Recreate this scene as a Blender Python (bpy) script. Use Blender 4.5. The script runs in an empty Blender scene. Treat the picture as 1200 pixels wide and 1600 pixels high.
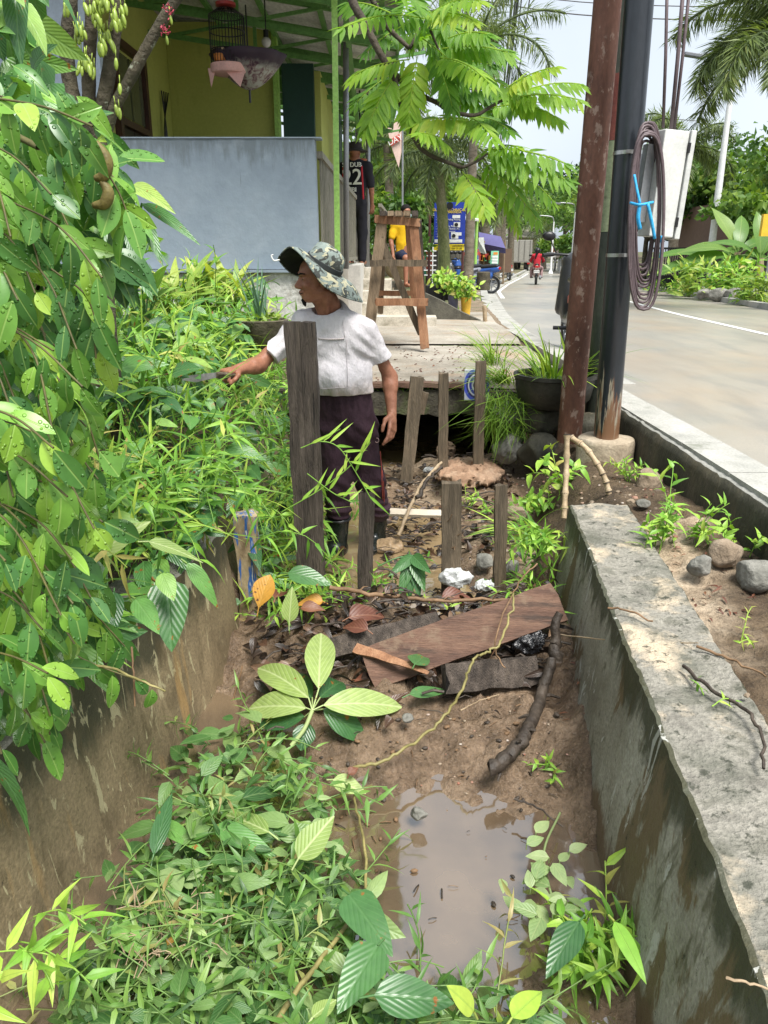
import bpy, math, random
import numpy as np
from mathutils import Vector, Matrix
S = bpy.context.scene
C = S.collection
rad = math.radians
# ---------------------------------------------------------------- camera
F, PITCH, CZ = 1220.0, rad(18.5), 1.80
cd = bpy.data.cameras.new('camera'); cam = bpy.data.objects.new('camera', cd); C.objects.link(cam)
cam.location = (0, 0, CZ); cam.rotation_euler = (rad(90) - PITCH, 0, 0)
cd.sensor_fit = 'VERTICAL'; cd.angle = 2 * math.atan(800 / F); cd.clip_start = .05; cd.clip_end = 2000
S.camera = cam
# ---------------------------------------------------------------- sky, sun, exposure
SUN_EL, SUN_AZ = rad(62), rad(150)          # azimuth clockwise from +Y: high, from behind the camera's right
w = bpy.data.worlds.new('World'); S.world = w; w.use_nodes = True
nt = w.node_tree; nt.nodes.clear()
sk = nt.nodes.new('ShaderNodeTexSky'); sk.sky_type = 'NISHITA'; sk.sun_disc = False
sk.sun_elevation = SUN_EL; sk.sun_rotation = SUN_AZ; sk.dust_density = 3.0; sk.air_density = 1.0; sk.ozone_density = 1.0
hs = nt.nodes.new('ShaderNodeHueSaturation'); hs.inputs['Saturation'].default_value = .30; hs.inputs['Value'].default_value = .85
nt.links.new(sk.outputs[0], hs.inputs['Color'])
tc = nt.nodes.new('ShaderNodeTexCoord'); cn = nt.nodes.new('ShaderNodeTexNoise'); cn.inputs['Scale'].default_value = 2.6
cn.inputs['Detail'].default_value = 6; nt.links.new(tc.outputs['Generated'], cn.inputs['Vector'])
cr = nt.nodes.new('ShaderNodeMapRange'); cr.inputs[1].default_value = .3; cr.inputs[2].default_value = .7
cr.inputs[3].default_value = .93; cr.inputs[4].default_value = 1.1
nt.links.new(cn.outputs[0], cr.inputs[0])
vm = nt.nodes.new('ShaderNodeVectorMath'); vm.operation = 'SCALE'
ov = nt.nodes.new('ShaderNodeMix'); ov.data_type = 'RGBA'; ov.inputs[0].default_value = .62; ov.inputs[7].default_value = (2.9, 3.3, 3.75, 1)     # the cloud sheet
nt.links.new(hs.outputs[0], ov.inputs[6]); nt.links.new(ov.outputs[2], vm.inputs[0]); nt.links.new(cr.outputs[0], vm.inputs['Scale'])
bg = nt.nodes.new('ShaderNodeBackground'); bg.inputs[1].default_value = .15
wo = nt.nodes.new('ShaderNodeOutputWorld')
nt.links.new(vm.outputs[0], bg.inputs[0]); nt.links.new(bg.outputs[0], wo.inputs[0])
sl = bpy.data.lights.new('sun', 'SUN'); sl.energy = 3.5; sl.angle = rad(24); sl.color = (1, .965, .91)
so = bpy.data.objects.new('sun', sl); C.objects.link(so)
so.rotation_euler = (rad(90) - SUN_EL, 0, -SUN_AZ + math.pi)
S.view_settings.view_transform = 'Standard'; S.view_settings.look = 'None'; S.view_settings.exposure = .95
S.view_settings.gamma = 1
# ---------------------------------------------------------------- pixel <-> place
cP, sP = math.cos(PITCH), math.sin(PITCH)
def ray(px, py):
    u, v = (px - 600) / F, (py - 800) / F
    return Vector((u, cP - v * sP, -sP - v * cP))
def at(px, py, Y):
    d = ray(px, py); d = d * (Y / d.y); return Vector((d.x, d.y, CZ + d.z))
def on(px, py, z):
    d = ray(px, py); d = d * ((z - CZ) / d.z); return Vector((d.x, d.y, z))
def ms(px, p):      # metres covered by px photo pixels at place p
    return px * (p[1] * cP - (p[2] - CZ) * sP) / F
R = random.Random(7)
NR = np.random.default_rng(11)
def lerp(a, b, t): return a + (b - a) * t
def sstep(a, b, x):
    t = np.clip((x - a) / (b - a), 0, 1); return t * t * (3 - 2 * t)
# cheap smooth noise, vectorised (value noise by hashed lattice)
def vnoise(p, s=1.0, seed=0):
    q = np.asarray(p, float) * s
    i = np.floor(q).astype(np.int64); f = q - i; f = f * f * (3 - 2 * f)
    def h(ix, iy, iz):
        n = (ix * 374761393 + iy * 668265263 + iz * 2147483647 + seed * 974711) & 0xffffffff
        n = ((n ^ (n >> 13)) * 1274126177) & 0xffffffff
        return ((n ^ (n >> 16)) & 0xffff) / 65535.0
    r = 0
    for dx in (0, 1):
        for dy in (0, 1):
            for dz in (0, 1):
                wgt = (f[..., 0] if dx else 1 - f[..., 0]) * (f[..., 1] if dy else 1 - f[..., 1]) * (f[..., 2] if dz else 1 - f[..., 2])
                r = r + wgt * h(i[..., 0] + dx, i[..., 1] + dy, i[..., 2] + dz)
    return r * 2 - 1
def fbm(p, s=1.0, o=4, seed=0):
    r = 0; a = 1
    for k in range(o):
        r = r + a * vnoise(p, s * 2 ** k, seed + k); a *= .5
    return r
# ---------------------------------------------------------------- objects
def wloc(o):
    v = Vector((0, 0, 0))
    while o is not None: v += o.location; o = o.parent
    return v
def tag(o, label=None, cat=None, group=None, kind=None):
    if label: o['label'] = label
    if cat: o['category'] = cat
    if group: o['group'] = group
    if kind: o['kind'] = kind
    return o
def thing(name, label, cat, loc, group=None):
    o = bpy.data.objects.new(name, None); C.objects.link(o); o.location = loc; o.empty_display_size = .1
    return tag(o, label, cat, group)
def link_mesh(name, me, mat, parent, base=None):
    n = len(me.vertices); co = np.empty(n * 3, np.float32); me.vertices.foreach_get('co', co); co = co.reshape(-1, 3)
    if parent is None:
        lo, hi = co.min(0), co.max(0)
        org = np.array([(lo[0] + hi[0]) / 2, (lo[1] + hi[1]) / 2, lo[2]]) if base is None else np.array(base)
        loc = org
    else:
        pw = np.array(wloc(parent)); lo, hi = co.min(0), co.max(0)
        org = np.array([(lo[0] + hi[0]) / 2, (lo[1] + hi[1]) / 2, lo[2]]) if base is None else np.array(base)
        loc = org - pw
    co -= org.astype(np.float32); me.vertices.foreach_set('co', co.ravel()); me.update()
    for m in (mat if isinstance(mat, (list, tuple)) else [mat]): me.materials.append(m)
    o = bpy.data.objects.new(name, me); C.objects.link(o); o.location = loc
    if parent is not None: o.parent = parent
    return o
def np_mesh(name, V, Q, uv=None, rnd=None, smooth=True, mi=None):
    V = np.asarray(V, np.float32); Q = np.asarray(Q, np.int32); k = Q.shape[1]
    me = bpy.data.meshes.new(name)
    me.vertices.add(len(V)); me.vertices.foreach_set('co', V.ravel())
    me.loops.add(Q.size); me.loops.foreach_set('vertex_index', Q.ravel())
    me.polygons.add(len(Q)); me.polygons.foreach_set('loop_start', np.arange(0, Q.size, k, dtype=np.int32))
    me.polygons.foreach_set('use_smooth', np.full(len(Q), smooth))
    if mi is not None: me.polygons.foreach_set('material_index', np.asarray(mi, np.int32))
    if uv is not None:
        l = me.uv_layers.new(name='UVMap'); l.data.foreach_set('uv', np.asarray(uv, np.float32)[Q.ravel()].ravel())
    if rnd is not None:
        a = me.attributes.new('rnd', 'FLOAT', 'POINT'); a.data.foreach_set('value', np.asarray(rnd, np.float32))
    me.update(calc_edges=True); me.validate()
    return me
def frame(d, hint=(0, 0, 1)):
    d = Vector(d).normalized(); h = Vector(hint)
    if abs(d.dot(h)) > .98: h = Vector((1, 0, 0))
    x = d.cross(h).normalized(); y = x.cross(d).normalized()
    return x, y, d
class MB:
    def __init__(s): s.v = []; s.f = []; s.m = []; s.cur = 0; s.rn = []; s.r = 0.5
    def _add(s, vs, fs):
        b = len(s.v); s.v += [tuple(p) for p in vs]; s.rn += [s.r] * len(vs)
        for f in fs: s.f.append(tuple(i + b for i in f)); s.m.append(s.cur)
        return s
    def box(s, c, size, rot=None, taper=1.0):
        M = rot.to_3x3() if isinstance(rot, Matrix) else (Matrix.Rotation(rot, 3, 'Z') if rot else Matrix.Identity(3))
        c = Vector(c); vs = []
        for z in (-.5, .5):
            t = taper if z > 0 else 1
            for x, y in ((-.5, -.5), (.5, -.5), (.5, .5), (-.5, .5)):
                vs.append(c + M @ Vector((x * size[0] * t, y * size[1] * t, z * size[2])))
        return s._add(vs, [(3, 2, 1, 0), (4, 5, 6, 7), (0, 1, 5, 4), (1, 2, 6, 5), (2, 3, 7, 6), (3, 0, 4, 7)])
    def bar(s, a, b, wd, th, hint=(0, 0, 1), n=1, amp=0, seed=0, taper=1.0):
        # rectangular bar a->b, wd across, th along hint; n segments with wear
        a, b = Vector(a), Vector(b); x, y, d = frame(b - a, hint); L = (b - a).length
        ring = []
        nw = 1 if amp == 0 else max(2, int(3)); 
        pr = []
        for i in range(nw): pr.append((-.5 + i / nw, -.5))
        for i in range(nw): pr.append((.5, -.5 + i / nw))
        for i in range(nw): pr.append((.5 - i / nw, .5))
        for i in range(nw): pr.append((-.5, .5 - i / nw))
        vs = []; k = len(pr)
        for j in range(n + 1):
            t = j / n; tp = lerp(1, taper, t)
            for (p, q) in pr: vs.append(a + d * (L * t) + x * (p * wd * tp) + y * (q * th * tp))
        if amp:
            A = np.array(vs); dn = np.stack([fbm(A, 9, 3, seed), fbm(A, 9, 3, seed + 5), fbm(A, 9, 3, seed + 9)], 1) * amp
            A = A + dn
            jag = fbm(A, 40, 2, seed + 3) * amp * 2.2
            A[:k] += np.array(d) * jag[:k, None]; A[-k:] += np.array(d) * jag[-k:, None]
            vs = [Vector(p) for p in A]
        fs = []
        for j in range(n):
            for i in range(k):
                fs.append((j * k + i, j * k + (i + 1) % k, (j + 1) * k + (i + 1) % k, (j + 1) * k + i))
        fs.append(tuple(range(k))[::-1]); fs.append(tuple(n * k + i for i in range(k)))
        return s._add(vs, fs)
    def tube(s, pts, r, n=8, cap=True):
        pts = [Vector(p) for p in pts]; rs = r if isinstance(r, (list, tuple)) else [r] * len(pts)
        vs = []; px = None
        for i, p in enumerate(pts):
            d = (pts[min(i + 1, len(pts) - 1)] - pts[max(i - 1, 0)])
            if d.length < 1e-9: d = Vector((0, 0, 1))
            d.normalize()
            if px is None: px, py, _ = frame(d)
            else:
                px = (px - d * px.dot(d))
                if px.length < 1e-6: px, py, _ = frame(d)
                px.normalize(); py = px.cross(d)
            for k in range(n):
                a = 2 * math.pi * k / n; vs.append(p + (px * math.cos(a) + py * math.sin(a)) * rs[i])
        fs = []
        for i in range(len(pts) - 1):
            for k in range(n):
                fs.append((i * n + k, i * n + (k + 1) % n, (i + 1) * n + (k + 1) % n, (i + 1) * n + k))
        if cap:
            fs.append(tuple(range(n))[::-1]); fs.append(tuple((len(pts) - 1) * n + k for k in range(n)))
        return s._add(vs, fs)
    def lathe(s, prof, c=(0, 0, 0), n=24, M=None, sq=1.0, cap=True):
        c = Vector(c); M = M or Matrix.Identity(3); vs = []; fs = []
        for (r, z) in prof:
            for k in range(n):
                a = 2 * math.pi * k / n; vs.append(c + M @ Vector((r * math.cos(a), r * math.sin(a) * sq, z)))
        for i in range(len(prof) - 1):
            for k in range(n): fs.append((i * n + k, i * n + (k + 1) % n, (i + 1) * n + (k + 1) % n, (i + 1) * n + k))
        if cap: fs.append(tuple(range(n))[::-1]); fs.append(tuple((len(prof) - 1) * n + k for k in range(n)))
        return s._add(vs, fs)
    def poly(s, pts, ext):
        pts = [Vector(p) for p in pts]; e = Vector(ext); n = len(pts)
        fs = [tuple(range(n))[::-1], tuple(range(n, 2 * n))] + [(i, (i + 1) % n, n + (i + 1) % n, n + i) for i in range(n)]
        return s._add(pts + [p + e for p in pts], fs)
    def quad(s, *p): return s._add(p, [tuple(range(len(p)))])
    def ball(s, c, r, n=10, M=None):
        rx, ry, rz = (r, r, r) if not isinstance(r, (tuple, list)) else r
        M = M or Matrix.Identity(3); c = Vector(c); m = max(4, n // 2 + 1); vs = []; fs = []
        for i in range(m + 1):
            t = math.pi * i / m
            for k in range(n):
                a = 2 * math.pi * k / n
                vs.append(c + M @ Vector((rx * math.sin(t) * math.cos(a), ry * math.sin(t) * math.sin(a), -rz * math.cos(t))))
        for i in range(m):
            for k in range(n): fs.append((i * n + k, i * n + (k + 1) % n, (i + 1) * n + (k + 1) % n, (i + 1) * n + k))
        return s._add(vs, fs)
    def build(s, name, mat, parent=None, smooth=False, bevel=0, base=None, auto=None):
        me = bpy.data.meshes.new(name); me.from_pydata(s.v, [], s.f)
        me.polygons.foreach_set('material_index', s.m)
        a = me.attributes.new('rnd', 'FLOAT', 'POINT'); a.data.foreach_set('value', np.array(s.rn, np.float32))
        me.update()
        if smooth:
            me.polygons.foreach_set('use_smooth', [True] * len(me.polygons))
            if auto: me.set_sharp_from_angle(angle=rad(auto))
        o = link_mesh(name, me, mat, parent, base)
        if bevel:
            b = o.modifiers.new('bevel', 'BEVEL'); b.width = bevel; b.segments = 2; b.limit_method = 'ANGLE'; b.angle_limit = rad(40)
        return o
def children(o): return list(o.children)
def copy_tree(o, parent=None):
    c = o.copy(); C.objects.link(c)
    if parent is not None: c.parent = parent
    for ch in children(o): copy_tree(ch, c)
    return c
# curve through points (Catmull-Rom)
def spline(pts, n=8):
    P = [Vector(p) for p in pts]; P = [P[0] * 2 - P[1]] + P + [P[-1] * 2 - P[-2]]; out = []
    for i in range(1, len(P) - 2):
        for k in range(n):
            t = k / n; a, b, c, d = P[i - 1], P[i], P[i + 1], P[i + 2]
            out.append(.5 * ((2 * b) + (c - a) * t + (2 * a - 5 * b + 4 * c - d) * t * t + (3 * b - a - 3 * c + d) * t ** 3))
    out.append(P[-2]); return out
# ---------------------------------------------------------------- leaves
SHAPES = {
    'ovate': lambda s: np.sin(np.pi * s ** .75) ** .8 * (1 - .25 * s),
    'ellip': lambda s: np.sin(np.pi * s ** .95) ** .75,
    'lance': lambda s: np.sin(np.pi * s ** .6) ** .9 * (1 - .35 * s),
    'obov': lambda s: np.sin(np.pi * s ** 1.35) ** .8,
    'heart': lambda s: np.clip(np.where(s < .12, .55 + 3.2 * s, 1.02 * np.cos((s - .16) / .84 * np.pi / 2) ** .8), 0, 1),
    'blade': lambda s: (1 - s) ** .55 * np.clip(.45 + s * 4, 0, 1),
}
def leaf_arrays(B, D, N, L, Wd, shape='ovate', nseg=5, droop=0.0, fold=.25, rnd=None, wave=0.0, tip=.03, seed=0):
    B, D, N = (np.asarray(x, float) for x in (B, D, N)); n = len(B)
    L = np.broadcast_to(np.asarray(L, float), (n,)); Wd = np.broadcast_to(np.asarray(Wd, float), (n,))
    droop = np.broadcast_to(np.asarray(droop, float), (n,)); fold = np.broadcast_to(np.asarray(fold, float), (n,))
    D = D / (np.linalg.norm(D, axis=1, keepdims=True) + 1e-9)
    Sd = np.cross(D, N); Sd /= (np.linalg.norm(Sd, axis=1, keepdims=True) + 1e-9); Nn = np.cross(Sd, D)
    s = np.linspace(0, 1, nseg + 1); wv = np.maximum(SHAPES[shape](np.clip(s, 1e-4, 1)), tip); wv[0] = max(wv[0] * .5, tip)
    wv[-1] = tip * .6
    rng = np.random.default_rng(seed + 3)
    ph = rng.random(n) * 6.28
    V = np.zeros((n, nseg + 1, 3, 3)); UV = np.zeros((n, nseg + 1, 3, 2))
    for j in range(nseg + 1):
        cen = B + D * (L * s[j])[:, None] - Nn * (droop * L * s[j] ** 2)[:, None]
        cen[:, 2] -= .15 * np.abs(droop) * L * s[j] ** 2
        hw = Wd * .5 * wv[j]
        wob = wave * Wd * np.sin(s[j] * 9 + ph)
        V[:, j, 1] = cen
        V[:, j, 0] = cen - Sd * hw[:, None] + Nn * (fold * hw + wob)[:, None]
        V[:, j, 2] = cen + Sd * hw[:, None] + Nn * (fold * hw - wob * .7)[:, None]
        UV[:, j, :, 0] = s[j]; UV[:, j, 0, 1] = .5 - .5 * wv[j]; UV[:, j, 1, 1] = .5; UV[:, j, 2, 1] = .5 + .5 * wv[j]
    k = (nseg + 1) * 3
    q = []
    for j in range(nseg):
        for c in (0, 1): q.append((j * 3 + c, j * 3 + c + 1, j * 3 + 3 + c + 1, j * 3 + 3 + c))
    q = np.array(q); Q = (q[None] + (np.arange(n) * k)[:, None, None]).reshape(-1, 4)
    rnd = rng.random(n) if rnd is None else np.broadcast_to(np.asarray(rnd, float), (n,))
    return V.reshape(-1, 3), Q, UV.reshape(-1, 2), np.repeat(rnd, k)
class LB:       # collects batches of leaves, then one mesh
    def __init__(s): s.V = []; s.Q = []; s.U = []; s.r = []; s.n = 0
    def add(s, *a, **k):
        V, Q, U, r = leaf_arrays(*a, **k); s.V.append(V); s.Q.append(Q + s.n); s.U.append(U); s.r.append(r); s.n += len(V); return s
    def stem(s, pts, r, rnd=.3, n=4):
        m = MB(); m.tube(pts, r, n, cap=False)
        s.V.append(np.array(m.v)); s.Q.append(np.array(m.f) + s.n); s.U.append(np.full((len(m.v), 2), .5)); s.r.append(np.full(len(m.v), rnd)); s.n += len(m.v); return s
    def build(s, name, mat, parent=None, base=None):
        me = np_mesh(name, np.concatenate(s.V), np.concatenate(s.Q), np.concatenate(s.U), np.concatenate(s.r))
        return link_mesh(name, me, mat, parent, base)
def rvec(n, zmin=-1, zmax=1):
    a = NR.random(n) * 6.2832; z = zmin + (zmax - zmin) * NR.random(n); q = np.sqrt(np.maximum(0, 1 - z * z))
    return np.stack([np.cos(a) * q, np.sin(a) * q, z], 1)
# ---------------------------------------------------------------- signed-distance bodies meshed by surface nets
class SDF:
    def __init__(s, lo, hi, res):
        s.lo = np.array(lo, float); s.res = res; s.n = np.ceil((np.array(hi) - s.lo) / res).astype(int) + 1
        s.D = np.full(s.n, 1.0, np.float32)
    def _win(s, lo, hi, pad):
        a = np.clip(((np.array(lo) - pad - s.lo) / s.res).astype(int), 0, s.n); b = np.clip(((np.array(hi) + pad - s.lo) / s.res).astype(int) + 2, 0, s.n)
        if (b <= a).any(): return None, None
        g = np.meshgrid(*[s.lo[i] + s.res * np.arange(a[i], b[i]) for i in range(3)], indexing='ij')
        return tuple(slice(a[i], b[i]) for i in range(3)), np.stack(g, -1)
    def _mix(s, sl, d, k, op):
        A = s.D[sl]
        if op == 'u':
            h = np.clip(.5 + .5 * (A - d) / max(k, 1e-5), 0, 1); s.D[sl] = A * (1 - h) + d * h - k * h * (1 - h)
        else:
            h = np.clip(.5 - .5 * (A + d) / max(k, 1e-5), 0, 1); s.D[sl] = A * (1 - h) - d * h + k * h * (1 - h)
    def seg(s, p0, p1, r0, r1, k=.02, op='u', flat=None, flatcap=False):
        p0, p1 = np.array(p0, float), np.array(p1, float); rm = max(r0, r1) * 1.0
        sl, g = s._win(np.minimum(p0, p1), np.maximum(p0, p1), rm + k + 3 * s.res)
        if sl is None: return s
        d = p1 - p0; L2 = d @ d; q = g - p0; t0 = (q @ d) / L2; t = np.clip(t0, 0, 1)
        v = q - t[..., None] * d
        if flat is not None:
            n = np.array(flat[0], float); n /= np.linalg.norm(n); f = flat[1]
            v = v + n * ((v @ n) * (f - 1))[..., None]
        dist = np.linalg.norm(v, axis=-1) - (r0 + (r1 - r0) * t)
        if flatcap: dist = np.maximum(dist, np.abs(t0 - .5) * math.sqrt(L2) - .5 * math.sqrt(L2))
        s._mix(sl, dist.astype(np.float32), k, op); return s
    def ell(s, c, r, ax=None, k=.02, op='u'):
        c = np.array(c, float); r = np.array(r, float); m = r.max()
        sl, g = s._win(c - m, c + m, k + 3 * s.res)
        if sl is None: return s
        q = g - c
        if ax is not None: q = q @ np.array([list(a) for a in ax]).T
        n = np.linalg.norm(q / r, axis=-1); n2 = np.linalg.norm(q / (r * r), axis=-1) + 1e-6
        s._mix(sl, (n * (n - 1) / n2).astype(np.float32), k, op); return s
    def cut(s, p, n):           # remove the half space in direction n
        g = np.meshgrid(*[s.lo[i] + s.res * np.arange(s.n[i]) for i in range(3)], indexing='ij', sparse=True)
        n = np.array(n, float); n /= np.linalg.norm(n)
        s.D = np.maximum(s.D, (sum((g[i] - p[i]) * n[i] for i in range(3))).astype(np.float32)); return s
    def noise(s, amp, sc, o=2, seed=0, stretch=(1, 1, 1)):
        m = np.abs(s.D) < .05; idx = np.argwhere(m); p = (s.lo + idx * s.res) * np.array(stretch)
        s.D[m] += (amp * fbm(p, sc, o, seed)).astype(np.float32); return s
    def func(s, fn, band=.06):
        m = np.abs(s.D) < band; idx = np.argwhere(m); p = s.lo + idx * s.res
        s.D[m] += fn(p).astype(np.float32); return s
    def mesh(s, name):
        D = s.D; I = D < 0; nx, ny, nz = D.shape
        c = np.zeros((nx - 1, ny - 1, nz - 1), np.int8)
        for dx in (0, 1):
            for dy in (0, 1):
                for dz in (0, 1): c += I[dx:nx - 1 + dx, dy:ny - 1 + dy, dz:nz - 1 + dz]
        act = (c > 0) & (c < 8); idx = np.argwhere(act)
        vid = np.full(act.shape, -1, np.int32); vid[act] = np.arange(len(idx))
        cor = np.array([(a, b, e) for a in (0, 1) for b in (0, 1) for e in (0, 1)])
        dv = np.stack([D[idx[:, 0] + o[0], idx[:, 1] + o[1], idx[:, 2] + o[2]] for o in cor], 1)
        acc = np.zeros((len(idx), 3)); cnt = np.zeros(len(idx))
        for i in range(8):
            for j in range(i + 1, 8):
                if np.abs(cor[i] - cor[j]).sum() != 1: continue
                a, b = dv[:, i], dv[:, j]; x = (a < 0) != (b < 0); t = np.where(x, a / np.where(a == b, 1, a - b), 0)
                acc += np.where(x[:, None], cor[i] + t[:, None] * (cor[j] - cor[i]), 0); cnt += x
        V = s.lo + (idx + acc / cnt[:, None]) * s.res
        Q = []
        for ax in range(3):
            o = [ax, (ax + 1) % 3, (ax + 2) % 3]
            A = np.moveaxis(I, o, (0, 1, 2)); M = np.moveaxis(vid, o, (0, 1, 2))
            x = A[:-1, 1:-1, 1:-1] != A[1:, 1:-1, 1:-1]; e = np.argwhere(x); fl = A[:-1, 1:-1, 1:-1][x]
            i, j, k = e[:, 0], e[:, 1] + 1, e[:, 2] + 1
            q = np.stack([M[i, j - 1, k - 1], M[i, j, k - 1], M[i, j, k], M[i, j - 1, k]], 1)
            q = np.where(fl[:, None], q, q[:, ::-1]); Q.append(q)
        return np_mesh(name, V, np.concatenate(Q))
# ---------------------------------------------------------------- materials
class NG:
    def __init__(s, name):
        s.m = bpy.data.materials.new(name); s.m.use_nodes = True; s.t = s.m.node_tree; s.t.nodes.clear()
        s.out = s.t.nodes.new('ShaderNodeOutputMaterial')
    def n(s, ty, **k):
        x = s.t.nodes.new('ShaderNode' + ty)
        for a, b in k.items():
            if a.startswith('i_'): x.inputs[a[2:].replace('_', ' ')].default_value = b
            else: setattr(x, a, b)
        return x
    def l(s, a, b): s.t.links.new(a, b)
    def coord(s, kind='Object', stretch=(1, 1, 1)):
        if kind == 'Position': o = s.n('NewGeometry').outputs['Position']
        else: o = s.n('TexCoord').outputs[kind]
        if tuple(stretch) != (1, 1, 1):
            mp = s.n('VectorMath', operation='MULTIPLY'); mp.inputs[1].default_value = stretch; s.l(o, mp.inputs[0]); o = mp.outputs[0]
        return o
    def noise(s, co, scale, detail=5, rough=.6, dist=0.0):
        x = s.n('TexNoise'); x.inputs['Scale'].default_value = scale; x.inputs['Detail'].default_value = detail
        x.inputs['Roughness'].default_value = rough; x.inputs['Distortion'].default_value = dist; s.l(co, x.inputs['Vector']); return x.outputs[0]
    def rng(s, v, a, b, c=0.0, d=1.0, smooth=False):
        x = s.n('MapRange'); x.interpolation_type = 'SMOOTHSTEP' if smooth else 'LINEAR'
        for i, q in enumerate((a, b, c, d)): x.inputs[i + 1].default_value = q
        s.l(v, x.inputs[0]); return x.outputs[0]
    def ramp(s, v, cols, lo=.3, hi=.7):
        x = s.n('ValToRGB'); e = x.color_ramp.elements
        while len(e) < len(cols): e.new(.5)
        for i, c in enumerate(cols):
            e[i].position = lo + (hi - lo) * i / max(1, len(cols) - 1); e[i].color = (*c, 1)
        s.l(v, x.inputs[0]); return x.outputs[0]
    def mix(s, f, a, b, mode='MIX'):
        x = s.n('Mix', data_type='RGBA', blend_type=mode)
        if isinstance(f, (int, float)): x.inputs[0].default_value = f
        else: s.l(f, x.inputs[0])
        for q, i in ((a, 6), (b, 7)):
            if isinstance(q, tuple): x.inputs[i].default_value = (*q, 1)
            else: s.l(q, x.inputs[i])
        return x.outputs[2]
    def math(s, op, a, b=None):
        x = s.n('Math', operation=op)
        for q, i in ((a, 0), (b, 1)):
            if q is None: continue
            if isinstance(q, (int, float)): x.inputs[i].default_value = q
            else: s.l(q, x.inputs[i])
        return x.outputs[0]
    def bump(s, h, strength=.3, dist=.01, prev=None):
        x = s.n('Bump'); x.inputs['Strength'].default_value = strength; x.inputs['Distance'].default_value = dist; s.l(h, x.inputs['Height'])
        if prev is not None: s.l(prev, x.inputs['Normal'])
        return x.outputs[0]
    def sep(s, co):
        x = s.n('SeparateXYZ'); s.l(co, x.inputs[0]); return x.outputs
    def pbr(s, col, rough=.7, normal=None, metal=0.0, spec=.5, **k):
        x = s.n('BsdfPrincipled')
        for q, nm in ((col, 'Base Color'), (rough, 'Roughness')):
            if isinstance(q, tuple): x.inputs[nm].default_value = (*q, 1)
            elif isinstance(q, (int, float)): x.inputs[nm].default_value = q
            else: s.l(q, x.inputs[nm])
        x.inputs['Metallic'].default_value = metal; x.inputs['Specular IOR Level'].default_value = spec
        if normal is not None: s.l(normal, x.inputs['Normal'])
        for a, b in k.items(): x.inputs[a.replace('_', ' ')].default_value = b
        return x
    def done(s, x): s.l(x.outputs[0], s.out.inputs[0]); return s.m
def surf(name, cols, scale=6, rough=.75, bump=.25, bscale=40, bdist=.01, stretch=(1, 1, 1), kind='Object', metal=0.0, spec=.4, layers=(), lo=.32, hi=.68, vary=.25, **k):
    """noise-mixed colours + fine grain + bump; layers: dict(col, scale, stretch, lo, hi, z=(z0,z1) fades in with height)"""
    g = NG(name); co = g.coord(kind, stretch)
    c = g.ramp(g.noise(co, scale, 6), [tuple(q) for q in cols], lo, hi) if len(cols) > 1 else tuple(cols[0])
    fine = g.noise(co, bscale, 4)
    if vary: c = g.mix(1.0, c, g.ramp(fine, [(1 - vary,) * 3, (1 + vary * .6,) * 3], .3, .7), 'MULTIPLY')
    for L in layers:
        m = g.noise(g.coord(L.get('kind', kind), L.get('stretch', (1, 1, 1))), L.get('scale', 5), 6, .65, L.get('dist', 0))
        if 'z' in L:
            z = g.sep(g.coord(L.get('zk', kind)))[L.get('ax', 2)]
            m = g.math('ADD', m, g.rng(z, L['z'][0], L['z'][1], -.5 * L.get('zw', 1), .3 * L.get('zw', 1)))
        c = g.mix(g.math('MULTIPLY', g.rng(m, L['lo'], L['hi']), L.get('a', 1.0)), c, tuple(L['col']))
    nb = g.bump(fine, bump, bdist) if bump else None
    return g.done(g.pbr(c, rough, nb, metal, spec, **k))
def leaf_mat(name, cols, vein=9, rough=.38, veincol=(.30, .42, .12), va=.5, trans=.35, drops=0, spots=0, spec=.5, slant=1.1, bump=.35, rust=(.25, .10, .02)):
    g = NG(name); at_ = g.n('Attribute', attribute_name='rnd').outputs['Fac']
    uv = g.n('UVMap').outputs[0]; x, y, _ = g.sep(uv)
    c = g.ramp(at_, cols, .0, 1.0)
    d = g.math('ABSOLUTE', g.math('SUBTRACT', y, .5))
    mid = g.rng(d, .012, .05, 1, 0)
    nf = g.noise(g.coord('Object'), 30, 3); c = g.mix(.55, c, g.ramp(nf, [(.72, .74, .7), (1.22, 1.2, 1.1)], .3, .7), 'MULTIPLY')
    if vein:
        ph = g.math('MULTIPLY', g.math('SUBTRACT', x, g.math('MULTIPLY', d, slant)), vein * 6.2832)
        sv = g.math('SINE', ph); side = g.rng(sv, .72, 1.0)
        vm = g.math('MAXIMUM', mid, g.math('MULTIPLY', side, .6))
        h = g.math('SUBTRACT', g.math('MULTIPLY', sv, -.25), mid)
    else: vm = mid; h = g.math('MULTIPLY', mid, -1)
    c = g.mix(g.math('MULTIPLY', vm, va), c, veincol)
    if spots:
        s = g.noise(g.coord('Object'), 26, 4); c = g.mix(g.rng(s, .72 - spots * .1, .76 - spots * .1), c, rust)
    nb = g.bump(h, bump, .004)
    if drops:
        vo = g.n('TexVoronoi', feature='F1'); vo.inputs['Scale'].default_value = drops; g.l(g.coord('Object'), vo.inputs['Vector'])
        dr = g.rng(vo.outputs['Distance'], .16, .30, 1, 0, True); nb = g.bump(dr, .8, .004, nb)
    p = g.pbr(c, rough, nb, 0, spec)
    if trans:
        tr = g.n('BsdfTranslucent'); tcol = g.mix(1.0, c, (1.5, 1.6, .55), 'MULTIPLY'); g.l(tcol, tr.inputs[0])
        mx = g.n('MixShader'); mx.inputs[0].default_value = trans; g.l(p.outputs[0], mx.inputs[1]); g.l(tr.outputs[0], mx.inputs[2])
        return g.done(mx)
    return g.done(p)
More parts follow.
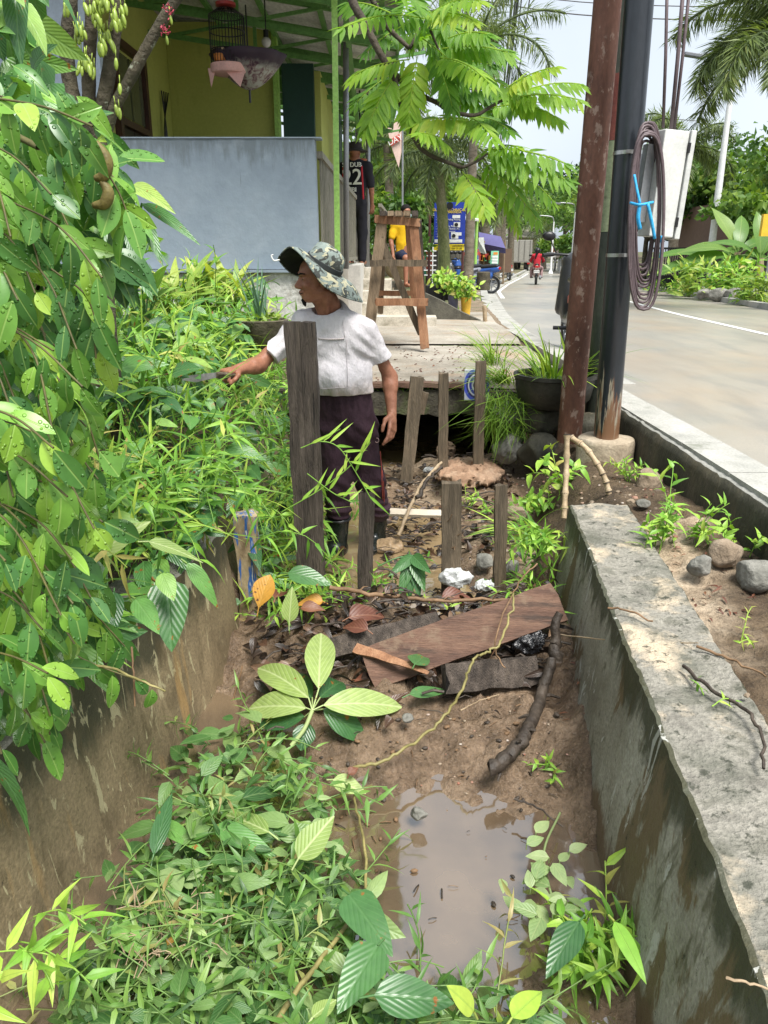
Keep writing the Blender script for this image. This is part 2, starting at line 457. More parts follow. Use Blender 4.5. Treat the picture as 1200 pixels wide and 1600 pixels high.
def flat(name, col, rough=.5, metal=0.0, vary=.12, spec=.4, **k):
    return surf(name, [tuple(c * .88 for c in col), tuple(min(1, c * 1.08) for c in col)], 9, rough, .08, 60, .003, metal=metal, vary=vary, spec=spec, **k)
def emit_free(name, col): return flat(name, col, .6)
MT = {}
# ground and walls
MT['black'] = flat('black_plastic', (.012, .012, .013), .35)
MT['rubber'] = flat('black_rubber', (.016, .017, .018), .32, spec=.5)
MT['white'] = flat('white_paint', (.72, .73, .72), .45)
MT['grey_metal'] = flat('grey_metal', (.33, .34, .35), .4, .6)
MT['concrete'] = surf('old_concrete', [(.16, .15, .12), (.28, .265, .225), (.36, .34, .29)], 4, .85, .5, 55, .012,
                      layers=[dict(col=(.07, .08, .045), scale=3, lo=.56, hi=.70, a=.7)])
MT['wall_left'] = surf('stained_drain_concrete', [(.12, .095, .055), (.215, .165, .095), (.31, .24, .14)], 2.2, .5, .5, 85, .006, kind='Position', vary=.3,
    layers=[dict(col=(.045, .045, .028), scale=2.6, stretch=(1.2, 1.2, .4), lo=.40, hi=.55, z=(.08, .58), a=.9, dist=.6), dict(col=(.10, .075, .04), scale=7, stretch=(1.3, 1.3, .5), lo=.54, hi=.66, a=.7, dist=.5),
            dict(col=(.47, .42, .25), scale=11, stretch=(1.4, 1.4, .45), lo=.59, hi=.62, a=.7, dist=.8), dict(col=(.42, .26, .10), scale=2.4, stretch=(1, 1.5, .25), lo=.57, hi=.66, a=.7), dict(col=(.03, .026, .018), scale=42, lo=.64, hi=.70, a=.8)])
MT['wall_right'] = surf('mossy_drain_concrete', [(.20, .185, .14), (.31, .295, .24), (.41, .395, .335)], 3.2, .65, .7, 85, .008, kind='Position', vary=.3,
    layers=[dict(col=(.13, .085, .035), scale=2.3, stretch=(1.1, 1.3, .5), lo=.515, hi=.545, a=.85, dist=.7), dict(col=(.045, .05, .028), scale=6, stretch=(1.2, 1.2, .35), lo=.50, hi=.62, z=(.22, .60), a=.88, dist=.4),
            dict(col=(.08, .075, .04), scale=12, stretch=(1.3, 1.3, .45), lo=.57, hi=.66, a=.75, dist=.5), dict(col=(.52, .52, .48), scale=8, stretch=(1.3, 1.3, .45), lo=.63, hi=.65, a=.75, dist=.8),
            dict(col=(.14, .09, .05), scale=5, lo=.5, hi=.64, z=(.26, -.02), a=.9), dict(col=(.03, .03, .02), scale=48, lo=.63, hi=.69, a=.85)])
MT['wall_top'] = surf('worn_concrete_top', [(.165, .155, .13), (.27, .255, .215), (.37, .345, .295)], 9, .85, .9, 70, .016, kind='Position',
    layers=[dict(col=(.095, .10, .075), scale=5, lo=.50, hi=.66, a=.7), dict(col=(.56, .46, .33), scale=2.6, lo=.53, hi=.62, a=.85), dict(col=(.04, .045, .03), scale=26, lo=.57, hi=.64, a=.85), dict(col=(.10, .10, .075), scale=9, lo=.52, hi=.62, a=.7)])
MT['kerb'] = surf('kerb_concrete', [(.26, .26, .235), (.36, .355, .32), (.42, .41, .38)], 3, .8, .3, 80, .005, kind='Position', layers=[dict(col=(.10, .11, .07), scale=4, lo=.58, hi=.7, a=.6)])
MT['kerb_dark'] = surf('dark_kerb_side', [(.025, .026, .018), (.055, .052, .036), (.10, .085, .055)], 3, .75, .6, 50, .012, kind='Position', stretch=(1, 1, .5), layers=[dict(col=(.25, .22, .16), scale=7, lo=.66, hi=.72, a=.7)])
MT['apron'] = surf('worn_apron_concrete', [(.22, .195, .155), (.32, .29, .24), (.41, .38, .325)], 1.6, .8, .4, 45, .01, kind='Position', layers=[dict(col=(.33, .20, .10), scale=1.3, lo=.52, hi=.7, a=.6), dict(col=(.06, .055, .045), scale=5, lo=.62, hi=.72, a=.6), dict(col=(.20, .10, .045), scale=38, lo=.66, hi=.70, a=.8)])
MT['asphalt'] = surf('wet_concrete_road', [(.24, .225, .195), (.30, .28, .235), (.36, .32, .26)], .55, .34, .25, 120, .004, kind='Position', vary=.18,
    layers=[dict(col=(.19, .185, .17), scale=1.2, stretch=(2.5, .5, 1), lo=.46, hi=.7, a=.7), dict(col=(.34, .25, .16), scale=.5, stretch=(1, .8, 1), lo=.50, hi=.72, a=.6)], spec=.5)
MT['line'] = flat('road_paint', (.66, .66, .62), .6)
MT['blue_wall'] = surf('blue_grey_paint', [(.225, .275, .33), (.255, .31, .365), (.285, .335, .385)], 2, .6, .35, 14, .012, vary=.06,
    layers=[dict(col=(.115, .135, .14), scale=7, stretch=(2.6, 2.6, .4), lo=.54, hi=.74, z=(.45, .95), a=.6), dict(col=(.36, .41, .46), scale=3, lo=.6, hi=.75, a=.5), dict(col=(.12, .14, .15), scale=2.6, stretch=(5, 5, .45), lo=.66, hi=.69, a=.55, dist=.6)])
MT['green_wall'] = surf('lime_green_paint', [(.38, .42, .10), (.45, .48, .13)], 1.5, .7, .15, 30, .006, vary=.08, layers=[dict(col=(.20, .23, .04), scale=3, stretch=(2, 2, .4), lo=.62, hi=.8, a=.6)])
MT['dark_green'] = flat('dark_green_paint', (.012, .05, .04), .5)
MT['truss'] = surf('green_steel_paint', [(.085, .22, .05), (.12, .28, .07)], 5, .5, .1, 40, .004)
MT['lime_post'] = surf('lime_post_paint', [(.28, .52, .10), (.36, .60, .15)], 5, .45, .15, 40, .004, layers=[dict(col=(.12, .07, .03), scale=14, lo=.68, hi=.73, a=.8)])
MT['tin'] = surf('zinc_roof_sheet', [(.52, .52, .49), (.66, .66, .63)], 3, .5, .1, 30, .004, layers=[dict(col=(.17, .12, .07), scale=2.5, lo=.56, hi=.72, a=.7)])
MT['rust_pole'] = surf('rusty_pole', [(.075, .03, .018), (.13, .055, .034), (.18, .085, .056)], 5, .65, .5, 55, .006, stretch=(1, 1, .4), layers=[dict(col=(.33, .24, .19), scale=16, stretch=(1, 1, .6), lo=.57, hi=.62, a=.7), dict(col=(.04, .018, .012), scale=9, stretch=(1, 1, .3), lo=.60, hi=.72, a=.7)])
MT['black_pole'] = surf('black_pole_paint', [(.010, .013, .017), (.020, .024, .030)], 4, .28, .25, 50, .004, stretch=(1, 1, .3), spec=.6,
    layers=[dict(col=(.30, .26, .19), scale=22, stretch=(1.5, 1.5, .12), lo=.67, hi=.71, z=(1.6, .0), a=.85), dict(col=(.14, .055, .02), scale=14, stretch=(2, 2, .15), lo=.66, hi=.7, z=(1.6, .0), a=.8)])
MT['old_pole'] = surf('old_dark_pole', [(.018, .024, .020), (.04, .048, .036), (.065, .07, .05)], 6, .55, .4, 45, .006, stretch=(1, 1, .4))
MT['wood_dark'] = surf('wet_dark_wood', [(.04, .032, .026), (.08, .063, .05), (.135, .108, .088)], 7, .75, 1.0, 42, .012, stretch=(5, 5, .35), layers=[dict(col=(.17, .135, .10), scale=5, stretch=(5, 5, .3), lo=.6, hi=.72, a=.55), dict(col=(.012, .009, .007), scale=12, stretch=(6, 6, .25), lo=.60, hi=.66, a=.9)])
MT['wood_grey'] = surf('weathered_grey_wood', [(.075, .058, .038), (.13, .10, .066), (.20, .15, .098)], 6, .8, .9, 40, .01, stretch=(5, 5, .4), layers=[dict(col=(.03, .024, .018), scale=9, stretch=(6, 6, .3), lo=.60, hi=.70, a=.7), dict(col=(.07, .075, .03), scale=4, lo=.62, hi=.75, a=.5)])
MT['wood_brown'] = surf('brown_plank', [(.075, .038, .025), (.13, .07, .045), (.18, .105, .068)], 6, .7, .8, 45, .008, stretch=(.5, 4, 4), layers=[dict(col=(.03, .02, .015), scale=5, stretch=(.5, 3, 3), lo=.55, hi=.66, a=.8), dict(col=(.17, .115, .075), scale=7, lo=.54, hi=.62, a=.75)])
MT['wood_red'] = surf('reddish_timber', [(.17, .075, .035), (.26, .125, .062), (.34, .185, .10)], 5, .7, .6, 45, .007, stretch=(3, 3, .5), layers=[dict(col=(.08, .06, .045), scale=4, lo=.58, hi=.7, a=.7)])
MT['wood_tan'] = surf('grey_timber', [(.13, .095, .06), (.22, .16, .10), (.30, .22, .145)], 5, .75, .6, 45, .007, stretch=(3, 3, .5), layers=[dict(col=(.05, .04, .03), scale=5, lo=.56, hi=.7, a=.7)])
MT['branch'] = surf('wet_bark', [(.022, .016, .012), (.05, .038, .028), (.085, .066, .05)], 9, .6, .9, 38, .01, layers=[dict(col=(.15, .12, .10), scale=20, lo=.66, hi=.72, a=.6)])
MT['bark'] = surf('mossy_bark', [(.03, .026, .016), (.065, .055, .035), (.10, .085, .055)], 9, .85, 1.0, 45, .012, layers=[dict(col=(.27, .29, .22), scale=15, lo=.63, hi=.68, a=.8), dict(col=(.05, .07, .02), scale=5, lo=.55, hi=.7, a=.6)])
MT['twig'] = surf('brown_twig', [(.13, .075, .035), (.23, .14, .075)], 12, .7, .5, 50, .005)
MT['pale_twig'] = surf('dry_twig', [(.28, .20, .12), (.40, .31, .20)], 12, .7, .5, 50, .005)
MT['vine'] = surf('yellow_vine', [(.17, .15, .05), (.29, .25, .095)], 12, .55, .4, 50, .004, layers=[dict(col=(.14, .08, .03), scale=25, lo=.64, hi=.7, a=.8)])
MT['rock'] = surf('brown_rock', [(.15, .11, .07), (.26, .20, .14), (.33, .27, .20)], 7, .85, .8, 50, .012)
MT['grey_rock'] = surf('grey_rock', [(.10, .10, .085), (.20, .195, .17), (.29, .28, .25)], 8, .85, .8, 50, .012, layers=[dict(col=(.05, .06, .03), scale=6, lo=.58, hi=.7, a=.6)])
MT['bank_soil'] = flat('dark_soil', (.03, .022, .014), .9)
# mud / sand ground: painted per vertex by what lies there
def ground_mat():
    g = NG('muddy_ground'); co = g.coord('Position')
    a = g.n('Attribute', attribute_name='sand').outputs['Fac']; b = g.n('Attribute', attribute_name='mud').outputs['Fac']; gr = g.n('Attribute', attribute_name='grassy').outputs['Fac']
    n1 = g.noise(co, 5, 8, .65); n2 = g.noise(co, 45, 6, .7); n3 = g.noise(co, 160, 3)
    mud = g.ramp(n1, [(.105, .07, .042), (.20, .138, .088), (.29, .208, .138)], .3, .7)
    sand = g.ramp(n1, [(.27, .19, .12), (.46, .36, .25), (.56, .46, .34)], .3, .65)
    soil = g.ramp(n1, [(.055, .036, .02), (.11, .075, .042), (.17, .12, .07)], .3, .7)
    far = g.ramp(n1, [(.03, .05, .012), (.07, .10, .025), (.14, .13, .06)], .3, .7)
    c = g.mix(b, soil, mud); c = g.mix(a, c, sand); c = g.mix(gr, c, far)
    c = g.mix(1.0, c, g.ramp(n2, [(.55, .53, .5), (1.15, 1.15, 1.15)], .32, .62), 'MULTIPLY')
    c = g.mix(g.rng(n3, .66, .72), c, (.30, .25, .20))
    nb = g.bump(g.noise(co, 13, 5, .6, .5), .7, .05); nb = g.bump(n2, .9, .022, nb); nb = g.bump(n3, .35, .006, nb)
    rough = g.mix(b, (.9, .9, .9), (.30, .30, .30))
    r = g.n('RGBToBW'); g.l(rough, r.inputs[0])
    return g.done(g.pbr(c, r.outputs[0], nb, 0, .5))
MT['ground'] = ground_mat()
def water_mat(name, col, col2):
    g = NG(name); co = g.coord('Position')
    c = g.ramp(g.noise(co, 3, 4), [col, col2], .35, .65)
    return g.done(g.pbr(c, .045, g.bump(g.noise(co, 9, 2), .035, .02), 0, .5, IOR=2.9))
MT['water'] = water_mat('muddy_water', (.10, .07, .044), (.16, .112, .068))
MT['pond'] = water_mat('dam_water', (.24, .17, .085), (.31, .22, .12))
# foliage
G3 = lambda a, b, c: [a, b, c]
MT['ficus'] = leaf_mat('glossy_leaf', [(0.0302, 0.0945, 0.0304), (0.0756, 0.203, 0.0425), (0.181, 0.365, 0.0486), (0.363, 0.513, 0.0729)], 0, .34, (.34, .50, .14), .5, .17, drops=75, spec=.42)
MT['broad'] = leaf_mat('broad_leaf', [(0.0333, 0.101, 0.0365), (0.0756, 0.203, 0.0547), (0.136, 0.297, 0.0608), (0.333, 0.459, 0.109)], 8, .36, (.20, .34, .12), .28, .17, spots=.9)
MT['pale'] = leaf_mat('pale_leaf_underside', [(.17, .27, .07), (.26, .36, .10), (.32, .42, .14)], 9, .5, (.50, .58, .28), .75, .25, slant=.8, spots=.3)
MT['darkleaf'] = leaf_mat('dark_leaf', [(0.021, 0.0688, 0.0281), (0.042, 0.125, 0.0394), (0.077, 0.188, 0.0563)], 7, .33, (.12, .24, .09), .32, .2, spots=.8)
MT['weed'] = leaf_mat('weed_leaf', [(0.0549, 0.154, 0.0227), (0.118, 0.28, 0.0353), (0.204, 0.406, 0.0504), (0.392, 0.56, 0.0882), (.42, .36, .12)], 0, .42, (.22, .36, .08), .4, .24, spec=.35)
MT['grass'] = leaf_mat('grass_blade', [(0.0941, 0.196, 0.0252), (0.188, 0.336, 0.0441), (0.376, 0.504, 0.0756)], 0, .45, (.3, .4, .1), .3, .24, spec=.3)
MT['croton'] = leaf_mat('yellow_green_leaf', [(.07, .17, .025), (.15, .29, .04), (.27, .40, .07), (.44, .48, .13)], 7, .4, (.5, .5, .15), .4, .35)
MT['bilimbi'] = leaf_mat('bilimbi_leaflet', [(0.0647, 0.179, 0.0208), (0.129, 0.284, 0.0284), (0.235, 0.399, 0.0425), (0.388, 0.473, 0.0567)], 7, .42, (.28, .42, .08), .3, .45, spec=.35)
MT['treeleaf'] = leaf_mat('tree_leaf', [(0.0262, 0.065, 0.0164), (0.0582, 0.13, 0.0234), (0.116, 0.208, 0.0351), (0.218, 0.299, 0.0526)], 0, .5, (.1, .2, .05), .2, .3, spec=.3)
MT['palmleaf'] = leaf_mat('palm_leaflet', [(0.051, 0.078, 0.0351), (0.109, 0.156, 0.0644), (0.189, 0.247, 0.0819), (0.32, 0.351, 0.14)], 0, .45, (.2, .25, .1), .2, .3, spec=.35)
MT['banana'] = leaf_mat('banana_leaf', [(.05, .13, .025), (.10, .22, .04), (.22, .32, .09)], 26, .4, (.3, .4, .12), .4, .35, slant=.25)
MT['dead'] = leaf_mat('dead_leaf', [(.06, .022, .014), (.13, .045, .028), (.20, .085, .04)], 7, .5, (.24, .12, .07), .5, .1)
MT['orange'] = leaf_mat('orange_leaf', [(.35, .13, .02), (.50, .22, .03), (.55, .33, .06)], 7, .5, (.55, .33, .08), .5, .25, spots=1.2, rust=(.12, .05, .02))
# people and cloth
def skin(name, a, b): return surf(name, [a, b], 14, .52, .35, 90, .003, vary=.15, spec=.4, layers=[dict(col=tuple(x * .6 for x in a), scale=22, lo=.66, hi=.74, a=.5)])
MT['skin'] = skin('sunburnt_skin', (.24, .098, .056), (.36, .16, .095))
def cloth(name, c, var=.85, lay=()): return surf(name, [tuple(x * var for x in c), c], 10, .88, .25, 220, .002, vary=.1, spec=.2, layers=lay)
MT['shirt'] = surf('white_cotton', [(.55, .52, .535), (.61, .58, .595)], 7, .9, .75, 15, .03, stretch=(1, 1, .6), vary=.05, spec=.15, layers=[dict(col=(.52, .41, .34), scale=5, lo=.52, hi=.78, z=(.22, -.02), a=.55), dict(col=(.46, .42, .41), scale=9, lo=.6, hi=.8, a=.3)])
MT['pants'] = surf('plum_jersey', [(.034, .017, .024), (.05, .026, .036)], 8, .85, .7, 13, .03, stretch=(1, 1, .6), spec=.25, layers=[dict(col=(.09, .065, .06), scale=7, lo=.6, hi=.75, z=(.3, 0), a=.5)])
MT['stripe'] = cloth('red_piping', (.34, .07, .05))
MT['boot'] = surf('muddy_rubber_boot', [(.008, .012, .010), (.016, .02, .017)], 6, .25, .2, 40, .004, spec=.55, layers=[dict(col=(.13, .09, .05), scale=12, lo=.60, hi=.68, z=(.16, 0), a=.6)])
def camo():
    g = NG('camouflage_cloth'); co = g.coord('Object', (1, 1, 1.5))
    n = g.noise(co, 15, 3, .5, 1.2); c = g.ramp(n, [(.165, .20, .185), (.21, .25, .23)], .4, .6)
    c = g.mix(g.rng(g.noise(g.coord('Object', (1.3, 1, 1)), 17, 3, .5, 1.4), .535, .55), c, (.055, .06, .055))
    co2 = g.n('VectorMath', operation='ADD'); co2.inputs[1].default_value = (3.3, 1.7, 5); g.l(co, co2.inputs[0])
    c = g.mix(g.rng(g.noise(co2.outputs[0], 13, 2, .5, 1.2), .60, .615), c, (.40, .38, .26))
    x = g.noise(co2.outputs[0], 21, 3, .5, 1.2); c = g.mix(g.rng(x, .62, .635), c, (.10, .115, .10))
    return g.done(g.pbr(c, .9, g.bump(g.noise(co, 260, 2), .3, .002), 0, .2))
MT['camo'] = camo()
MT['hatdark'] = cloth('dark_brim_underside', (.02, .022, .022))  # plain dark colour for the underside of the brim
MT['hair'] = cloth('black_hair', (.012, .011, .011))
MT['blackcloth'] = cloth('black_cloth', (.018, .018, .024))
MT['redcloth'] = cloth('red_cloth', (.45, .03, .045))
MT['yellowcloth'] = cloth('yellow_cloth', (.72, .44, .015))
MT['navycloth'] = cloth('navy_cloth', (.018, .025, .055))
MT['pink'] = flat('pink_cloth', (.68, .40, .36), .8)
# ---------------------------------------------------------------- the setting: ground, water, road, walls
def road_z(y):
    y = np.asarray(y, float); return .79 - .0125 * np.clip(y - 4, 0, 46)
RL = [(1.70, -5), (1.70, 4), (1.66, 11), (1.95, 15), (2.5, 20), (3.3, 27), (5.0, 36), (7.9, 50), (12.3, 70), (20, 105), (33, 160)]
RR = [(7.5, -5), (7.4, 4), (7.5, 11), (7.9, 16), (8.6, 22), (9.7, 30), (11.2, 38), (14.2, 50), (18.8, 70), (26.6, 105), (40, 160)]
def xl(y): return np.interp(y, [p[1] for p in RL], [p[0] for p in RL])
def xr(y): return np.interp(y, [p[1] for p in RR], [p[0] for p in RR])
def wr(y): return .562 + .1018 * y                       # right drain wall: inner top edge
def wl(y): return -1.15 + .14 * y                        # left drain wall: inner bottom edge
WRZ, WLZ = .57, .58
def gz(x, y):
    x, y = np.asarray(x, float), np.asarray(y, float); p = np.stack([x, y, 0 * x], -1)
    n1, n2 = fbm(p, 3.0, 4, 3), fbm(p, 14, 3, 8)
    n3 = fbm(p * np.array([1, .45, 1]), 7, 3, 21)
    # bed of the drain
    mound = sstep(2.1, 2.62, y + .42 * (x - .1)) * sstep(-.75, .05, x + .12 * (y - 2))
    bed = -.115 + .145 * mound + .06 * sstep(.30, .75, x - .1 * (y - 2)) + .03 * n1 + .045 * n3 + .03 * n2
    bed = np.where(y > 2.6, bed + .05 * sstep(2.6, 3.1, y), bed)
    dam = np.exp(-((y - 3.3 + .12 * x) / .22) ** 2) * .10
    back = .055 + .02 * n1 + .012 * n2 + .11 * sstep(.18, .55, x - .05 * (y - 4) + .12 * n1) * sstep(3.5, 4.1, y) + .07 * sstep(4.9, 5.7, y)
    bed = lerp(bed, back, sstep(3.35, 3.75, y)) + dam
    # banks
    left = WLZ - .05 + .12 * np.clip(y - 3.2, 0, 4) + .10 * np.clip(-x - .7, 0, 3) + .04 * n1
    left = np.minimum(left, 1.32 + .04 * n1)
    verge = .53 + .025 * n1 + .02 * n2 + .05 * sstep(1.2, 1.7, x) * sstep(2.6, 3.4, y)
    slope = sstep(.78, 1.30, x - .05 * (y - 4)) * .47 + .08 + .03 * n1
    verge = lerp(verge, np.maximum(slope, bed), sstep(3.62, 3.95, y))
    xi = x - .02 * n1
    lo_r = wr(y) + .12; xlb = np.where(y < 3.5, wl(y) - .14, -.62 - .02 * (y - 3.5))
    z = np.where(xi > np.where(y < 3.75, lo_r, .78), verge, bed)
    dl = sstep(0, .05, xlb - x) if False else sstep(-.02, np.where(y < 3.5, .03, .30), xlb - x)
    z = lerp(z, left, dl)
    # beyond the footbridge
    rz = road_z(y)
    apron = .76 + .02 * np.clip(y - 6.2, 0, 5)
    inlet = (x > -.5) & (x < 1.02) & (y < 8.6)
    far_l = np.where(y < 10.5, apron, .84 - .0125 * np.clip(y - 12, 0, 40)); far_l = np.where(x < -.45, np.minimum(left, 1.3), far_l)
    z = np.where((y > 6.2) & ~inlet, far_l, z)
    z = np.where(y > 6.2, np.where(inlet, .06 + .02 * n1, z), z)
    # the road carries its own bed
    r = (x > xl(y) - .02)
    z = np.where(r & (x < xr(y) + .05), rz - .06, z)
    z = np.where(x >= xr(y) + .05, rz + .04 + .03 * n1 * np.clip((x - xr(y)), 0, 1) + .02 * np.clip(x - xr(y) - 6, 0, 30), z)
    hill = sstep(90, 170, y) * 6 * sstep(0, 30, y - 90)
    return z + hill * 0
def build_ground():
    xs = np.concatenate([[-400, -150, -60, -25, -12], np.linspace(-6, -1.5, 19), np.arange(-1.3, 2.0, .022), np.linspace(2.1, 12, 30), np.linspace(13, 50, 24), [80, 150, 400]])
    ys = np.concatenate([[-30, -6, -1], np.arange(.5, 6.6, .022), np.linspace(6.65, 20, 70), np.linspace(21, 100, 50), [130, 180, 300, 700]])
    X, Y = np.meshgrid(xs, ys); Z = gz(X, Y); V = np.stack([X, Y, Z], -1).reshape(-1, 3)
    nx, ny = len(xs), len(ys); i = np.arange(nx * ny).reshape(ny, nx)
    Q = np.stack([i[:-1, :-1], i[:-1, 1:], i[1:, 1:], i[1:, :-1]], -1).reshape(-1, 4)
    me = np_mesh('ground', V, Q)
    x, y, z = V.T; p = V * np.array([1, 1, 0]); n = fbm(p, 2.5, 4, 31)
    inside = (x < np.where(y < 3.75, wr(y) + .12, .95)) & (x > wl(np.minimum(y, 3.5)) - .2) & (y < 8.6)
    mud = np.where(inside, 1, 0) * np.where(y < 6.1, 1, .4)
    sand = np.where((x > wr(y) + .1) & (y < 3.6), np.clip(.5 + 2.0 * (n + .75 - .55 * (y - 1.2)), 0, 1), 0)
    sand = np.where(inside & (y > 3.8), np.clip(n * .9, 0, .45), sand)
    sand = np.where((y > 10) & (x > -.4) & (x < xl(y)), .35, sand)
    gr = np.where((x > xr(y)) | (y > 14), np.clip(.55 + n, 0, 1), 0) * np.where((x > xl(y) - .9) & (x < xl(y)) & (y > 13), 1, 1)
    for nm, a in (('mud', mud), ('sand', sand), ('grassy', gr)):
        t = me.attributes.new(nm, 'FLOAT', 'POINT'); t.data.foreach_set('value', a.astype(np.float32))
    tag(link_mesh('ground', me, MT['ground'], None, (0, 0, 0)), kind='structure')
build_ground()
def sheet(name, x0, x1, y0, y1, z, m, kind='structure', n=2):
    xs, ys = np.linspace(x0, x1, n), np.linspace(y0, y1, n); X, Y = np.meshgrid(xs, ys)
    i = np.arange(n * n).reshape(n, n)
    me = np_mesh(name, np.stack([X, Y, 0 * X + z], -1).reshape(-1, 3), np.stack([i[:-1, :-1], i[:-1, 1:], i[1:, 1:], i[1:, :-1]], -1).reshape(-1, 4))
    return tag(link_mesh(name, me, m, None), kind=kind)
sheet('puddle_water', -1.05, .78, .6, 3.05, -.042, MT['water'])
sheet('pond_water', -.85, .75, 3.45, 8.0, .082, MT['pond'])
def strip(name, L, Rr, ys, m, zf, off):
    ys = np.asarray(ys, float); a = np.stack([L(ys), ys, zf(ys) + off], -1); b = np.stack([Rr(ys), ys, zf(ys) + off], -1); n = len(ys)
    V = np.concatenate([a, b]); Q = np.array([(i, n + i, n + i + 1, i + 1) for i in range(n - 1)])
    return tag(link_mesh(name, np_mesh(name, V, Q), m, None), kind='structure')
YS = np.concatenate([np.linspace(-4, 40, 89), np.linspace(42, 160, 40)])
strip('road', lambda y: xl(y) + .10, lambda y: xr(y), YS, MT['asphalt'], road_z, 0)
cx = lambda y: (xl(y) + xr(y)) / 2 + .7
strip('road_line', lambda y: cx(y) - .06, lambda y: cx(y) + .06, np.linspace(-2, 21, 60), MT['line'], road_z, .005)
for k, y0 in enumerate((24, 30, 36, 42, 48, 56)):
    strip('road_line', lambda y: cx(y) - .07, lambda y: cx(y) + .07, np.linspace(y0, y0 + 2.6, 5), MT['line'], road_z, .005)
strip('road_line', lambda y: xl(y) + .45, lambda y: xl(y) + .57, np.linspace(22, 60, 40), MT['line'], road_z, .005)
def apron_sheet(name, x0, xf, ya, yb):
    ys = np.arange(ya, yb + .01, .12); V = []; k = 16
    for y in ys: V += [(x, y, float(gz(x, y)) + .022) for x in np.linspace(x0, xf(y), k)]
    i = np.arange(len(ys) * k).reshape(len(ys), k); me = np_mesh(name, V, np.stack([i[:-1, :-1], i[:-1, 1:], i[1:, 1:], i[1:, :-1]], -1).reshape(-1, 4))
    tag(link_mesh(name, me, MT['apron'], None), kind='structure')
apron_sheet('apron', -.44, lambda y: min(xl(y) - .12, 1.5 + .1 * (y - 8.7)), 8.70, 13.2); apron_sheet('apron', 1.15, lambda y: 1.54, 6.5, 8.6)
# kerb beside the near drain: pale flush strip on a dark stone side
def kerb(name, f0, f1, ys, z0, z1, m, step=None, wob=0):
    mb = MB(); ys = list(ys)
    for a, b in zip(ys[:-1], ys[1:]):
        for (h,) in ((0,),):
            p = [(f0(a), a), (f1(a), a), (f1(b), b), (f0(b), b)]
            za, zb = float(road_z(a)), float(road_z(b)); g_ = .006 if step else 0
            b2 = b - g_
            lo = [(p[0][0], a, za + z0), (p[1][0], a, za + z0), (p[2][0], b2, zb + z0), (p[3][0], b2, zb + z0)]
            hi = [(q[0], q[1], (za if i < 2 else zb) + z1 + (R.uniform(-.002, .002) if step else 0)) for i, q in enumerate(lo)]
            mb._add(lo + hi, [(3, 2, 1, 0), (4, 5, 6, 7), (0, 1, 5, 4), (1, 2, 6, 5), (2, 3, 7, 6), (3, 0, 4, 7)])
    return mb.build(name, m)
tag(kerb('kerb', lambda y: xl(y) - .06, lambda y: xl(y) + .17, np.arange(-2, 6.3, .62), -.12, .012, MT['kerb'], True), kind='structure')
def near_kerb_side():
    # dark, chipped side wall between the sand and the kerb
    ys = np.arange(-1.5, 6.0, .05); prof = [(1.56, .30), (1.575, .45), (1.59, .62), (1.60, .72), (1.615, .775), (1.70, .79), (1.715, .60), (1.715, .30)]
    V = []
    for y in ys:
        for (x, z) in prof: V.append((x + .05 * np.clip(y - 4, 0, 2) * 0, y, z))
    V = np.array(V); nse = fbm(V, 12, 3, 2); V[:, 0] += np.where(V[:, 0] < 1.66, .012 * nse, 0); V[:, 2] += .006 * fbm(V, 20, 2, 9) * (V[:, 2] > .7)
    k = len(prof); Q = []
    for i in range(len(ys) - 1):
        for j in range(k - 1): Q.append((i * k + j, i * k + j + 1, (i + 1) * k + j + 1, (i + 1) * k + j)[::-1])
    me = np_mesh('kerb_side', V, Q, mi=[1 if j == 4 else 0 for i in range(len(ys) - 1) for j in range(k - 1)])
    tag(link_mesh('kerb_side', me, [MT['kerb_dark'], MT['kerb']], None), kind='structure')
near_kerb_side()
YK = np.concatenate([np.arange(6.4, 40, .8), np.arange(40, 100, 4)])
tag(kerb('kerb', lambda y: xl(y) - .10, lambda y: xl(y) + .10, YK, -.1, .13, MT['kerb'], True), kind='structure')
tag(kerb('gutter', lambda y: xl(y) + .10, lambda y: xl(y) + .38, YK, -.1, .006, MT['kerb'], True), kind='structure')
tag(kerb('kerb', lambda y: xr(y), lambda y: xr(y) + .16, np.concatenate([np.arange(-2, 40, 1.0), np.arange(40, 100, 4)]), -.1, .12, MT['kerb'], True), kind='structure')
tag(kerb('pavement', lambda y: xl(y) - .75, lambda y: xl(y) - .104, np.arange(12.5, 60, 1.5), -.1, .10, MT['apron'], True), kind='structure')
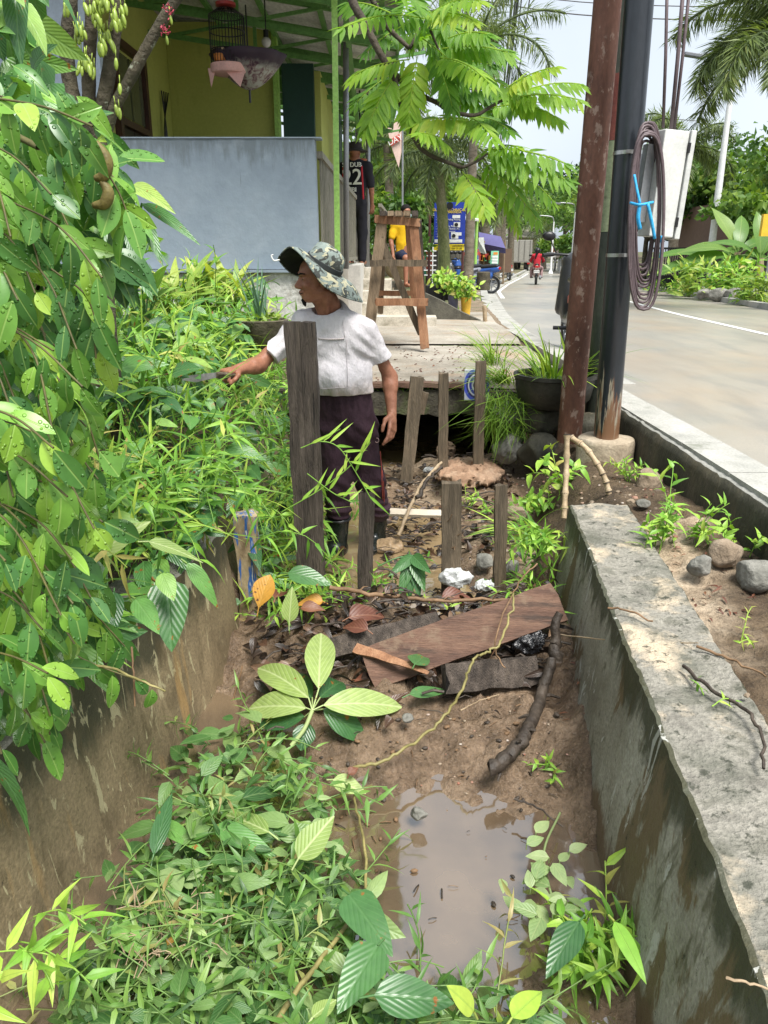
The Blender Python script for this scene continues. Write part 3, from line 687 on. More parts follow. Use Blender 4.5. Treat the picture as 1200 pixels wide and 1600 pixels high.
# drain walls: thick, worn, leaning back a little
def drain_wall(name, y0, y1, prof, mats, seed, label, idx):
    ys = np.arange(y0, y1 + .001, .025); k = None; V = []
    for y in ys:
        ring = prof(y); k = len(ring); V += [(x, y, z) for x, z in ring]
    V = np.array(V); top = V[:, 2] > V[:, 2].max() - .04
    V[:, 0] += .005 * fbm(V, 5, 3, seed) + .0035 * fbm(V, 40, 2, seed + 1); V[:, 2] += np.where(top, .007 * fbm(V, 9, 4, seed + 2) + .005 * fbm(V, 45, 2, seed + 4), 0)
    Q = []; MI = []
    for i in range(len(ys) - 1):
        for j in range(k - 1): Q.append((i * k + j, (i + 1) * k + j, (i + 1) * k + j + 1, i * k + j + 1)); MI.append(idx[j])
    n = len(V); Vs = list(V); mid = len(ys) - 1
    caps = [(mid * k + j) for j in range(k)]; cc = V[caps].mean(0); Vs.append(cc)
    for j in range(k - 1): Q.append((caps[j], n, n, caps[j + 1])); MI.append(0)
    Q2 = [q for q in Q]; me = bpy.data.meshes.new(name)
    me.from_pydata([tuple(v) for v in Vs], [], [tuple(dict.fromkeys(q)) for q in Q2]); me.polygons.foreach_set('material_index', MI)
    me.polygons.foreach_set('use_smooth', [True] * len(Q2)); me.set_sharp_from_angle(angle=rad(38)); me.update()
    o = link_mesh(name, me, mats, None); return tag(o, label, 'wall')
def profR(y):
    t = wr(y); w_ = .31; b = []
    for s in np.linspace(0, 1, 12): b.append((t - .10 + .10 * s, -.16 + (WRZ + .155) * s))
    b += [(t + .012, WRZ)] + [(t + w_ * s, WRZ + .004 * math.sin(s * 7 + y * 3)) for s in np.linspace(.1, .95, 9)] + [(t + w_, WRZ - .02), (t + w_ + .02, WRZ - .3)]
    return b
drain_wall('drain_wall', .2, 3.80, profR, [MT['wall_right'], MT['wall_top']], 5, 'low mossy grey concrete drain wall with a broad worn top, between mud and road', [0] * 12 + [1] * 9 + [0] * 2)
def profL(y):
    t = wl(y); b = [(t - .40, WLZ - .3), (t - .30, WLZ - .01)] + [(t - .28 + .2 * s, WLZ + .0) for s in (0, .5, .95)]
    for s in np.linspace(1, 0, 12): b.append((t - .07 * s, -.16 + (WLZ + .15) * s))
    return b
drain_wall('drain_wall', .3, 3.42, profL, [MT['wall_left'], MT['wall_top']], 15, 'brown water-stained drain wall under the overhanging weeds', [1] * 5 + [0] * 11)
# rough end of the left wall with old blue paint
g = NG('painted_end'); co = g.coord('Object', (1, 1, .5))
c_ = g.ramp(g.noise(co, 9, 5), [(.20, .14, .075), (.36, .28, .16), (.46, .38, .25)], .35, .65)
zz = g.sep(g.coord('Object')); st = g.noise(g.coord('Object', (4, 4, .5)), 9, 3)
c_ = g.mix(g.math('MULTIPLY', g.rng(st, .52, .56), g.rng(zz[2], .28, .36)), c_, (.035, .12, .36)); c_ = g.mix(g.rng(st, .63, .65), c_, (.6, .6, .52))
pe = g.done(g.pbr(c_, .75, g.bump(g.noise(co, 40, 4), .6, .01)))
m = MB(); m.bar((-.655, 3.55, -.1), (-.665, 3.55, .60), .10, .13, (0, 1, 0), 14, .012, 4)
tag(m.build('wall_end_post', pe, smooth=True, auto=40), 'tan weathered post at the left wall end with streaks of blue paint', 'post')
# ---------------------------------------------------------------- stakes, planks, sticks and rubbish in the drain
def stake(px0, py0, px1, py1, Y0, Y1, wpx, th, mat, label, name='wooden_stake', split=False, group=None, seed=1, depth=.12):
    a, b = at(px0, py0, Y0), at(px1, py1, Y1); wd = ms(wpx, (a + b) / 2)
    a2 = a + (a - b).normalized() * depth
    m = MB(); hint = (0, 1, 0)
    if not split: m.bar(a2, b, wd, th, hint, 16, .005, seed)
    else:
        x, y, d = frame(b - a2, hint)
        for sgn, f in ((-1, .55), (1, .45)):
            # one plank with a long crack from the top: two leaves that meet lower down
            o0 = x * (sgn * wd * .25); m.bar(a2 + o0 * .99, b + o0 * 1.03 + Vector((0, 0, .002 * sgn)), wd * .499, th, hint, 26, .0045, seed)
    o = m.build(name, mat, smooth=True, auto=35)
    return tag(o, label, 'plank' if split else 'stake', group)
GS = 'stakes driven into the drain'
stake(486, 888, 469, 503, 3.72, 3.68, 46, .06, MT['wood_dark'], 'tall wide cracked dark plank standing upright in front of the man', 'wooden_plank', True, None, 11)
stake(570, 908, 574, 769, 3.62, 3.62, 24, .03, MT['wood_dark'], 'narrow dark stake in front of the man\'s right-hand boot', seed=21, group=GS)
stake(705, 893, 706, 753, 3.66, 3.66, 31, .035, MT['wood_grey'], 'broad flat-topped grey stake beside the white plastic bag', seed=22, group=GS)
stake(781, 885, 783, 758, 3.74, 3.74, 19, .04, MT['wood_grey'], 'slim weathered stake with a dark wet foot beside the drain wall', seed=23, group=GS)
stake(637, 730, 652, 588, 5.65, 5.70, 20, .05, MT['wood_grey'], 'leaning grey stake before the culvert mouth behind the man\'s hand', seed=24, group=GS)
stake(692, 720, 693, 583, 5.60, 5.60, 15, .05, MT['wood_grey'], 'pole-like brown stake with sacking at its foot before the culvert', seed=25, group=GS)
stake(747, 722, 751, 564, 5.55, 5.55, 16, .05, MT['wood_grey'], 'tallest culvert stake standing before the blue painted tile', seed=26, group=GS)
stake(657, 646, 664, 613, 5.72, 5.72, 11, .03, MT['wood_grey'], 'short offcut of wood nailed behind the leaning stake', 'wood_offcut', seed=27, depth=0)
for (px, py, k) in ((699, 815, 0), (713, 838, 1), (703, 858, 2)):
    a = at(px, py, 3.645); m = MB(); m.tube([a, a + Vector((.012 + .006 * k, -.012, .018)), a + Vector((.02, -.02, .045 - .02 * k))], .002, 5)
    tag(m.build('bent_nail', MT['twig']), 'bent rusty nail sticking out of the broad grey stake', 'nail', 'nails in the broad stake')
# planks of the debris dam
def board(p, q, wd, th, mat, label, seed=1, hint=(0, -.35, 1), name='old_board', taper=1.0, amp=.006):
    m = MB(); m.bar(p, q, th, wd, hint, 22, amp, seed, taper) if False else m.bar(p, q, wd, th, hint, 22, amp, seed, taper)
    return tag(m.build(name, mat, smooth=True, auto=35), label, 'board')
def face_cam(p): return (Vector((0, 0, CZ)) - Vector(p)).normalized()
board(at(575, 1046, 2.86), at(874, 940, 3.12), ms(66, at(730, 990, 3)), .025, MT['wood_brown'], 'broad brown board slanting up to the concrete wall across the dam', 31, face_cam(at(730, 990, 3)) + Vector((0, 0, .3)))
board(at(520, 1012, 2.98), at(690, 972, 3.05), ms(34, at(600, 980, 3)), .02, MT['wood_dark'], 'short dark board half buried behind the slanting brown board', 32, face_cam(at(600, 980, 3)) + Vector((0, 0, .4)))
board(at(692, 1062, 2.80), at(838, 1048, 2.90), ms(46, at(760, 1050, 2.85)), .07, MT['wood_dark'], 'charred thick beam end lying under the slanting board', 33, face_cam(at(760, 1050, 2.85)), name='old_beam', amp=.011)
board(at(598, 800, 4.52), at(690, 803, 4.56), ms(13, at(640, 800, 4.5)), .02, flat('cut_wood', (.52, .45, .35), .7), 'short pale sawn board in the mud beside the man\'s leg', 34, (0, -.5, 1), amp=.002)
board(at(556, 1012, 2.92), at(668, 1050, 2.78), .045, .012, MT['dead'] if False else MT['wood_red'], 'thin reddish strip of wood at the foot of the dam', 35, (0, -.6, 1), taper=.4)
def stick(name, pts, r, mat, label, cat='stick', n=7, jit=.004, sub=7, group=None, knots=None, twigs=0, seed=1):
    c = spline(pts, sub); rr = random.Random(seed)
    c = [p + Vector((rr.gauss(0, jit), rr.gauss(0, jit), rr.gauss(0, jit))) for p in c]
    L = len(c); rs = [(r[0] + (r[1] - r[0]) * i / (L - 1)) * rr.uniform(.95, 1.06) for i in range(L)]
    if knots:
        rs = [q * (1.22 if i % knots == 0 else 1) for i, q in enumerate(rs)]
    m = MB(); m.tube(c, rs, n)
    for k in range(twigs):
        i = rr.randrange(2, L - 2); d = Vector((rr.gauss(0, 1), rr.gauss(0, 1), rr.gauss(0, .8))).normalized() * rr.uniform(.04, .12)
        m.tube([c[i], c[i] + d * .5 + Vector((0, 0, .01)), c[i] + d], [rs[i] * .5, rs[i] * .35, rs[i] * .2], 5)
    return tag(m.build(name, mat, smooth=True, auto=60), label, cat, group)
stick('wet_branch', [at(862, 1030, 2.83), at(846, 1085, 2.74), on(826, 1140, .12), on(798, 1178, .09), on(765, 1203, .07)], (.021, .027), MT['branch'], 'thick wet black branch leaning from the wall foot onto the mud', 'branch', 10, .003, 9, twigs=5, seed=3)
stick('branch_stub', [at(868, 1035, 2.84), at(866, 1000, 2.88), at(872, 960, 2.92)], (.030, .016), MT['branch'], 'broken dark branch stub against the corner of the concrete wall', 'branch', 9, .006, 6, seed=4)
stick('yellow_vine_stem', [at(800, 925, 3.0), at(803, 940, 2.93), at(795, 965, 2.86), at(783, 1000, 2.75), at(765, 1018, 2.70), at(740, 1030, 2.66), at(722, 1075, 2.60), on(690, 1125, .12), on(640, 1165, .09), on(595, 1190, .07), on(550, 1200, .05)], (.0042, .006), MT['vine'], 'long knobbly yellow vine snaking over the dam and mud', 'vine', 8, .003, 7, seed=5)
stick('yellow_vine_stem', [on(551, 1225, .04), on(556, 1260, .0), on(570, 1320, .0), on(572, 1390, .0)], (.004, .005), MT['vine'], 'straight yellow stem lying between the cut weeds and the puddle', 'vine', 7, .002, 6, seed=6)
stick('brown_twig', [at(515, 918, 3.15), at(600, 930, 3.2), at(690, 938, 3.22), at(800, 936, 3.24)], (.011, .008), MT['twig'], 'long reddish brown stick lying level along the top of the dam', 'stick', 8, .004, 7, twigs=3, seed=7)
stick('cane_stick', [at(622, 838, 4.35), at(640, 795, 4.5), at(662, 752, 4.75), at(690, 722, 4.95)], (.011, .009), MT['pale_twig'], 'jointed brown cane lying in the mud beside the man', 'stick', 8, .002, 6, knots=4, seed=8)
stick('black_stick', [at(652, 780, 4.55), at(668, 752, 4.65), at(690, 730, 4.8)], (.014, .009), MT['branch'], 'crooked black stick beside the jointed cane', 'stick', 7, .008, 6, seed=9)
stick('thin_twig', [at(840, 880, 3.3), at(815, 905, 3.2), at(790, 950, 3.0), at(773, 1010, 2.8), at(790, 1045, 2.72)], (.004, .003), MT['twig'], 'thin curved brown twig crossing the slanting board', 'twig', 6, .002, 6, seed=10)
stick('thin_twig', [at(877, 992, 2.9), at(930, 998, 2.6), at(1000, 1003, 2.45), on(1090, 1005, .60)], (.003, .002), MT['pale_twig'], 'thin pale twig reaching over the edge of the concrete wall', 'twig', 6, .001, 6, seed=11)
stick('thin_twig', [on(1070, 1040, .60), on(1110, 1078, .60), on(1165, 1110, .60), on(1190, 1150, .60), on(1192, 1200, .60)], (.006, .004), MT['branch'], 'crooked dark twig lying on the broad wall top', 'twig', 7, .003, 6, seed=12)
stick('thin_twig', [on(1090, 1010, .59), on(1140, 1030, .58), on(1198, 1056, .58)], (.005, .003), MT['twig'], 'brown twig on the sand at the right frame edge', 'twig', 7, .003, 5, seed=13)
stick('thin_twig', [on(1135, 1528, .60), on(1165, 1535, .60), on(1200, 1545, .59)], (.003, .002), MT['pale_twig'], 'short pale twig on the nearest end of the wall top', 'twig', 6, .001, 5, seed=14)
stick('thin_twig', [on(950, 950, .59), on(985, 955, .60), on(1020, 972, .59)], (.004, .003), MT['twig'], 'red-brown twig among crumbs on the far wall top', 'twig', 6, .002, 5, seed=15)
stick('thin_twig', [on(720, 1110, .12), on(750, 1095, .12), on(780, 1085, .12)], (.003, .002), MT['pale_twig'], 'thin straw twig on the mud under the charred beam', 'twig', 6, .001, 5, seed=16)
stick('thin_twig', [on(805, 1248, .03), on(840, 1262, .03), on(878, 1290, .02)], (.004, .003), MT['branch'], 'black twig lying in the shallow water near the right wall', 'twig', 6, .002, 5, seed=17)
stick('bamboo_stalk', [on(430, 1598, .1), on(470, 1540, .1), on(520, 1475, .08), on(545, 1440, .05)], (.007, .006), MT['vine'], 'straight pale yellow stalk in the nearest cut weeds', 'stick', 8, .001, 5, seed=18)
m = MB()
for k in range(440):           # crumbs of broken twig and bark: nobody could count them
    px, py = R.uniform(420, 868), R.gauss(965, 46)
    if k % 5 < 2: px, py = R.uniform(590, 800), R.uniform(715, 860)
    p = on(px, py, .17 + .05 * R.random()); p.z = max(.075, float(gz(p.x, p.y))) + .012 + R.random() * .05 + (.09 if 600 < px < 860 and 915 < py < 1000 and R.random() < .4 else 0)
    a = R.uniform(-.9, .9); L = R.uniform(.03, .16); d = Vector((math.cos(a), math.sin(a) * .5, R.uniform(-.15, .25))) * L
    m.tube([p - d * .5, p + Vector((0, 0, .012)), p + d * .5], [R.uniform(.002, .006)] * 3, 5)
tag(m.build('twig_litter', MT['branch']), 'tangle of dark broken twigs and bark caught on the dam', 'litter', kind='stuff')
# rubble and pebbles
def rock(name, c, r, mat, label, cat='rock', seed=0, res=None, group=None, n=.22, kind=None):
    r = np.array(r); res = res or max(r) / 11
    s = SDF(np.array(c) - r * 1.5, np.array(c) + r * 1.5, res); s.ell(c, r * .95); 
    rr = random.Random(seed)
    for k in range(7):
        d = Vector((rr.gauss(0, 1), rr.gauss(0, 1), rr.gauss(0, .7))).normalized(); s.cut([c[i] + d[i] * r[i] * rr.uniform(.62, .86) for i in range(3)], d)
    s.noise(min(r) * n, .9 / max(r), 3, seed)
    return tag(link_mesh(name, s.mesh(name), mat, None), label, cat, group, kind)
def prk(px, py, wpx, hpx, z, mat, label, seed, nm='stone', **k):
    p = on(px, py, z); w_ = ms(wpx, p) / 2; h_ = ms(hpx, p) / 2
    return rock(nm, (p.x, p.y, z + h_ * .55), (w_, w_ * .9, h_), mat, label, 'stone', seed, **k)
prk(1134, 880, 66, 52, .58, MT['rock'], 'rounded brown boulder on the sand by the kerb', 41)
prk(1095, 893, 40, 34, .57, MT['grey_rock'], 'small dark stone in front of the brown boulder', 42)
prk(1178, 908, 74, 52, .56, MT['grey_rock'], 'rough concrete lump with turquoise paint at the right frame edge', 43, 'concrete_lump')
prk(1012, 762, 44, 40, .55, MT['rock'], 'tan earth-covered stone behind the end of the drain wall', 44)
prk(1005, 790, 26, 14, .56, MT['grey_rock'], 'flat dark stone behind the end of the drain wall', 45)
prk(755, 885, 30, 26, .16, MT['grey_rock'], 'pale grey stone left of the slim weathered stake', 46)
prk(800, 893, 24, 24, .16, MT['grey_rock'], 'mossy stone right of the slim weathered stake', 47)
prk(805, 808, 34, 26, .26, MT['rock'], 'earth-brown stone on the slope under the drooping grass', 48)
prk(654, 1276, 30, 20, .0, MT['grey_rock'], 'grey stone lying in the brown puddle', 49)
prk(637, 1126, 20, 14, .09, MT['grey_rock'], 'small dark stone on the mud below the big cut leaves', 50)
prk(1167, 1448 - 360, 10, 8, .59, MT['rock'], 'tiny tan pebble on the wall top', 51)
prk(985, 1058 - 270, 16, 12, .57, MT['rock'], 'small tan pebble behind the wall end', 52)
m = MB()
for k in range(700):
    if k < 420:
        px, py = R.uniform(600, 870), R.uniform(730, 900); p = on(px, py, .2); z = float(gz(p.x, p.y)); p.z = z
        if z < .10: continue
    elif k < 560:
        px, py = R.uniform(910, 1060), R.uniform(735, 860); p = on(px, py, .55); p.z = float(gz(p.x, p.y))
    else:
        px, py = R.uniform(650, 890), R.uniform(1080, 1300); p = on(px, py, .1); p.z = float(gz(p.x, p.y))
        if p.z < -.03: continue
    r = R.uniform(.004, .013) * (1.7 if R.random() < .12 and k < 560 else 1) * (.5 if k >= 560 else 1); m.r = R.random()
    m.ball(p, (r * R.uniform(.8, 1.5), r, r * .6), 6, Matrix.Rotation(R.random() * 6, 3, 'Z'))
g = NG('gravel'); a_ = g.n('Attribute', attribute_name='rnd').outputs['Fac']
gm = g.done(g.pbr(g.ramp(a_, [(.08, .06, .045), (.20, .15, .10), (.33, .27, .2), (.26, .11, .07), (.40, .37, .32)], 0, 1), .8, g.bump(g.noise(g.coord('Object'), 120), .4, .004)))
tag(m.build('gravel', gm, smooth=True, auto=50), 'loose gravel and crumbs of brick on the mud', 'gravel', kind='stuff')
# plastic bags and sacking
def crumple(name, c, r, mat, label, cat, seed, amp=.35, fs=1.5):
    r = np.array(r); s = SDF(np.array(c) - r * 1.7, np.array(c) + r * 1.7, max(r) / 16); s.ell(c, r)
    rr = random.Random(seed)
    for k in range(5): s.ell([c[i] + rr.uniform(-.6, .6) * r[i] for i in range(3)], r * rr.uniform(.3, .55), k=float(min(r)) * .4)
    sc = 1 / max(r)
    s.func(lambda p: amp * min(r) * (np.abs(fbm(p, fs * sc, 4, seed)) - .35))
    return tag(link_mesh(name, s.mesh(name), mat, None), label, cat)
wb = surf('white_plastic', [(.34, .35, .34), (.60, .61, .60)], 30, .3, .5, 70, .008, spec=.6)
p = on(712, 910, .22); crumple('plastic_bag', (p.x, p.y, .25), (.085, .04, .045), wb, 'crumpled white plastic bag at the foot of the broad grey stake', 'bag', 3, .5)
p = on(757, 920, .20); crumple('plastic_scrap', (p.x, p.y, .22), (.045, .03, .028), wb, 'small torn white plastic scrap right of the white bag', 'bag', 5, .5)
p = at(826, 1003, 2.96); crumple('plastic_bag', p + Vector((.01, .05, -.02)), (.075, .05, .045), surf('black_film', [(.008, .008, .009), (.02, .02, .022)], 20, .22, .7, 60, .01, spec=.6), 'crumpled black plastic bag hung up above the charred beam', 'bag', 7, .9)
p = on(735, 755, .2); sk_ = surf('jute_sack', [(.22, .13, .08), (.33, .21, .135), (.42, .30, .21)], 6, .9, .6, 60, .01)
crumple('jute_sack', (p.x, p.y + .1, .26), (.24, .30, .05), sk_, 'flat dirty brown sack lying before the culvert mouth', 'sack', 9, 1.5, 4)
p = on(695, 722, .16); crumple('sacking', (p.x, p.y, .24), (.07, .05, .09), surf('grey_sack', [(.13, .09, .06), (.25, .18, .12)], 12, .9, .6, 60, .01), 'brown sacking tied round the foot of the round stake', 'sack', 10, .9, 3)
p = on(605, 858, .09); crumple('mud_lump', (p.x, p.y, .11), (.10, .07, .045), surf('pale_mud', [(.30, .20, .11), (.42, .30, .18)], 8, .45, .4, 50, .01), 'smooth wet lump of pale mud beside the right-hand boot', 'mud lump', 12, .4)
p = on(672, 738, .17); crumple('plastic_scrap', (p.x, p.y, .19), (.05, .04, .02), wb, 'white scrap of plastic among leaves by the culvert', 'bag', 13, .6)
# ---------------------------------------------------------------- footbridge over the culvert
fb = thing('footbridge', 'low concrete footbridge with mossy edge beam over the dark culvert', 'bridge', (.2, 6.3, .5))
def wobble(m, amp, s, seed):
    V = np.array(m.v); m.v = [tuple(p) for p in V + amp * np.stack([fbm(V, s, 3, seed), fbm(V, s, 3, seed + 3), fbm(V, s, 3, seed + 6)], 1)]; return m
m = MB(); m.bar((-1.2, 6.22, .66), (1.22, 6.22, .66), .16, .19, (0, 0, 1), 70, .018, 5); m.build('edge_beam', surf('mossy_beam', [(.035, .032, .022), (.07, .062, .045), (.12, .10, .07)], 5, .85, .8, 40, .015, layers=[dict(col=(.06, .10, .02), scale=5, lo=.52, hi=.68, a=.8)]), fb, smooth=True, auto=45)
m = MB(); m.bar((-1.3, 7.5, .785), (1.18, 7.5, .785), 2.56, .05, (0, 0, 1), 50, .006, 9); m.build('deck_slab', MT['apron'], fb, smooth=True, auto=40)
m = MB(); m.bar((-.2, 6.17, .80), (.62, 6.15, .80), .10, .035, (0, 0, 1), 30, .004, 12); m.build('edge_plank', MT['wood_brown'], fb, smooth=True, auto=40)
m = MB(); m.box((-.56, 7.4, .3), (.12, 2.4, .72)); m.box((1.08, 7.4, .3), (.12, 2.4, .72)); m.box((.3, 8.64, .3), (1.7, .1, .8)); m.build('abutment', MT['old_pole'], fb)
# blue tile leaning on the beam
def tile_mat():
    g = NG('patterned_tile'); x, y, z = g.sep(g.coord('Generated'))
    a = g.math('SUBTRACT', x, .5); b = g.math('SUBTRACT', z, .5); d = g.math('POWER', g.math('ADD', g.math('MULTIPLY', a, a), g.math('MULTIPLY', b, b)), .5)
    c = g.mix(g.rng(d, .14, .16), (.02, .02, .03), (.55, .56, .6)); c = g.mix(g.rng(d, .20, .22), c, (.035, .05, .32)); c = g.mix(g.rng(d, .30, .32), c, (.60, .61, .66))
    c = g.mix(g.rng(d, .35, .37), c, (.03, .03, .12)); c = g.mix(g.rng(d, .42, .44), c, (.06, .09, .5)); c = g.mix(g.rng(d, .52, .54), c, (.5, .52, .6))
    return g.done(g.pbr(c, .2))
m = MB(); c0 = at(746, 603, 5.95); m.bar(c0 + Vector((0, .02, -.115)), c0 + Vector((.0, .07, .115)), .19, .012, (0, 1, 0)); tag(m.build('painted_tile', tile_mat(), bevel=.002), 'blue and white ringed tile leaning on the footbridge edge', 'tile')
# stone heap and tub of grass at the footbridge end
for k, (px, py, w_, h_, Y) in enumerate(((800, 650, 60, 40, 5.75), (845, 655, 70, 46, 5.65), (795, 700, 50, 46, 5.6), (840, 705, 66, 50, 5.5), (880, 665, 30, 60, 5.75), (770, 640, 30, 50, 5.95))):
    p = at(px, py, Y); r = (ms(w_, p) * .55, ms(w_, p) * .5, ms(h_, p) * .55)
    rock('stone_block', tuple(p), r, MT['kerb_dark'] if k % 2 else MT['grey_rock'], ['dark stone under the left rim of the black tub', 'dark stone directly under the black tub', 'lower stone at the culvert corner', 'lowest stone on the slope below the tub', 'upright stone between tub and rusty pole', 'stone at the end of the edge beam'][k], 'stone', 60 + k, group='stones holding up the tub')
tub = thing('planter_tub', 'black round tub of strap-leaved grass at the footbridge end', 'planter', at(852, 630, 5.55))
tc_ = at(864, 634, 5.6); rt = .275
m = MB(); m.lathe([(rt * .70, 0), (rt * .93, .06), (rt * 1.0, .15), (rt * 1.03, .205), (rt * 1.07, .21), (rt * 1.07, .235), (rt * .98, .235), (rt * .95, .19), (.01, .185)], tc_, 40); m.build('tub', surf('dirty_black_tub', [(.022, .021, .018), (.045, .042, .034)], 5, .5, .3, 40, .006, layers=[dict(col=(.10, .085, .055), scale=6, lo=.54, hi=.7, a=.6)]), tub, smooth=True, auto=40)
lb = LB()
for k in range(90):
    a = R.random() * 6.28; b = tc_ + Vector((math.cos(a) * rt * R.random() * .8, math.sin(a) * rt * R.random() * .8, .19))
    el = R.uniform(.55, 1.35); d = (math.cos(a) * math.cos(el), math.sin(a) * math.cos(el), math.sin(el))
    lb.add([b], [d], [(-math.cos(a), -math.sin(a), .4)], R.uniform(.25, .55), R.uniform(.012, .022), 'blade', 6, R.uniform(.05, .7), .3, R.random(), seed=k)
for k in range(9):
    a = R.random() * 6.28; b = tc_ + Vector((.11 + R.gauss(0, .03), -.05 + R.gauss(0, .04), .19)); d = (R.gauss(0, .12), R.gauss(0, .12), 1)
    lb.add([b], [d], [(0, -1, .2)], R.uniform(.28, .42), .03, 'lance', 6, R.uniform(-.05, .15), .3, .8 + .2 * R.random(), seed=k)
lb.build('grass_clump', MT['grass'], tub)
# ---------------------------------------------------------------- poles on the verge
def pole(name, label, b, t, r0, r1, mat, n=28):
    m = MB(); b, t = Vector(b), Vector(t); m.tube([lerp(b, t, k / 12) for k in range(13)], [lerp(r0, r1, k / 12) for k in range(13)], n); return tag(m.build(name, mat, smooth=True, auto=50), label, 'pole')
b = at(889, 690, 5.15); t = at(953, -40, 5.15); pole('steel_pole', 'rusty brown steel pole standing nearest the drain', b, t + (t - b) * .5, .080, .080, MT['rust_pole'])
old = thing('utility_pole', 'thick dark painted pole with red and pale green bands behind the black pole', 'pole', at(932, 648, 5.65))
b = at(936, 652, 5.65); t = at(985, -40, 5.65); up = (t - b)
def sect(f0, f1, r, mat, nm, par): 
    m = MB(); m.tube([b + up * f0, b + up * f1], r, 28); return m.build(nm, mat, par, smooth=True, auto=50)
sect(0, 1.5, .105, MT['old_pole'], 'shaft', old)
sect(.46, .66, .1065, surf('pale_green_paint', [(.16, .20, .11), (.24, .28, .17)], 5, .6, .4, 40, .004, layers=[dict(col=(.06, .06, .04), scale=9, lo=.6, hi=.7, a=.8)]), 'paint_band', old)
sect(.661, .80, .1065, surf('faded_red_paint', [(.12, .03, .022), (.19, .055, .04)], 5, .6, .4, 40, .004, layers=[dict(col=(.05, .04, .03), scale=9, lo=.6, hi=.7, a=.8)]), 'paint_band', old)
p = at(925, 652, 5.6); rock('footing_stone', (p.x, p.y, p.z - .1), (.20, .17, .14), MT['kerb_dark'], 'rough concrete footing under the thick dark pole', 'stone', 77)
bp = thing('utility_pole', 'glossy black steel pole on a round concrete foot with cables and cabinet', 'pole', on(947, 735, .5))
b = at(947, 684, 4.86); t = at(1002, -40, 4.86); up = t - b; bpb, bpt = b, t
sect(-.02, 1.5, .0775, MT['black_pole'], 'shaft', bp)
m = MB(); c0 = Vector((b.x, b.y, b.z)); m.lathe([(.178, -.36), (.178, -.03), (.172, -.005), (.165, 0), (.08, .004)], c0, 40); V = np.array(m.v); V += .006 * fbm(V, 9, 3, 5)[:, None]; m.v = [tuple(q) for q in V]; m.build('foot', surf('round_concrete', [(.24, .19, .13), (.34, .28, .20), (.42, .36, .27)], 5, .85, .5, 50, .01, layers=[dict(col=(.10, .085, .05), scale=4, lo=.5, hi=.7, z=(.25, .0), a=.7)]), bp, smooth=True, auto=40)
for f, nm in ((.437, 'clamp_band'), (.655, 'clamp_band')):
    m = MB(); m.tube([b + up * (f - .004), b + up * (f + .004)], .0805, 28); q = b + up * f; m.box(q + Vector((-.02, -.085, 0)), (.03, .02, .018)); m.build(nm, flat('steel', (.5, .5, .48), .3, .9), bp, smooth=True, auto=40)
# cabinet on the pole
cb = thing('meter_cabinet', 'pale grey metal cabinet strapped to the black pole', 'cabinet', at(1035, 370, 4.75))
x0 = at(1008, 366, 4.70); x1 = at(1064, 210, 4.70); yaw = rad(24)
cc = (x0 + x1) / 2; Rm = Matrix.Rotation(rad(-58), 4, 'Z') @ Matrix.Rotation(rad(-3.5), 4, 'X')
Rm = Matrix.Rotation(rad(3.2), 4, 'Y') @ Matrix.Rotation(rad(14), 4, 'Z')
cw, ch, cdp = .15, .545, .13
m = MB(); m.box(cc, (cw, cdp, ch), Rm); m.build('body', flat('cabinet_paint', (.58, .59, .56), .45), cb, bevel=.006)
R3 = Rm.to_3x3(); ox = R3 @ Vector((1, 0, 0)); oy = R3 @ Vector((0, 1, 0)); oz = R3 @ Vector((0, 0, 1))
m = MB(); m.box(cc + ox * (cw / 2 + .024), (.032, cdp + .012, ch + .012), Rm); dr_ = m.build('door', flat('cabinet_door', (.52, .53, .51), .45), cb, bevel=.004)
for s in (-.19, .19):
    m = MB(); m.box(cc + ox * (cw / 2 + .005) - oy * (cdp / 2 + .005) + oz * s, (.014, .012, .05), Rm); m.build('hinge', MT['black'], dr_)
m = MB(); m.box(cc - ox * (cw / 2 + .03) + oy * .02, (.05, .05, .4), Rm); m.build('bracket', MT['grey_metal'], cb)
# cable coil hanging on the pole
ck = thing('cable_coil', 'coil of grey-brown cable hanging beside the white cabinet', 'cable', at(1008, 495, 4.62))
cab = surf('cable_sheath', [(.07, .05, .055), (.13, .095, .10)], 6, .45, .1, 60, .002); 
for k in range(13):
    top, bot = 186 + R.uniform(0, 26) + (14 if k > 9 else 0), 494 - k * 6.5 - R.uniform(0, 10); cxp = 1008 + R.uniform(-5, 5); wpx = R.uniform(20, 27) * (1 - .02 * k)
    Yk = 4.57 + k * .010; pts = []
    for j in range(37):
        a = 2 * math.pi * j / 36; sx = math.cos(a); sy = math.sin(a)
        ex = math.copysign(abs(sx) ** .7, sx); ey = math.copysign(abs(sy) ** .95, sy)
        pts.append(at(cxp + wpx * ex + 12 * (-ey) * .0 + ey * 4, (top + bot) / 2 - (bot - top) / 2 * ey, Yk + .03 * sx + .006 * math.sin(3 * a + k)))
    m = MB(); m.tube(pts, .0075, 7, cap=False); m.build('cable_loop', cab, ck, smooth=True)
tw = surf('blue_twine', [(.02, .28, .60), (.05, .42, .75)], 30, .5, .5, 90, .004)
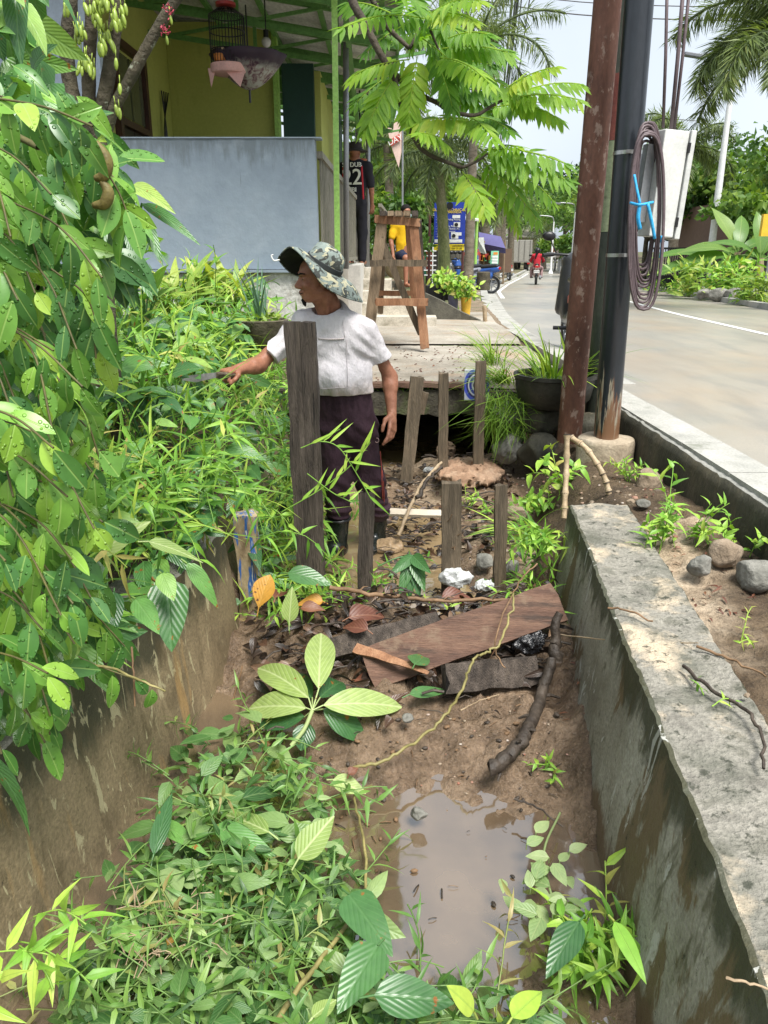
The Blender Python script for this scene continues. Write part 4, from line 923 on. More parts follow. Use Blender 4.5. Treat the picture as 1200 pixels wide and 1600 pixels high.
for k, (pts, r) in enumerate(((((991, 273, 4.50), (995, 295, 4.48), (1000, 318, 4.46)), .007), (((985, 317, 4.5), (1000, 320, 4.45), (1020, 316, 4.5)), .008), (((1000, 318, 4.46), (997, 340, 4.46), (1000, 358, 4.47)), .011), (((1012, 318, 4.46), (1018, 345, 4.46), (1023, 373, 4.47)), .009), (((1034, 368, 4.6), (1034, 385, 4.6), (1032, 403, 4.6)), .008))):
    m = MB(); m.tube(spline([at(*q) for q in pts], 5), r, 6); o = tag(m.build('twine', tw, smooth=True), ['blue twine strand above the knot on the cable coil', 'blue twine tied across the cable coil', 'thick left tail of blue twine below the knot', 'blue twine tail hanging over the cabinet side', 'blue twine tail hanging under the cabinet'][k], 'twine', 'blue twine on the cable coil')
for k, (a, c_, r, lab) in enumerate((((1036, 200, 4.75), (1042, -30, 4.75), .009, 'thin dark riser cable left of the pair above the cabinet'), ((1048, 206, 4.72), (1068, -30, 4.72), .011, 'thick riser cable leaning right above the cabinet'), ((1053, 206, 4.78), (1078, -30, 4.78), .009, 'rightmost riser cable above the cabinet'))):
    p, q = at(*a), at(*c_); m = MB(); m.tube([p, lerp(p, q, .5) + Vector((.004, 0, 0)), q + (q - p) * .6], r, 8); tag(m.build('riser_cable', cab, smooth=True), lab, 'cable')
# sugar canes cut and stuck by the wall end
cane = surf('dry_cane', [(.33, .24, .14), (.47, .37, .24)], 14, .6, .4, 50, .005, layers=[dict(col=(.10, .06, .04), scale=30, stretch=(.3, .3, 1.5), lo=.6, hi=.68, a=.9)])
def canestem(pts, label, seed):
    c = spline(pts, 8); m = MB(); rs = []; 
    for i in range(len(c)): rs.append(.0165 * (1.25 if i % 5 == 0 else .92 + .04 * math.cos(i * 1.3)))
    m.tube(c, rs, 10); m.cur = 1
    for i in range(0, len(c) - 1, 5):
        d = (c[min(i + 1, len(c) - 1)] - c[max(i - 1, 0)]).normalized(); m.tube([c[i] - d * .006, c[i] + d * .008], .0185, 10)
    return tag(m.build('dry_cane', [cane, MT['branch']], smooth=True, auto=50), label, 'cane')
canestem([at(886, 680, 4.25), at(885, 730, 4.22), at(883, 775, 4.15), at(881, 810, 4.1)], 'straight dry jointed cane stuck upright at the wall end', 1)
canestem([at(893, 684, 4.3), at(915, 700, 4.22), at(935, 728, 4.15), at(946, 750, 4.12), at(952, 772, 4.1)], 'dry jointed cane bent over in an arch beside the pole foot', 2)
# ---------------------------------------------------------------- the man in the drain
man = thing('person', 'man in a white T-shirt and floppy camouflage hat standing in the drain swinging a machete', 'person', on(556, 862, .08))
V3 = lambda *a: np.array(at(*a))
def face_axes(f, u):
    f = Vector(f).normalized(); u = Vector(u); r = f.cross(u).normalized(); u = r.cross(f); return np.array(f), np.array(u), np.array(r)   # r: the face's own right side
def head(s, c, f, u, r, sc=1.0, k=.012):
    P_ = lambda a, b, d: c + (f * a + u * b + r * d) * sc
    E = lambda a, b, d, x, y, z, k=k, op='u': s.ell(P_(a, b, d), np.array([x, y, z]) * sc, (f, u, r), k * sc, op)
    E(-.012, .035, 0, .098, .086, .076)                 # skull
    E(.020, -.030, 0, .070, .082, .060, .02)            # face
    E(.058, -.088, 0, .026, .024, .030, .02)            # chin
    s.seg(P_(-.015, -.06, .050), P_(.050, -.092, .018), .022 * sc, .018 * sc, .02 * sc); s.seg(P_(-.015, -.06, -.050), P_(.050, -.092, -.018), .022 * sc, .018 * sc, .02 * sc)
    E(.078, .030, 0, .018, .012, .050, .010)            # brow
    for q in (1, -1):
        E(.092, .008, .031 * q, .016, .012, .017, .010, 's')   # eye socket
        E(.074, .008, .031 * q, .013, .010, .014, .006)        # lid
        E(.068, -.026, .038 * q, .020, .018, .020, .015)       # cheekbone
        E(-.012, -.008, .077 * q, .020, .032, .010, .006)      # ear
        E(-.008, -.008, .088 * q, .011, .020, .006, .004, 's')
    s.seg(P_(.086, .012, 0), P_(.108, -.028, 0), .008 * sc, .0125 * sc, .012 * sc)     # nose
    E(.098, -.034, .013, .010, .009, .009, .006); E(.098, -.034, -.013, .010, .009, .009, .006)
    E(.083, -.058, 0, .016, .006, .025, .006); E(.082, -.071, 0, .014, .007, .021, .006)   # lips
    E(.100, -.0645, 0, .010, .0022, .024, .003, 's')
    return P_
def arm(s, sh, el, wr_, r=(.050, .041, .028), k=.02):
    s.seg(sh, el, r[0], r[1], k); m_ = lerp(el, wr_, .25); s.seg(el, m_, r[1], r[1] * .98, k); s.seg(m_, wr_, r[1] * .97, r[2], k)
def hand(s, wr_, d, nrm, side, curl, L=.185, spread=.09, thumb=(.55, .6), sc=1.0):
    """palm from the wrist along d, palm normal nrm (the way the fingers close), side = towards the thumb"""
    d = Vector(d).normalized(); nrm = Vector(nrm); side = d.cross(nrm).normalized() * (1 if Vector(side).dot(d.cross(nrm)) > 0 else -1); nrm = nrm - d * nrm.dot(d); nrm.normalize()
    w_ = Vector(wr_); pl = .088 * sc
    s.seg(w_, w_ + d * pl * .45, .026 * sc, .028 * sc, .015, flat=(nrm, 1.5))
    for i in range(4):
        off = (1.5 - i) * .0205 * sc
        s.seg(w_ + d * .02 + side * off * .6, w_ + d * pl + side * off, .0145 * sc, .0120 * sc, .010)
    lens = [(.040, .024, .020), (.045, .028, .021), (.042, .026, .020), (.033, .020, .018)]
    for i in range(4):
        off = (1.5 - i) * .0215 * sc; p = w_ + d * pl + side * off; a = 0
        for j in range(3):
            a += curl[i][j]; fd = (d * math.cos(a) + nrm * math.sin(a) + side * (1.5 - i) * spread * (1 - j * .3)).normalized()
            q = p + fd * lens[i][j] * sc; r0 = (.0100, .0090, .0082)[j] * sc; s.seg(p, q, r0, r0 * .92, .0035); p = q
    p = w_ + d * .022 * sc + side * .024 * sc
    t1 = (d * .65 + side * .65 + nrm * .35).normalized(); t2 = (d * .9 + side * (.35 - thumb[0] * .5) + nrm * thumb[0]).normalized(); t3 = (d * .9 - side * thumb[1] * .5 + nrm * thumb[1]).normalized()
    for (td, l, r0, r1) in ((t1, .042, .0150, .0125), (t2, .034, .0118, .0105), (t3, .027, .0105, .0085)):
        q = p + td * l * sc; s.seg(p, q, r0 * sc, r1 * sc, .006); p = q
def build_man():
    sR, eR, wR = V3(468, 506, 4.33), V3(404, 570, 4.20), V3(374, 577, 4.06)     # his right arm: image left
    sL, eL, wL = V3(577, 515, 4.34), V3(609, 590, 4.40), V3(612, 646, 4.32)
    hc = V3(494, 436, 4.28); f, u, r = face_axes((-.90, -.40, -.06), (.10, 0, 1))
    s = SDF((-.95, 3.85, .70), (.30, 4.62, 1.80), .0046)
    P_ = head(s, hc, f, u, r, 1.0)
    nb = V3(520, 490, 4.40)
    s.seg(hc - f * .03 - u * .06, nb, .056, .064, .03)
    s.seg(hc + f * .015 - u * .075, V3(503, 492, 4.31), .022, .02, .02)        # throat cords
    s.seg(hc - f * .02 + r * -.035 - u * .06, V3(512, 490, 4.30), .016, .014, .015)
    s.seg(V3(490, 512, 4.37), V3(560, 514, 4.38), .04, .04, .04)                # shoulders, under the shirt
    s.seg(sR, V3(490, 512, 4.37), .03, .04, .02); s.seg(sL, V3(560, 514, 4.38), .025, .04, .02)
    s.seg(nb, V3(526, 520, 4.38), .062, .08, .04)
    arm(s, sR, eR, wR, (.027, .043, .029)); arm(s, sL, eL, wL, (.022, .041, .028))
    # right hand grips the handle; left hand hangs half open
    dR = Vector(V3(352, 581, 3.99) - wR); hand(s, wR, dR, (.15, .25, -1), (-.3, -1, 0), [(1.25, 1.35, .8)] * 4, thumb=(.75, .8), spread=.0)
    dL = Vector(V3(613, 690, 4.24) - wL); hand(s, wL, dL, (-.85, .45, 0), (-.45, -.85, 0), [(.15, .25, .2), (.3, .35, .25), (.42, .45, .3), (.5, .5, .3)], spread=.10, thumb=(.2, .25), sc=1.06)
    s.noise(.0022, 30, 2, 4)
    link_mesh('body', s.mesh('body'), MT['skin'], man)
    for q in (1, -1):
        m = MB(); m.ball(P_(.0815, .007, .031 * q), .0065, 10); m.build('eye', flat('dark_eye', (.035, .025, .02), .15), man, smooth=True)
    for q in (1, -1): m = MB(); m.tube([P_(.097, .030, .010 * q), P_(.094, .036, .030 * q), P_(.078, .034, .052 * q)], [.0045, .005, .003], 6); m.build('eyebrow', MT['hair'], man, smooth=True)
    m = MB(); m.tube([P_(.091, -.0645, .024), P_(.0985, -.0640, 0), P_(.091, -.0645, -.024)], .0028, 6); m.build('mouth', flat('lip_line', (.07, .025, .02), .5), man, smooth=True)
    b = SDF(hc - .16, hc + .16, .004); b.ell(P_(.076, -.104, 0), (.014, .014, .016), (f, u, r), .01); b.ell(P_(.070, -.120, 0), (.008, .014, .008), (f, u, r), .008)
    b.noise(.006, 70, 2, 3); link_mesh('beard', b.mesh('beard'), MT['hair'], man)
    b = SDF(hc - .16, hc + .16, .005); b.ell(P_(-.030, .02, 0), (.090, .080, .079), (f, u, r), .01); b.cut(P_(.03, 0, 0), f); b.noise(.003, 60, 2, 3); link_mesh('hair', b.mesh('hair'), surf('grey_black_hair', [(.02, .019, .018), (.09, .085, .08)], 60, .8, .4, 120, .003), man)
    # T-shirt
    s = SDF((-.62, 4.05, .84), (.28, 4.66, 1.66), .0052); fl = ((0.12, 1, 0), 1.55)
    s.seg(V3(482, 517, 4.37), V3(568, 517, 4.38), .074, .074, .05)
    s.seg(V3(520, 535, 4.36), V3(528, 592, 4.34), .205, .190, .06, flat=fl)
    s.seg(V3(528, 592, 4.34), V3(532, 650, 4.34), .188, .168, .05, flat=fl)
    s.ell(V3(528, 592, 4.26), (.15, .09, .11), None, .05)                       # belly
    s.ell(V3(490, 535, 4.28), (.075, .05, .07), None, .05); s.ell(V3(556, 537, 4.28), (.075, .05, .07), None, .05)
    s.seg(sR + np.array([.02, 0, -.015]), lerp(sR, eR, .90), .064, .066, .03); s.seg(sL + np.array([-.01, 0, -.008]), lerp(sL, eL, .74), .062, .066, .03)
    s.seg(nb + np.array([.03, 0, -.03]), sL + np.array([-.02, 0, .0]), .052, .056, .03); s.seg(nb + np.array([-.03, 0, -.03]), sR + np.array([.02, 0, .0]), .052, .058, .03)
    s.seg(nb - np.array([0, 0, .0]), V3(522, 506, 4.38), .080, .13, .045)
    def folds(p):
        w1 = fbm(p * np.array([1, 1, .55]), 8, 4, 3) * .0085
        ax = np.exp(-((p[:, 0] - sL[0] + .035) ** 2 + (p[:, 2] - sL[2] + .10) ** 2) / .012); w2 = .004 * ax * np.sin((p[:, 0] * .8 + p[:, 2]) * 80 + fbm(p, 7, 2, 8) * 2)
        axr = np.exp(-((p[:, 0] - sR[0] - .02) ** 2 + (p[:, 2] - sR[2] + .10) ** 2) / .012); w2 = w2 + .007 * axr * np.sin((-p[:, 0] * .8 + p[:, 2]) * 95)
        he = np.exp(-((p[:, 2] - 1.03) / .055) ** 2); w3 = .007 * he * np.sin(p[:, 0] * 70 + fbm(p, 6, 2, 5) * 3 + p[:, 2] * 30)
        rg_ = .012 * (np.abs(fbm(p * np.array([1, 1, .5]) + p[:, [2, 0, 1]] * np.array([.5, 0, .4]), 6.5, 3, 17)) - .3); w1 = w1 + rg_
        dg = .004 * np.sin((p[:, 0] * .55 + p[:, 2]) * 48 + fbm(p, 5, 2, 9) * 3)
        return -(w1 + w2 + w3 + dg * .6)
    s.func(folds, .03)
    # clean cuts: sleeve hems, waist hem, neck opening
    dR_ = (eR - sR) / np.linalg.norm(eR - sR); dL_ = (eL - sL) / np.linalg.norm(eL - sL)
    def cuthalf(p, n, c, rr):  # local cut: removes only near c
        n = n / np.linalg.norm(n); sl, g_ = s._win(np.array(c) - rr, np.array(c) + rr, .0)
        d = ((g_ - p) @ n).astype(np.float32); m = np.linalg.norm(g_ - c, axis=-1) < rr; s.D[sl] = np.where(m, np.maximum(s.D[sl], d), s.D[sl])
    cuthalf(lerp(sR, eR, .76), dR_, lerp(sR, eR, 1.03), .135); cuthalf(lerp(sL, eL, .60), dL_, lerp(sL, eL, .86), .125)
    s.cut(V3(532, 619, 4.2), (0, 0, -1))
    nk = V3(510, 478, 4.34); s.ell(nk, (.080, .085, .075), None, .006, 's')
    sh = link_mesh('t_shirt', s.mesh('t_shirt'), MT['shirt'], man)
    # collar rib
    ring = []
    for k in range(41):
        a = 2 * math.pi * k / 40; ring.append(nk + np.array([.077 * math.cos(a), .082 * math.sin(a), -.030 + .020 * math.cos(a) * .6 + .022 * math.sin(a)]))
    # sewn patch pocket seams on the chest
    def on_shirt(px, py):
        d = np.array(ray(px, py)); t0 = 3.9 / d[1]
        for t in np.arange(t0, t0 + .6, .004):
            q = np.array([0, 0, CZ]) + d * t; i = ((q - s.lo) / s.res).astype(int)
            if (i >= 0).all() and (i < s.n).all() and s.D[tuple(i)] < .004: return q - d * .006
        return None
    seam = surf('seam_thread', [(.40, .36, .37), (.5, .46, .46)], 20, .9, .2, 90, .002)
    for nm, pts, rr in (('pocket_edge', [(497, 529), (512, 530), (525, 530), (538, 529)], .0042), ('seam', [(541, 530), (542, 560), (543, 585), (543, 607)], .0018), ('seam', [(500, 607), (515, 607), (530, 606), (543, 606)], .0018), ('seam', [(535, 465 + 10), (536, 505), (539, 527)], .0016)):
        pp = [on_shirt(*q) for q in pts]; pp = [q for q in pp if q is not None]
        if len(pp) > 2: m = MB(); m.tube(spline(pp, 4), rr, 6); m.build(nm, seam if rr < .003 else MT['shirt'], sh, smooth=True)
    # trousers
    s = SDF((-.50, 3.98, .10), (.26, 4.72, 1.10), .0052)
    hipL, kneeL, ankL = V3(517, 668, 4.36), V3(525, 748, 4.34), V3(528, 800, 4.36); hipR, kneeR, ankR = V3(562, 668, 4.38), V3(577, 748, 4.42), V3(589, 800, 4.50)
    s.seg(V3(531, 612, 4.34), V3(536, 652, 4.36), .172, .175, .04, flat=((.12, 1, 0), 1.45))
    s.ell(V3(540, 655, 4.46), (.15, .11, .11), None, .05)
    for h_, k_, a_ in ((hipL, kneeL, ankL), (hipR, kneeR, ankR)):
        s.seg(h_, k_, .104, .083, .03); s.seg(k_, a_, .083, .070, .03); s.ell(lerp(k_, a_, .86), (.078, .078, .055), None, .03)
    def pf(p):
        z = p[:, 2]; kn = np.exp(-((z - .50) / .10) ** 2); an = np.exp(-((z - .34) / .07) ** 2); hp = np.exp(-((z - .86) / .10) ** 2); wb_ = np.exp(-((z - 1.0) / .03) ** 2)
        q = fbm(p * np.array([1, 1, .7]), 8, 3, 12)
        return -(.006 * q + .007 * an * np.sin(z * 130 + q * 2.5) + .005 * kn * np.sin(z * 70 + p[:, 0] * 40 + q * 3) + .005 * hp * np.sin(p[:, 0] * 60 + z * 45 + q * 3) + .003 * wb_ * np.sin(p[:, 0] * 180))
    s.func(pf, .03)
    s.cut(V3(531, 612, 4.2), (0, 0, 1)); 
    pt = link_mesh('trousers', s.mesh('trousers'), MT['pants'], man)
    def on_sdf(px, py, s=s):
        d = np.array(ray(px, py)); t0 = 3.95 / d[1]
        for t in np.arange(t0, t0 + .7, .004):
            q = np.array([0, 0, CZ]) + d * t; i = ((q - s.lo) / s.res).astype(int)
            if (i >= 0).all() and (i < s.n).all() and s.D[tuple(i)] < .004: return q - d * .004
        return None
    for k, pts in enumerate((((594, 705), (596, 730), (597, 755), (598, 780)), ((597, 735), (599, 755), (600, 775), (600, 790)))):
        pp = [on_sdf(*q) for q in pts]; pp = [q for q in pp if q is not None]
        if len(pp) > 1: m = MB(); m.tube(spline(pp, 4), .003, 6); m.build('piping', MT['stripe'], pt, smooth=True)
    q = on_sdf(589, 688)
    if q is not None:
        m = MB(); m.tube([q + np.array([.011 * math.cos(a), 0, .013 * math.sin(a)]) for a in np.linspace(0, 6.28, 14)], .002, 5); m.build('emblem', flat('emblem_thread', (.5, .35, .33), .8), pt)
    # waistband
    # rubber boots
    for (tx, ty, TY, bx, by, BY, toe) in ((528, 808, 4.36, 527, 866, 4.33, (-.35, -.94, 0)), (588, 805, 4.52, 587, 862, 4.56, (-.2, -.98, 0))):
        t_, b_ = V3(tx, ty, TY), V3(bx, by, BY); b_[2] = .10; b_[0] = t_[0] - .005; b_[1] = t_[1] - .01
        s = SDF(np.minimum(t_, b_) - .32, np.maximum(t_, b_) + .22, .006); td = np.array(Vector(toe).normalized())
        s.seg(b_ + np.array([0, 0, .04]), t_, .058, .073, .03); s.seg(b_ - td * .03, b_ + td * .15, .05, .046, .04); s.cut((0, 0, .055), (0, 0, -1)); s.cut(t_, (0, 0, 1))
        s.noise(.005, 14, 2, 5)
        bt = link_mesh('boot', s.mesh('boot'), MT['boot'], man)
        m = MB(); m.tube([t_ + np.array([.075 * math.cos(a), .075 * math.sin(a), -.006]) for a in np.linspace(0, 2 * math.pi, 25)], .006, 6, cap=False); m.build('boot_rim', MT['rubber'], bt, smooth=True)
    # hat: tilted crown and a wide floppy brim
    axis = np.array([.50, -.10, .85]); axis /= np.linalg.norm(axis); ax_x, ax_y, _ = (np.array(q) for q in frame(axis, (0, 1, 0)))
    base = V3(505, 417, 4.30)
    nA = 64; rings = []
    ring_px = [(453, 386, 4.14), (438, 399, 4.20), (437, 408, 4.27), (458, 428, 4.43), (497, 440, 4.50), (540, 458, 4.47), (566, 471, 4.37), (553, 469, 4.24), (533, 462, 4.15), (507, 447, 4.10), (488, 423, 4.09), (472, 400, 4.10)]
    ob = [np.array(at(*q)) for q in ring_px]; ob = ob + ob[:3]; ob = np.array([np.array(q) for q in spline(ob, 8)])[8:8 + 96]
    nA = 96
    cen = base
    # inner ring facing each outer point
    M3 = np.array([ax_x, ax_y, axis]); inner = []
    for q in ob:
        d = M3 @ (q - cen); a = math.atan2(d[1], d[0]); inner.append(cen + M3.T @ np.array([.100 * math.cos(a), .094 * math.sin(a), 0]))
    inner = np.array(inner)
    V = []; nr = 9
    for j in range(nr):
        t = j / (nr - 1); row = inner * (1 - t) + ob * t; row = row + axis * (.020 * math.sin(math.pi * t) )
        if j > 2: row = row + axis * (.004 * fbm(row, 14, 2, 3))[:, None]
        V.append(row)
    V = np.concatenate(V); Q = [(j * nA + k, (j + 1) * nA + k, (j + 1) * nA + (k + 1) % nA, j * nA + (k + 1) % nA) for j in range(nr - 1) for k in range(nA)]
    hat = bpy.data.objects.new('hat', None); C.objects.link(hat); hat.location = Vector(base) - man.location; hat.parent = man
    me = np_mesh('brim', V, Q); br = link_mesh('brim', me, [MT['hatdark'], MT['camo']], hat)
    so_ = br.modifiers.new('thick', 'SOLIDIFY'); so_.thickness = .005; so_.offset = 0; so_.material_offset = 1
    # which side is dark: the underside
    nrm = np.array(me.polygons[len(Q) // 3].normal)
    m = MB(); m.tube([tuple(q) for q in list(ob) + [ob[0]]], .0042, 6, cap=False); m.build('brim_edge', MT['camo'], br, smooth=True)
    prof = [(.101, -.006), (.1, .012), (.098, .03), (.094, .055), (.087, .078), (.074, .095), (.05, .105), (.02, .108)]
    Mr = Matrix([list(ax_x), list(ax_y), list(axis)]).transposed()
    m = MB(); m.lathe(prof, Vector(base), 48, Mr, .94); A = np.array(m.v); A += .006 * np.stack([fbm(A, 12, 2, 1), fbm(A, 12, 2, 2), fbm(A, 12, 2, 3)], 1); m.v = [tuple(q) for q in A]; m.build('crown', MT['camo'], hat, smooth=True, auto=60)
    m = MB(); m.lathe([(.1035, .004), (.104, .015), (.103, .030), (.098, .032)], Vector(base), 48, Mr, .94); A = np.array(m.v); A += .004 * np.stack([fbm(A, 12, 2, 1), fbm(A, 12, 2, 2), fbm(A, 12, 2, 3)], 1); m.v = [tuple(q) for q in A]; m.build('hat_band', flat('dark_band', (.03, .034, .035), .9), hat, smooth=True, auto=60)
    c0 = at(437, 406, 4.2); m = MB(); m.tube(spline([c0, at(428, 407, 4.19), at(424, 400, 4.19), at(427, 398, 4.19)], 5), .004, 6); m.build('cord', MT['white'], hat, smooth=True)
    return me
me_brim = build_man()
# machete in his right hand
mc = thing('machete', 'machete with a worn wooden handle held in the man\'s hand', 'machete', at(352, 583, 3.95))
h0, h1, b1 = at(372, 588, 4.02), at(338, 586, 3.90), at(284, 594, 3.74)
m = MB(); m.bar(h0, h1, .032, .022, (0, 1, .2), 4); m.build('handle', MT['wood_grey'], mc, bevel=.006)
m = MB(); dd = (b1 - h1); m.poly([h1 + Vector((0, 0, .013)), h1 + Vector((0, 0, -.013)), h1 + dd * .6 + Vector((0, 0, -.020)), b1 + Vector((0, 0, .0)), h1 + dd * .8 + Vector((0, 0, .017))], (0.001, .0028, 0)); m.build('blade', surf('worn_steel', [(.30, .30, .29), (.52, .52, .5)], 12, .35, .2, 60, .003, metal=.8), mc)
# ---------------------------------------------------------------- people farther off
def simple_person(name_label, cat, feet, h, facing, pose, mats, res=.010):
    """pose: dict of joints in a local frame (x right, y forward, z up), metres for a 1.68 m person"""
    root = thing('person', name_label, cat, feet); sc = h / 1.68; f = Vector(facing).normalized(); rt_ = f.cross(Vector((0, 0, 1))).normalized()
    T = lambda p: np.array(Vector(feet) + (rt_ * p[0] + f * p[1] + Vector((0, 0, p[2]))) * sc)
    J = dict(head=(0, .02, 1.56), neck=(0, 0, 1.42), shr=(.19, 0, 1.36), shl=(-.19, 0, 1.36), elr=(.25, 0, 1.08), ell=(-.25, 0, 1.08), wrr=(.26, .06, .84), wrl=(-.26, .06, .84), pel=(0, 0, .92), hir=(.09, 0, .88), hil=(-.09, 0, .88), knr=(.10, .02, .48), knl=(-.10, .02, .48), anr=(.10, 0, .07), anl=(-.10, 0, .07)); J.update(pose)
    j = {k: T(v) for k, v in J.items() if k not in ('sleeve', 'leg', 'face_dir')}; A = np.array(list(j.values())); lo, hi = A.min(0) - .25, A.max(0) + .25
    s = SDF(lo, hi, res); fa = np.array(f); ra = np.array(rt_); ua = np.array((0, 0, 1.0))
    if pose.get('face_dir'): fa, ua, ra = face_axes(tuple((rt_ * pose['face_dir'][0] + f * pose['face_dir'][1] + Vector((0, 0, pose['face_dir'][2])))), (0, 0, 1))
    P_ = head(s, j['head'], fa, ua, ra, sc); s.seg(j['head'] - ua * .08 * sc, j['neck'], .05 * sc, .055 * sc, .03)
    s.seg(j['neck'], j['pel'], .09 * sc, .12 * sc, .05); s.seg(j['shr'], j['shl'], .05 * sc, .05 * sc, .04)
    for q in 'rl':
        arm(s, j['sh' + q], j['el' + q], j['wr' + q], (.046 * sc, .038 * sc, .027 * sc))
        d = Vector(j['wr' + q] - j['el' + q]); hand(s, j['wr' + q], d, f * .6 + rt_ * (-.6 if q == 'r' else .6), f, [(.3, .35, .3)] * 4, sc=sc)
        s.seg(j['hi' + q], j['kn' + q], .07 * sc, .052 * sc, .03); s.seg(j['kn' + q], j['an' + q], .052 * sc, .036 * sc, .03)
        s.seg(j['an' + q] - ua * .03 * sc - fa * .03, j['an' + q] - ua * .035 * sc + np.array(f) * .15 * sc, .035 * sc, .03 * sc, .02)
    link_mesh('body', s.mesh('body'), MT['skin'], root)
    s = SDF(lo, hi, res); fl = (np.array(f), 1.45)
    s.seg(lerp(j['neck'], j['pel'], .2), lerp(j['neck'], j['pel'], .62), .175 * sc, .155 * sc, .05, flat=fl); s.seg(lerp(j['neck'], j['pel'], .62), lerp(j['neck'], j['pel'], 1.06), .155 * sc, .165 * sc, .05, flat=fl)
    s.seg(j['shr'], j['shl'], .07 * sc, .07 * sc, .05)
    sleeve = pose.get('sleeve', .75)
    for q in 'rl':
        s.seg(j['sh' + q], lerp(j['sh' + q], j['el' + q], min(sleeve, 1)), .066 * sc, .062 * sc, .04)
        if sleeve > 1: s.seg(j['el' + q], j['wr' + q], .055 * sc, .040 * sc, .03)
    s.noise(.008, 10, 2, 5); s.ell(j['neck'] + ua * .06 * sc, (.07 * sc,) * 3, None, .01, 's')
    top = link_mesh('shirt', s.mesh('shirt'), mats[0], root)
    s = SDF(lo, hi, res); s.seg(lerp(j['neck'], j['pel'], .85), j['pel'] - ua * .04, .148 * sc, .155 * sc, .04, flat=fl); leg = pose.get('leg', 1.0)
    for q in 'rl':
        if leg >= 1: s.seg(j['hi' + q], j['kn' + q], .088 * sc, .074 * sc, .03); s.seg(j['kn' + q], lerp(j['kn' + q], j['an' + q], .95), .074 * sc, .062 * sc, .03)
        else: s.seg(j['hi' + q], lerp(j['hi' + q], j['kn' + q], leg + .25), .09 * sc, .082 * sc, .03)
    s.noise(.008, 9, 2, 6); link_mesh('trousers', s.mesh('trousers'), mats[1], root)
    return root, j, P_, (fa, ua, ra), sc, top
def text_on(body, txt, c, right, up, size, mat, parent, name='lettering', ext=.002, align='CENTER'):
    cu = bpy.data.curves.new(name, 'FONT'); cu.body = txt; cu.align_x = align; cu.align_y = 'CENTER'; cu.size = size; cu.extrude = ext
    tmp = bpy.data.objects.new('tmp', cu); C.objects.link(tmp); dg = bpy.context.evaluated_depsgraph_get(); me = bpy.data.meshes.new_from_object(tmp.evaluated_get(dg)); bpy.data.objects.remove(tmp)
    r = Vector(right).normalized(); u = Vector(up); u = (u - r * u.dot(r)).normalized(); n = r.cross(u)
    M = Matrix([list(r) + [0], list(u) + [0], list(n) + [0], [0, 0, 0, 1]]).transposed(); M.translation = Vector(c); me.transform(M); me.materials.clear()
    return link_mesh(name, me, mat, parent)
# man in black on the porch steps, seen from behind
ft = at(556, 414, 12.3)
p2, j, P_, (fa, ua, ra), sc, top = simple_person('man in a black shirt numbered 22 standing with his back turned on the porch', 'person', ft, 1.66, (.25, 1, 0), dict(elr=(.24, .04, 1.08), ell=(-.25, .03, 1.08), wrr=(.22, .14, .86), wrl=(-.25, .10, .84), sleeve=.85), (MT['blackcloth'], MT['blackcloth']), .010)
f2 = Vector((.25, 1, 0)).normalized(); r2 = f2.cross(Vector((0, 0, 1)))
bc = Vector(lerp(j['neck'], j['pel'], .42)) - f2 * .150
text_on(None, '22', bc, r2, (0, 0, 1), .30, MT['white'], top, 'shirt_number', .012)
text_on(None, 'ST DUB', bc + Vector((0, 0, .17)), r2, (0, 0, 1), .085, MT['white'], top, 'shirt_lettering', .012)
text_on(None, 'HBI', bc + Vector((0, 0, -.16)), r2, (0, 0, 1), .085, MT['white'], top, 'shirt_lettering', .012)
for q in (-1, 1):
    m = MB(); m.tube(spline([Vector(lerp(j['neck'], j['pel'], t)) + r2 * (q * (.135 + .02 * t)) - f2 * (.118 - .01 * t) for t in (.1, .4, .7, 1.0)], 4), .014, 6)
    m.build('red_stripe', MT['redcloth'], top, smooth=True)
m = MB(); hd = Vector(j['head']); m.lathe([(.185, .035), (.15, .05), (.108, .075), (.105, .11), (.09, .15), (.05, .165), (.01, .166)], hd - Vector((0, 0, .02)), 24); m.build('bucket_hat', flat('charcoal_cloth', (.035, .03, .03), .9), p2, smooth=True, auto=50)
# man in yellow sitting behind the sawhorse
ft = on(628, 442, .98); ft = at(632, 447, 14.0)
p3, j, P_, ax3, sc, top = simple_person('man in a yellow shirt and face mask sitting behind the wooden trestle', 'person', ft, 1.62, (.35, -1, 0), dict(head=(0, .05, 1.23), neck=(0, .0, 1.09), shr=(.19, 0, 1.03), shl=(-.19, 0, 1.03), elr=(.27, .03, .76), ell=(-.26, .05, .76), wrr=(.26, .12, .52), wrl=(-.14, .26, .58), pel=(0, 0, .56), hir=(.10, .02, .52), hil=(-.10, .02, .52), knr=(.14, .42, .48), knl=(-.14, .42, .48), anr=(.14, .44, .07), anl=(-.14, .40, .07), leg=.6), (MT['yellowcloth'], MT['navycloth']), .011)
fa, ua, ra = ax3; c_ = P_(.085, -.055, 0); s = SDF(c_ - .12, c_ + .12, .006); s.ell(c_, (.035, .055, .062), (fa, ua, ra), .01); link_mesh('face_mask', s.mesh('face_mask'), flat('mask_cloth', (.45, .62, .68), .8), p3)
s = SDF(j['head'] - .2, j['head'] + .2, .008); s.ell(P_(-.02, .05, 0), (.098, .082, .083), ax3, .01); s.cut(P_(.05, 0, 0), fa * .8 - ua * .6); link_mesh('hair', s.mesh('hair'), MT['hair'], p3)
sb = at(628, 437, 14.35)
rock('filled_sack', (sb.x + .0, sb.y, sb.z + .20), (.32, .26, .26), surf('sack', [(.35, .28, .16), (.48, .40, .25)], 8, .9, .5, 50, .01), 'stuffed tan sack the man in yellow sits on', 'sack', 81, n=.12)
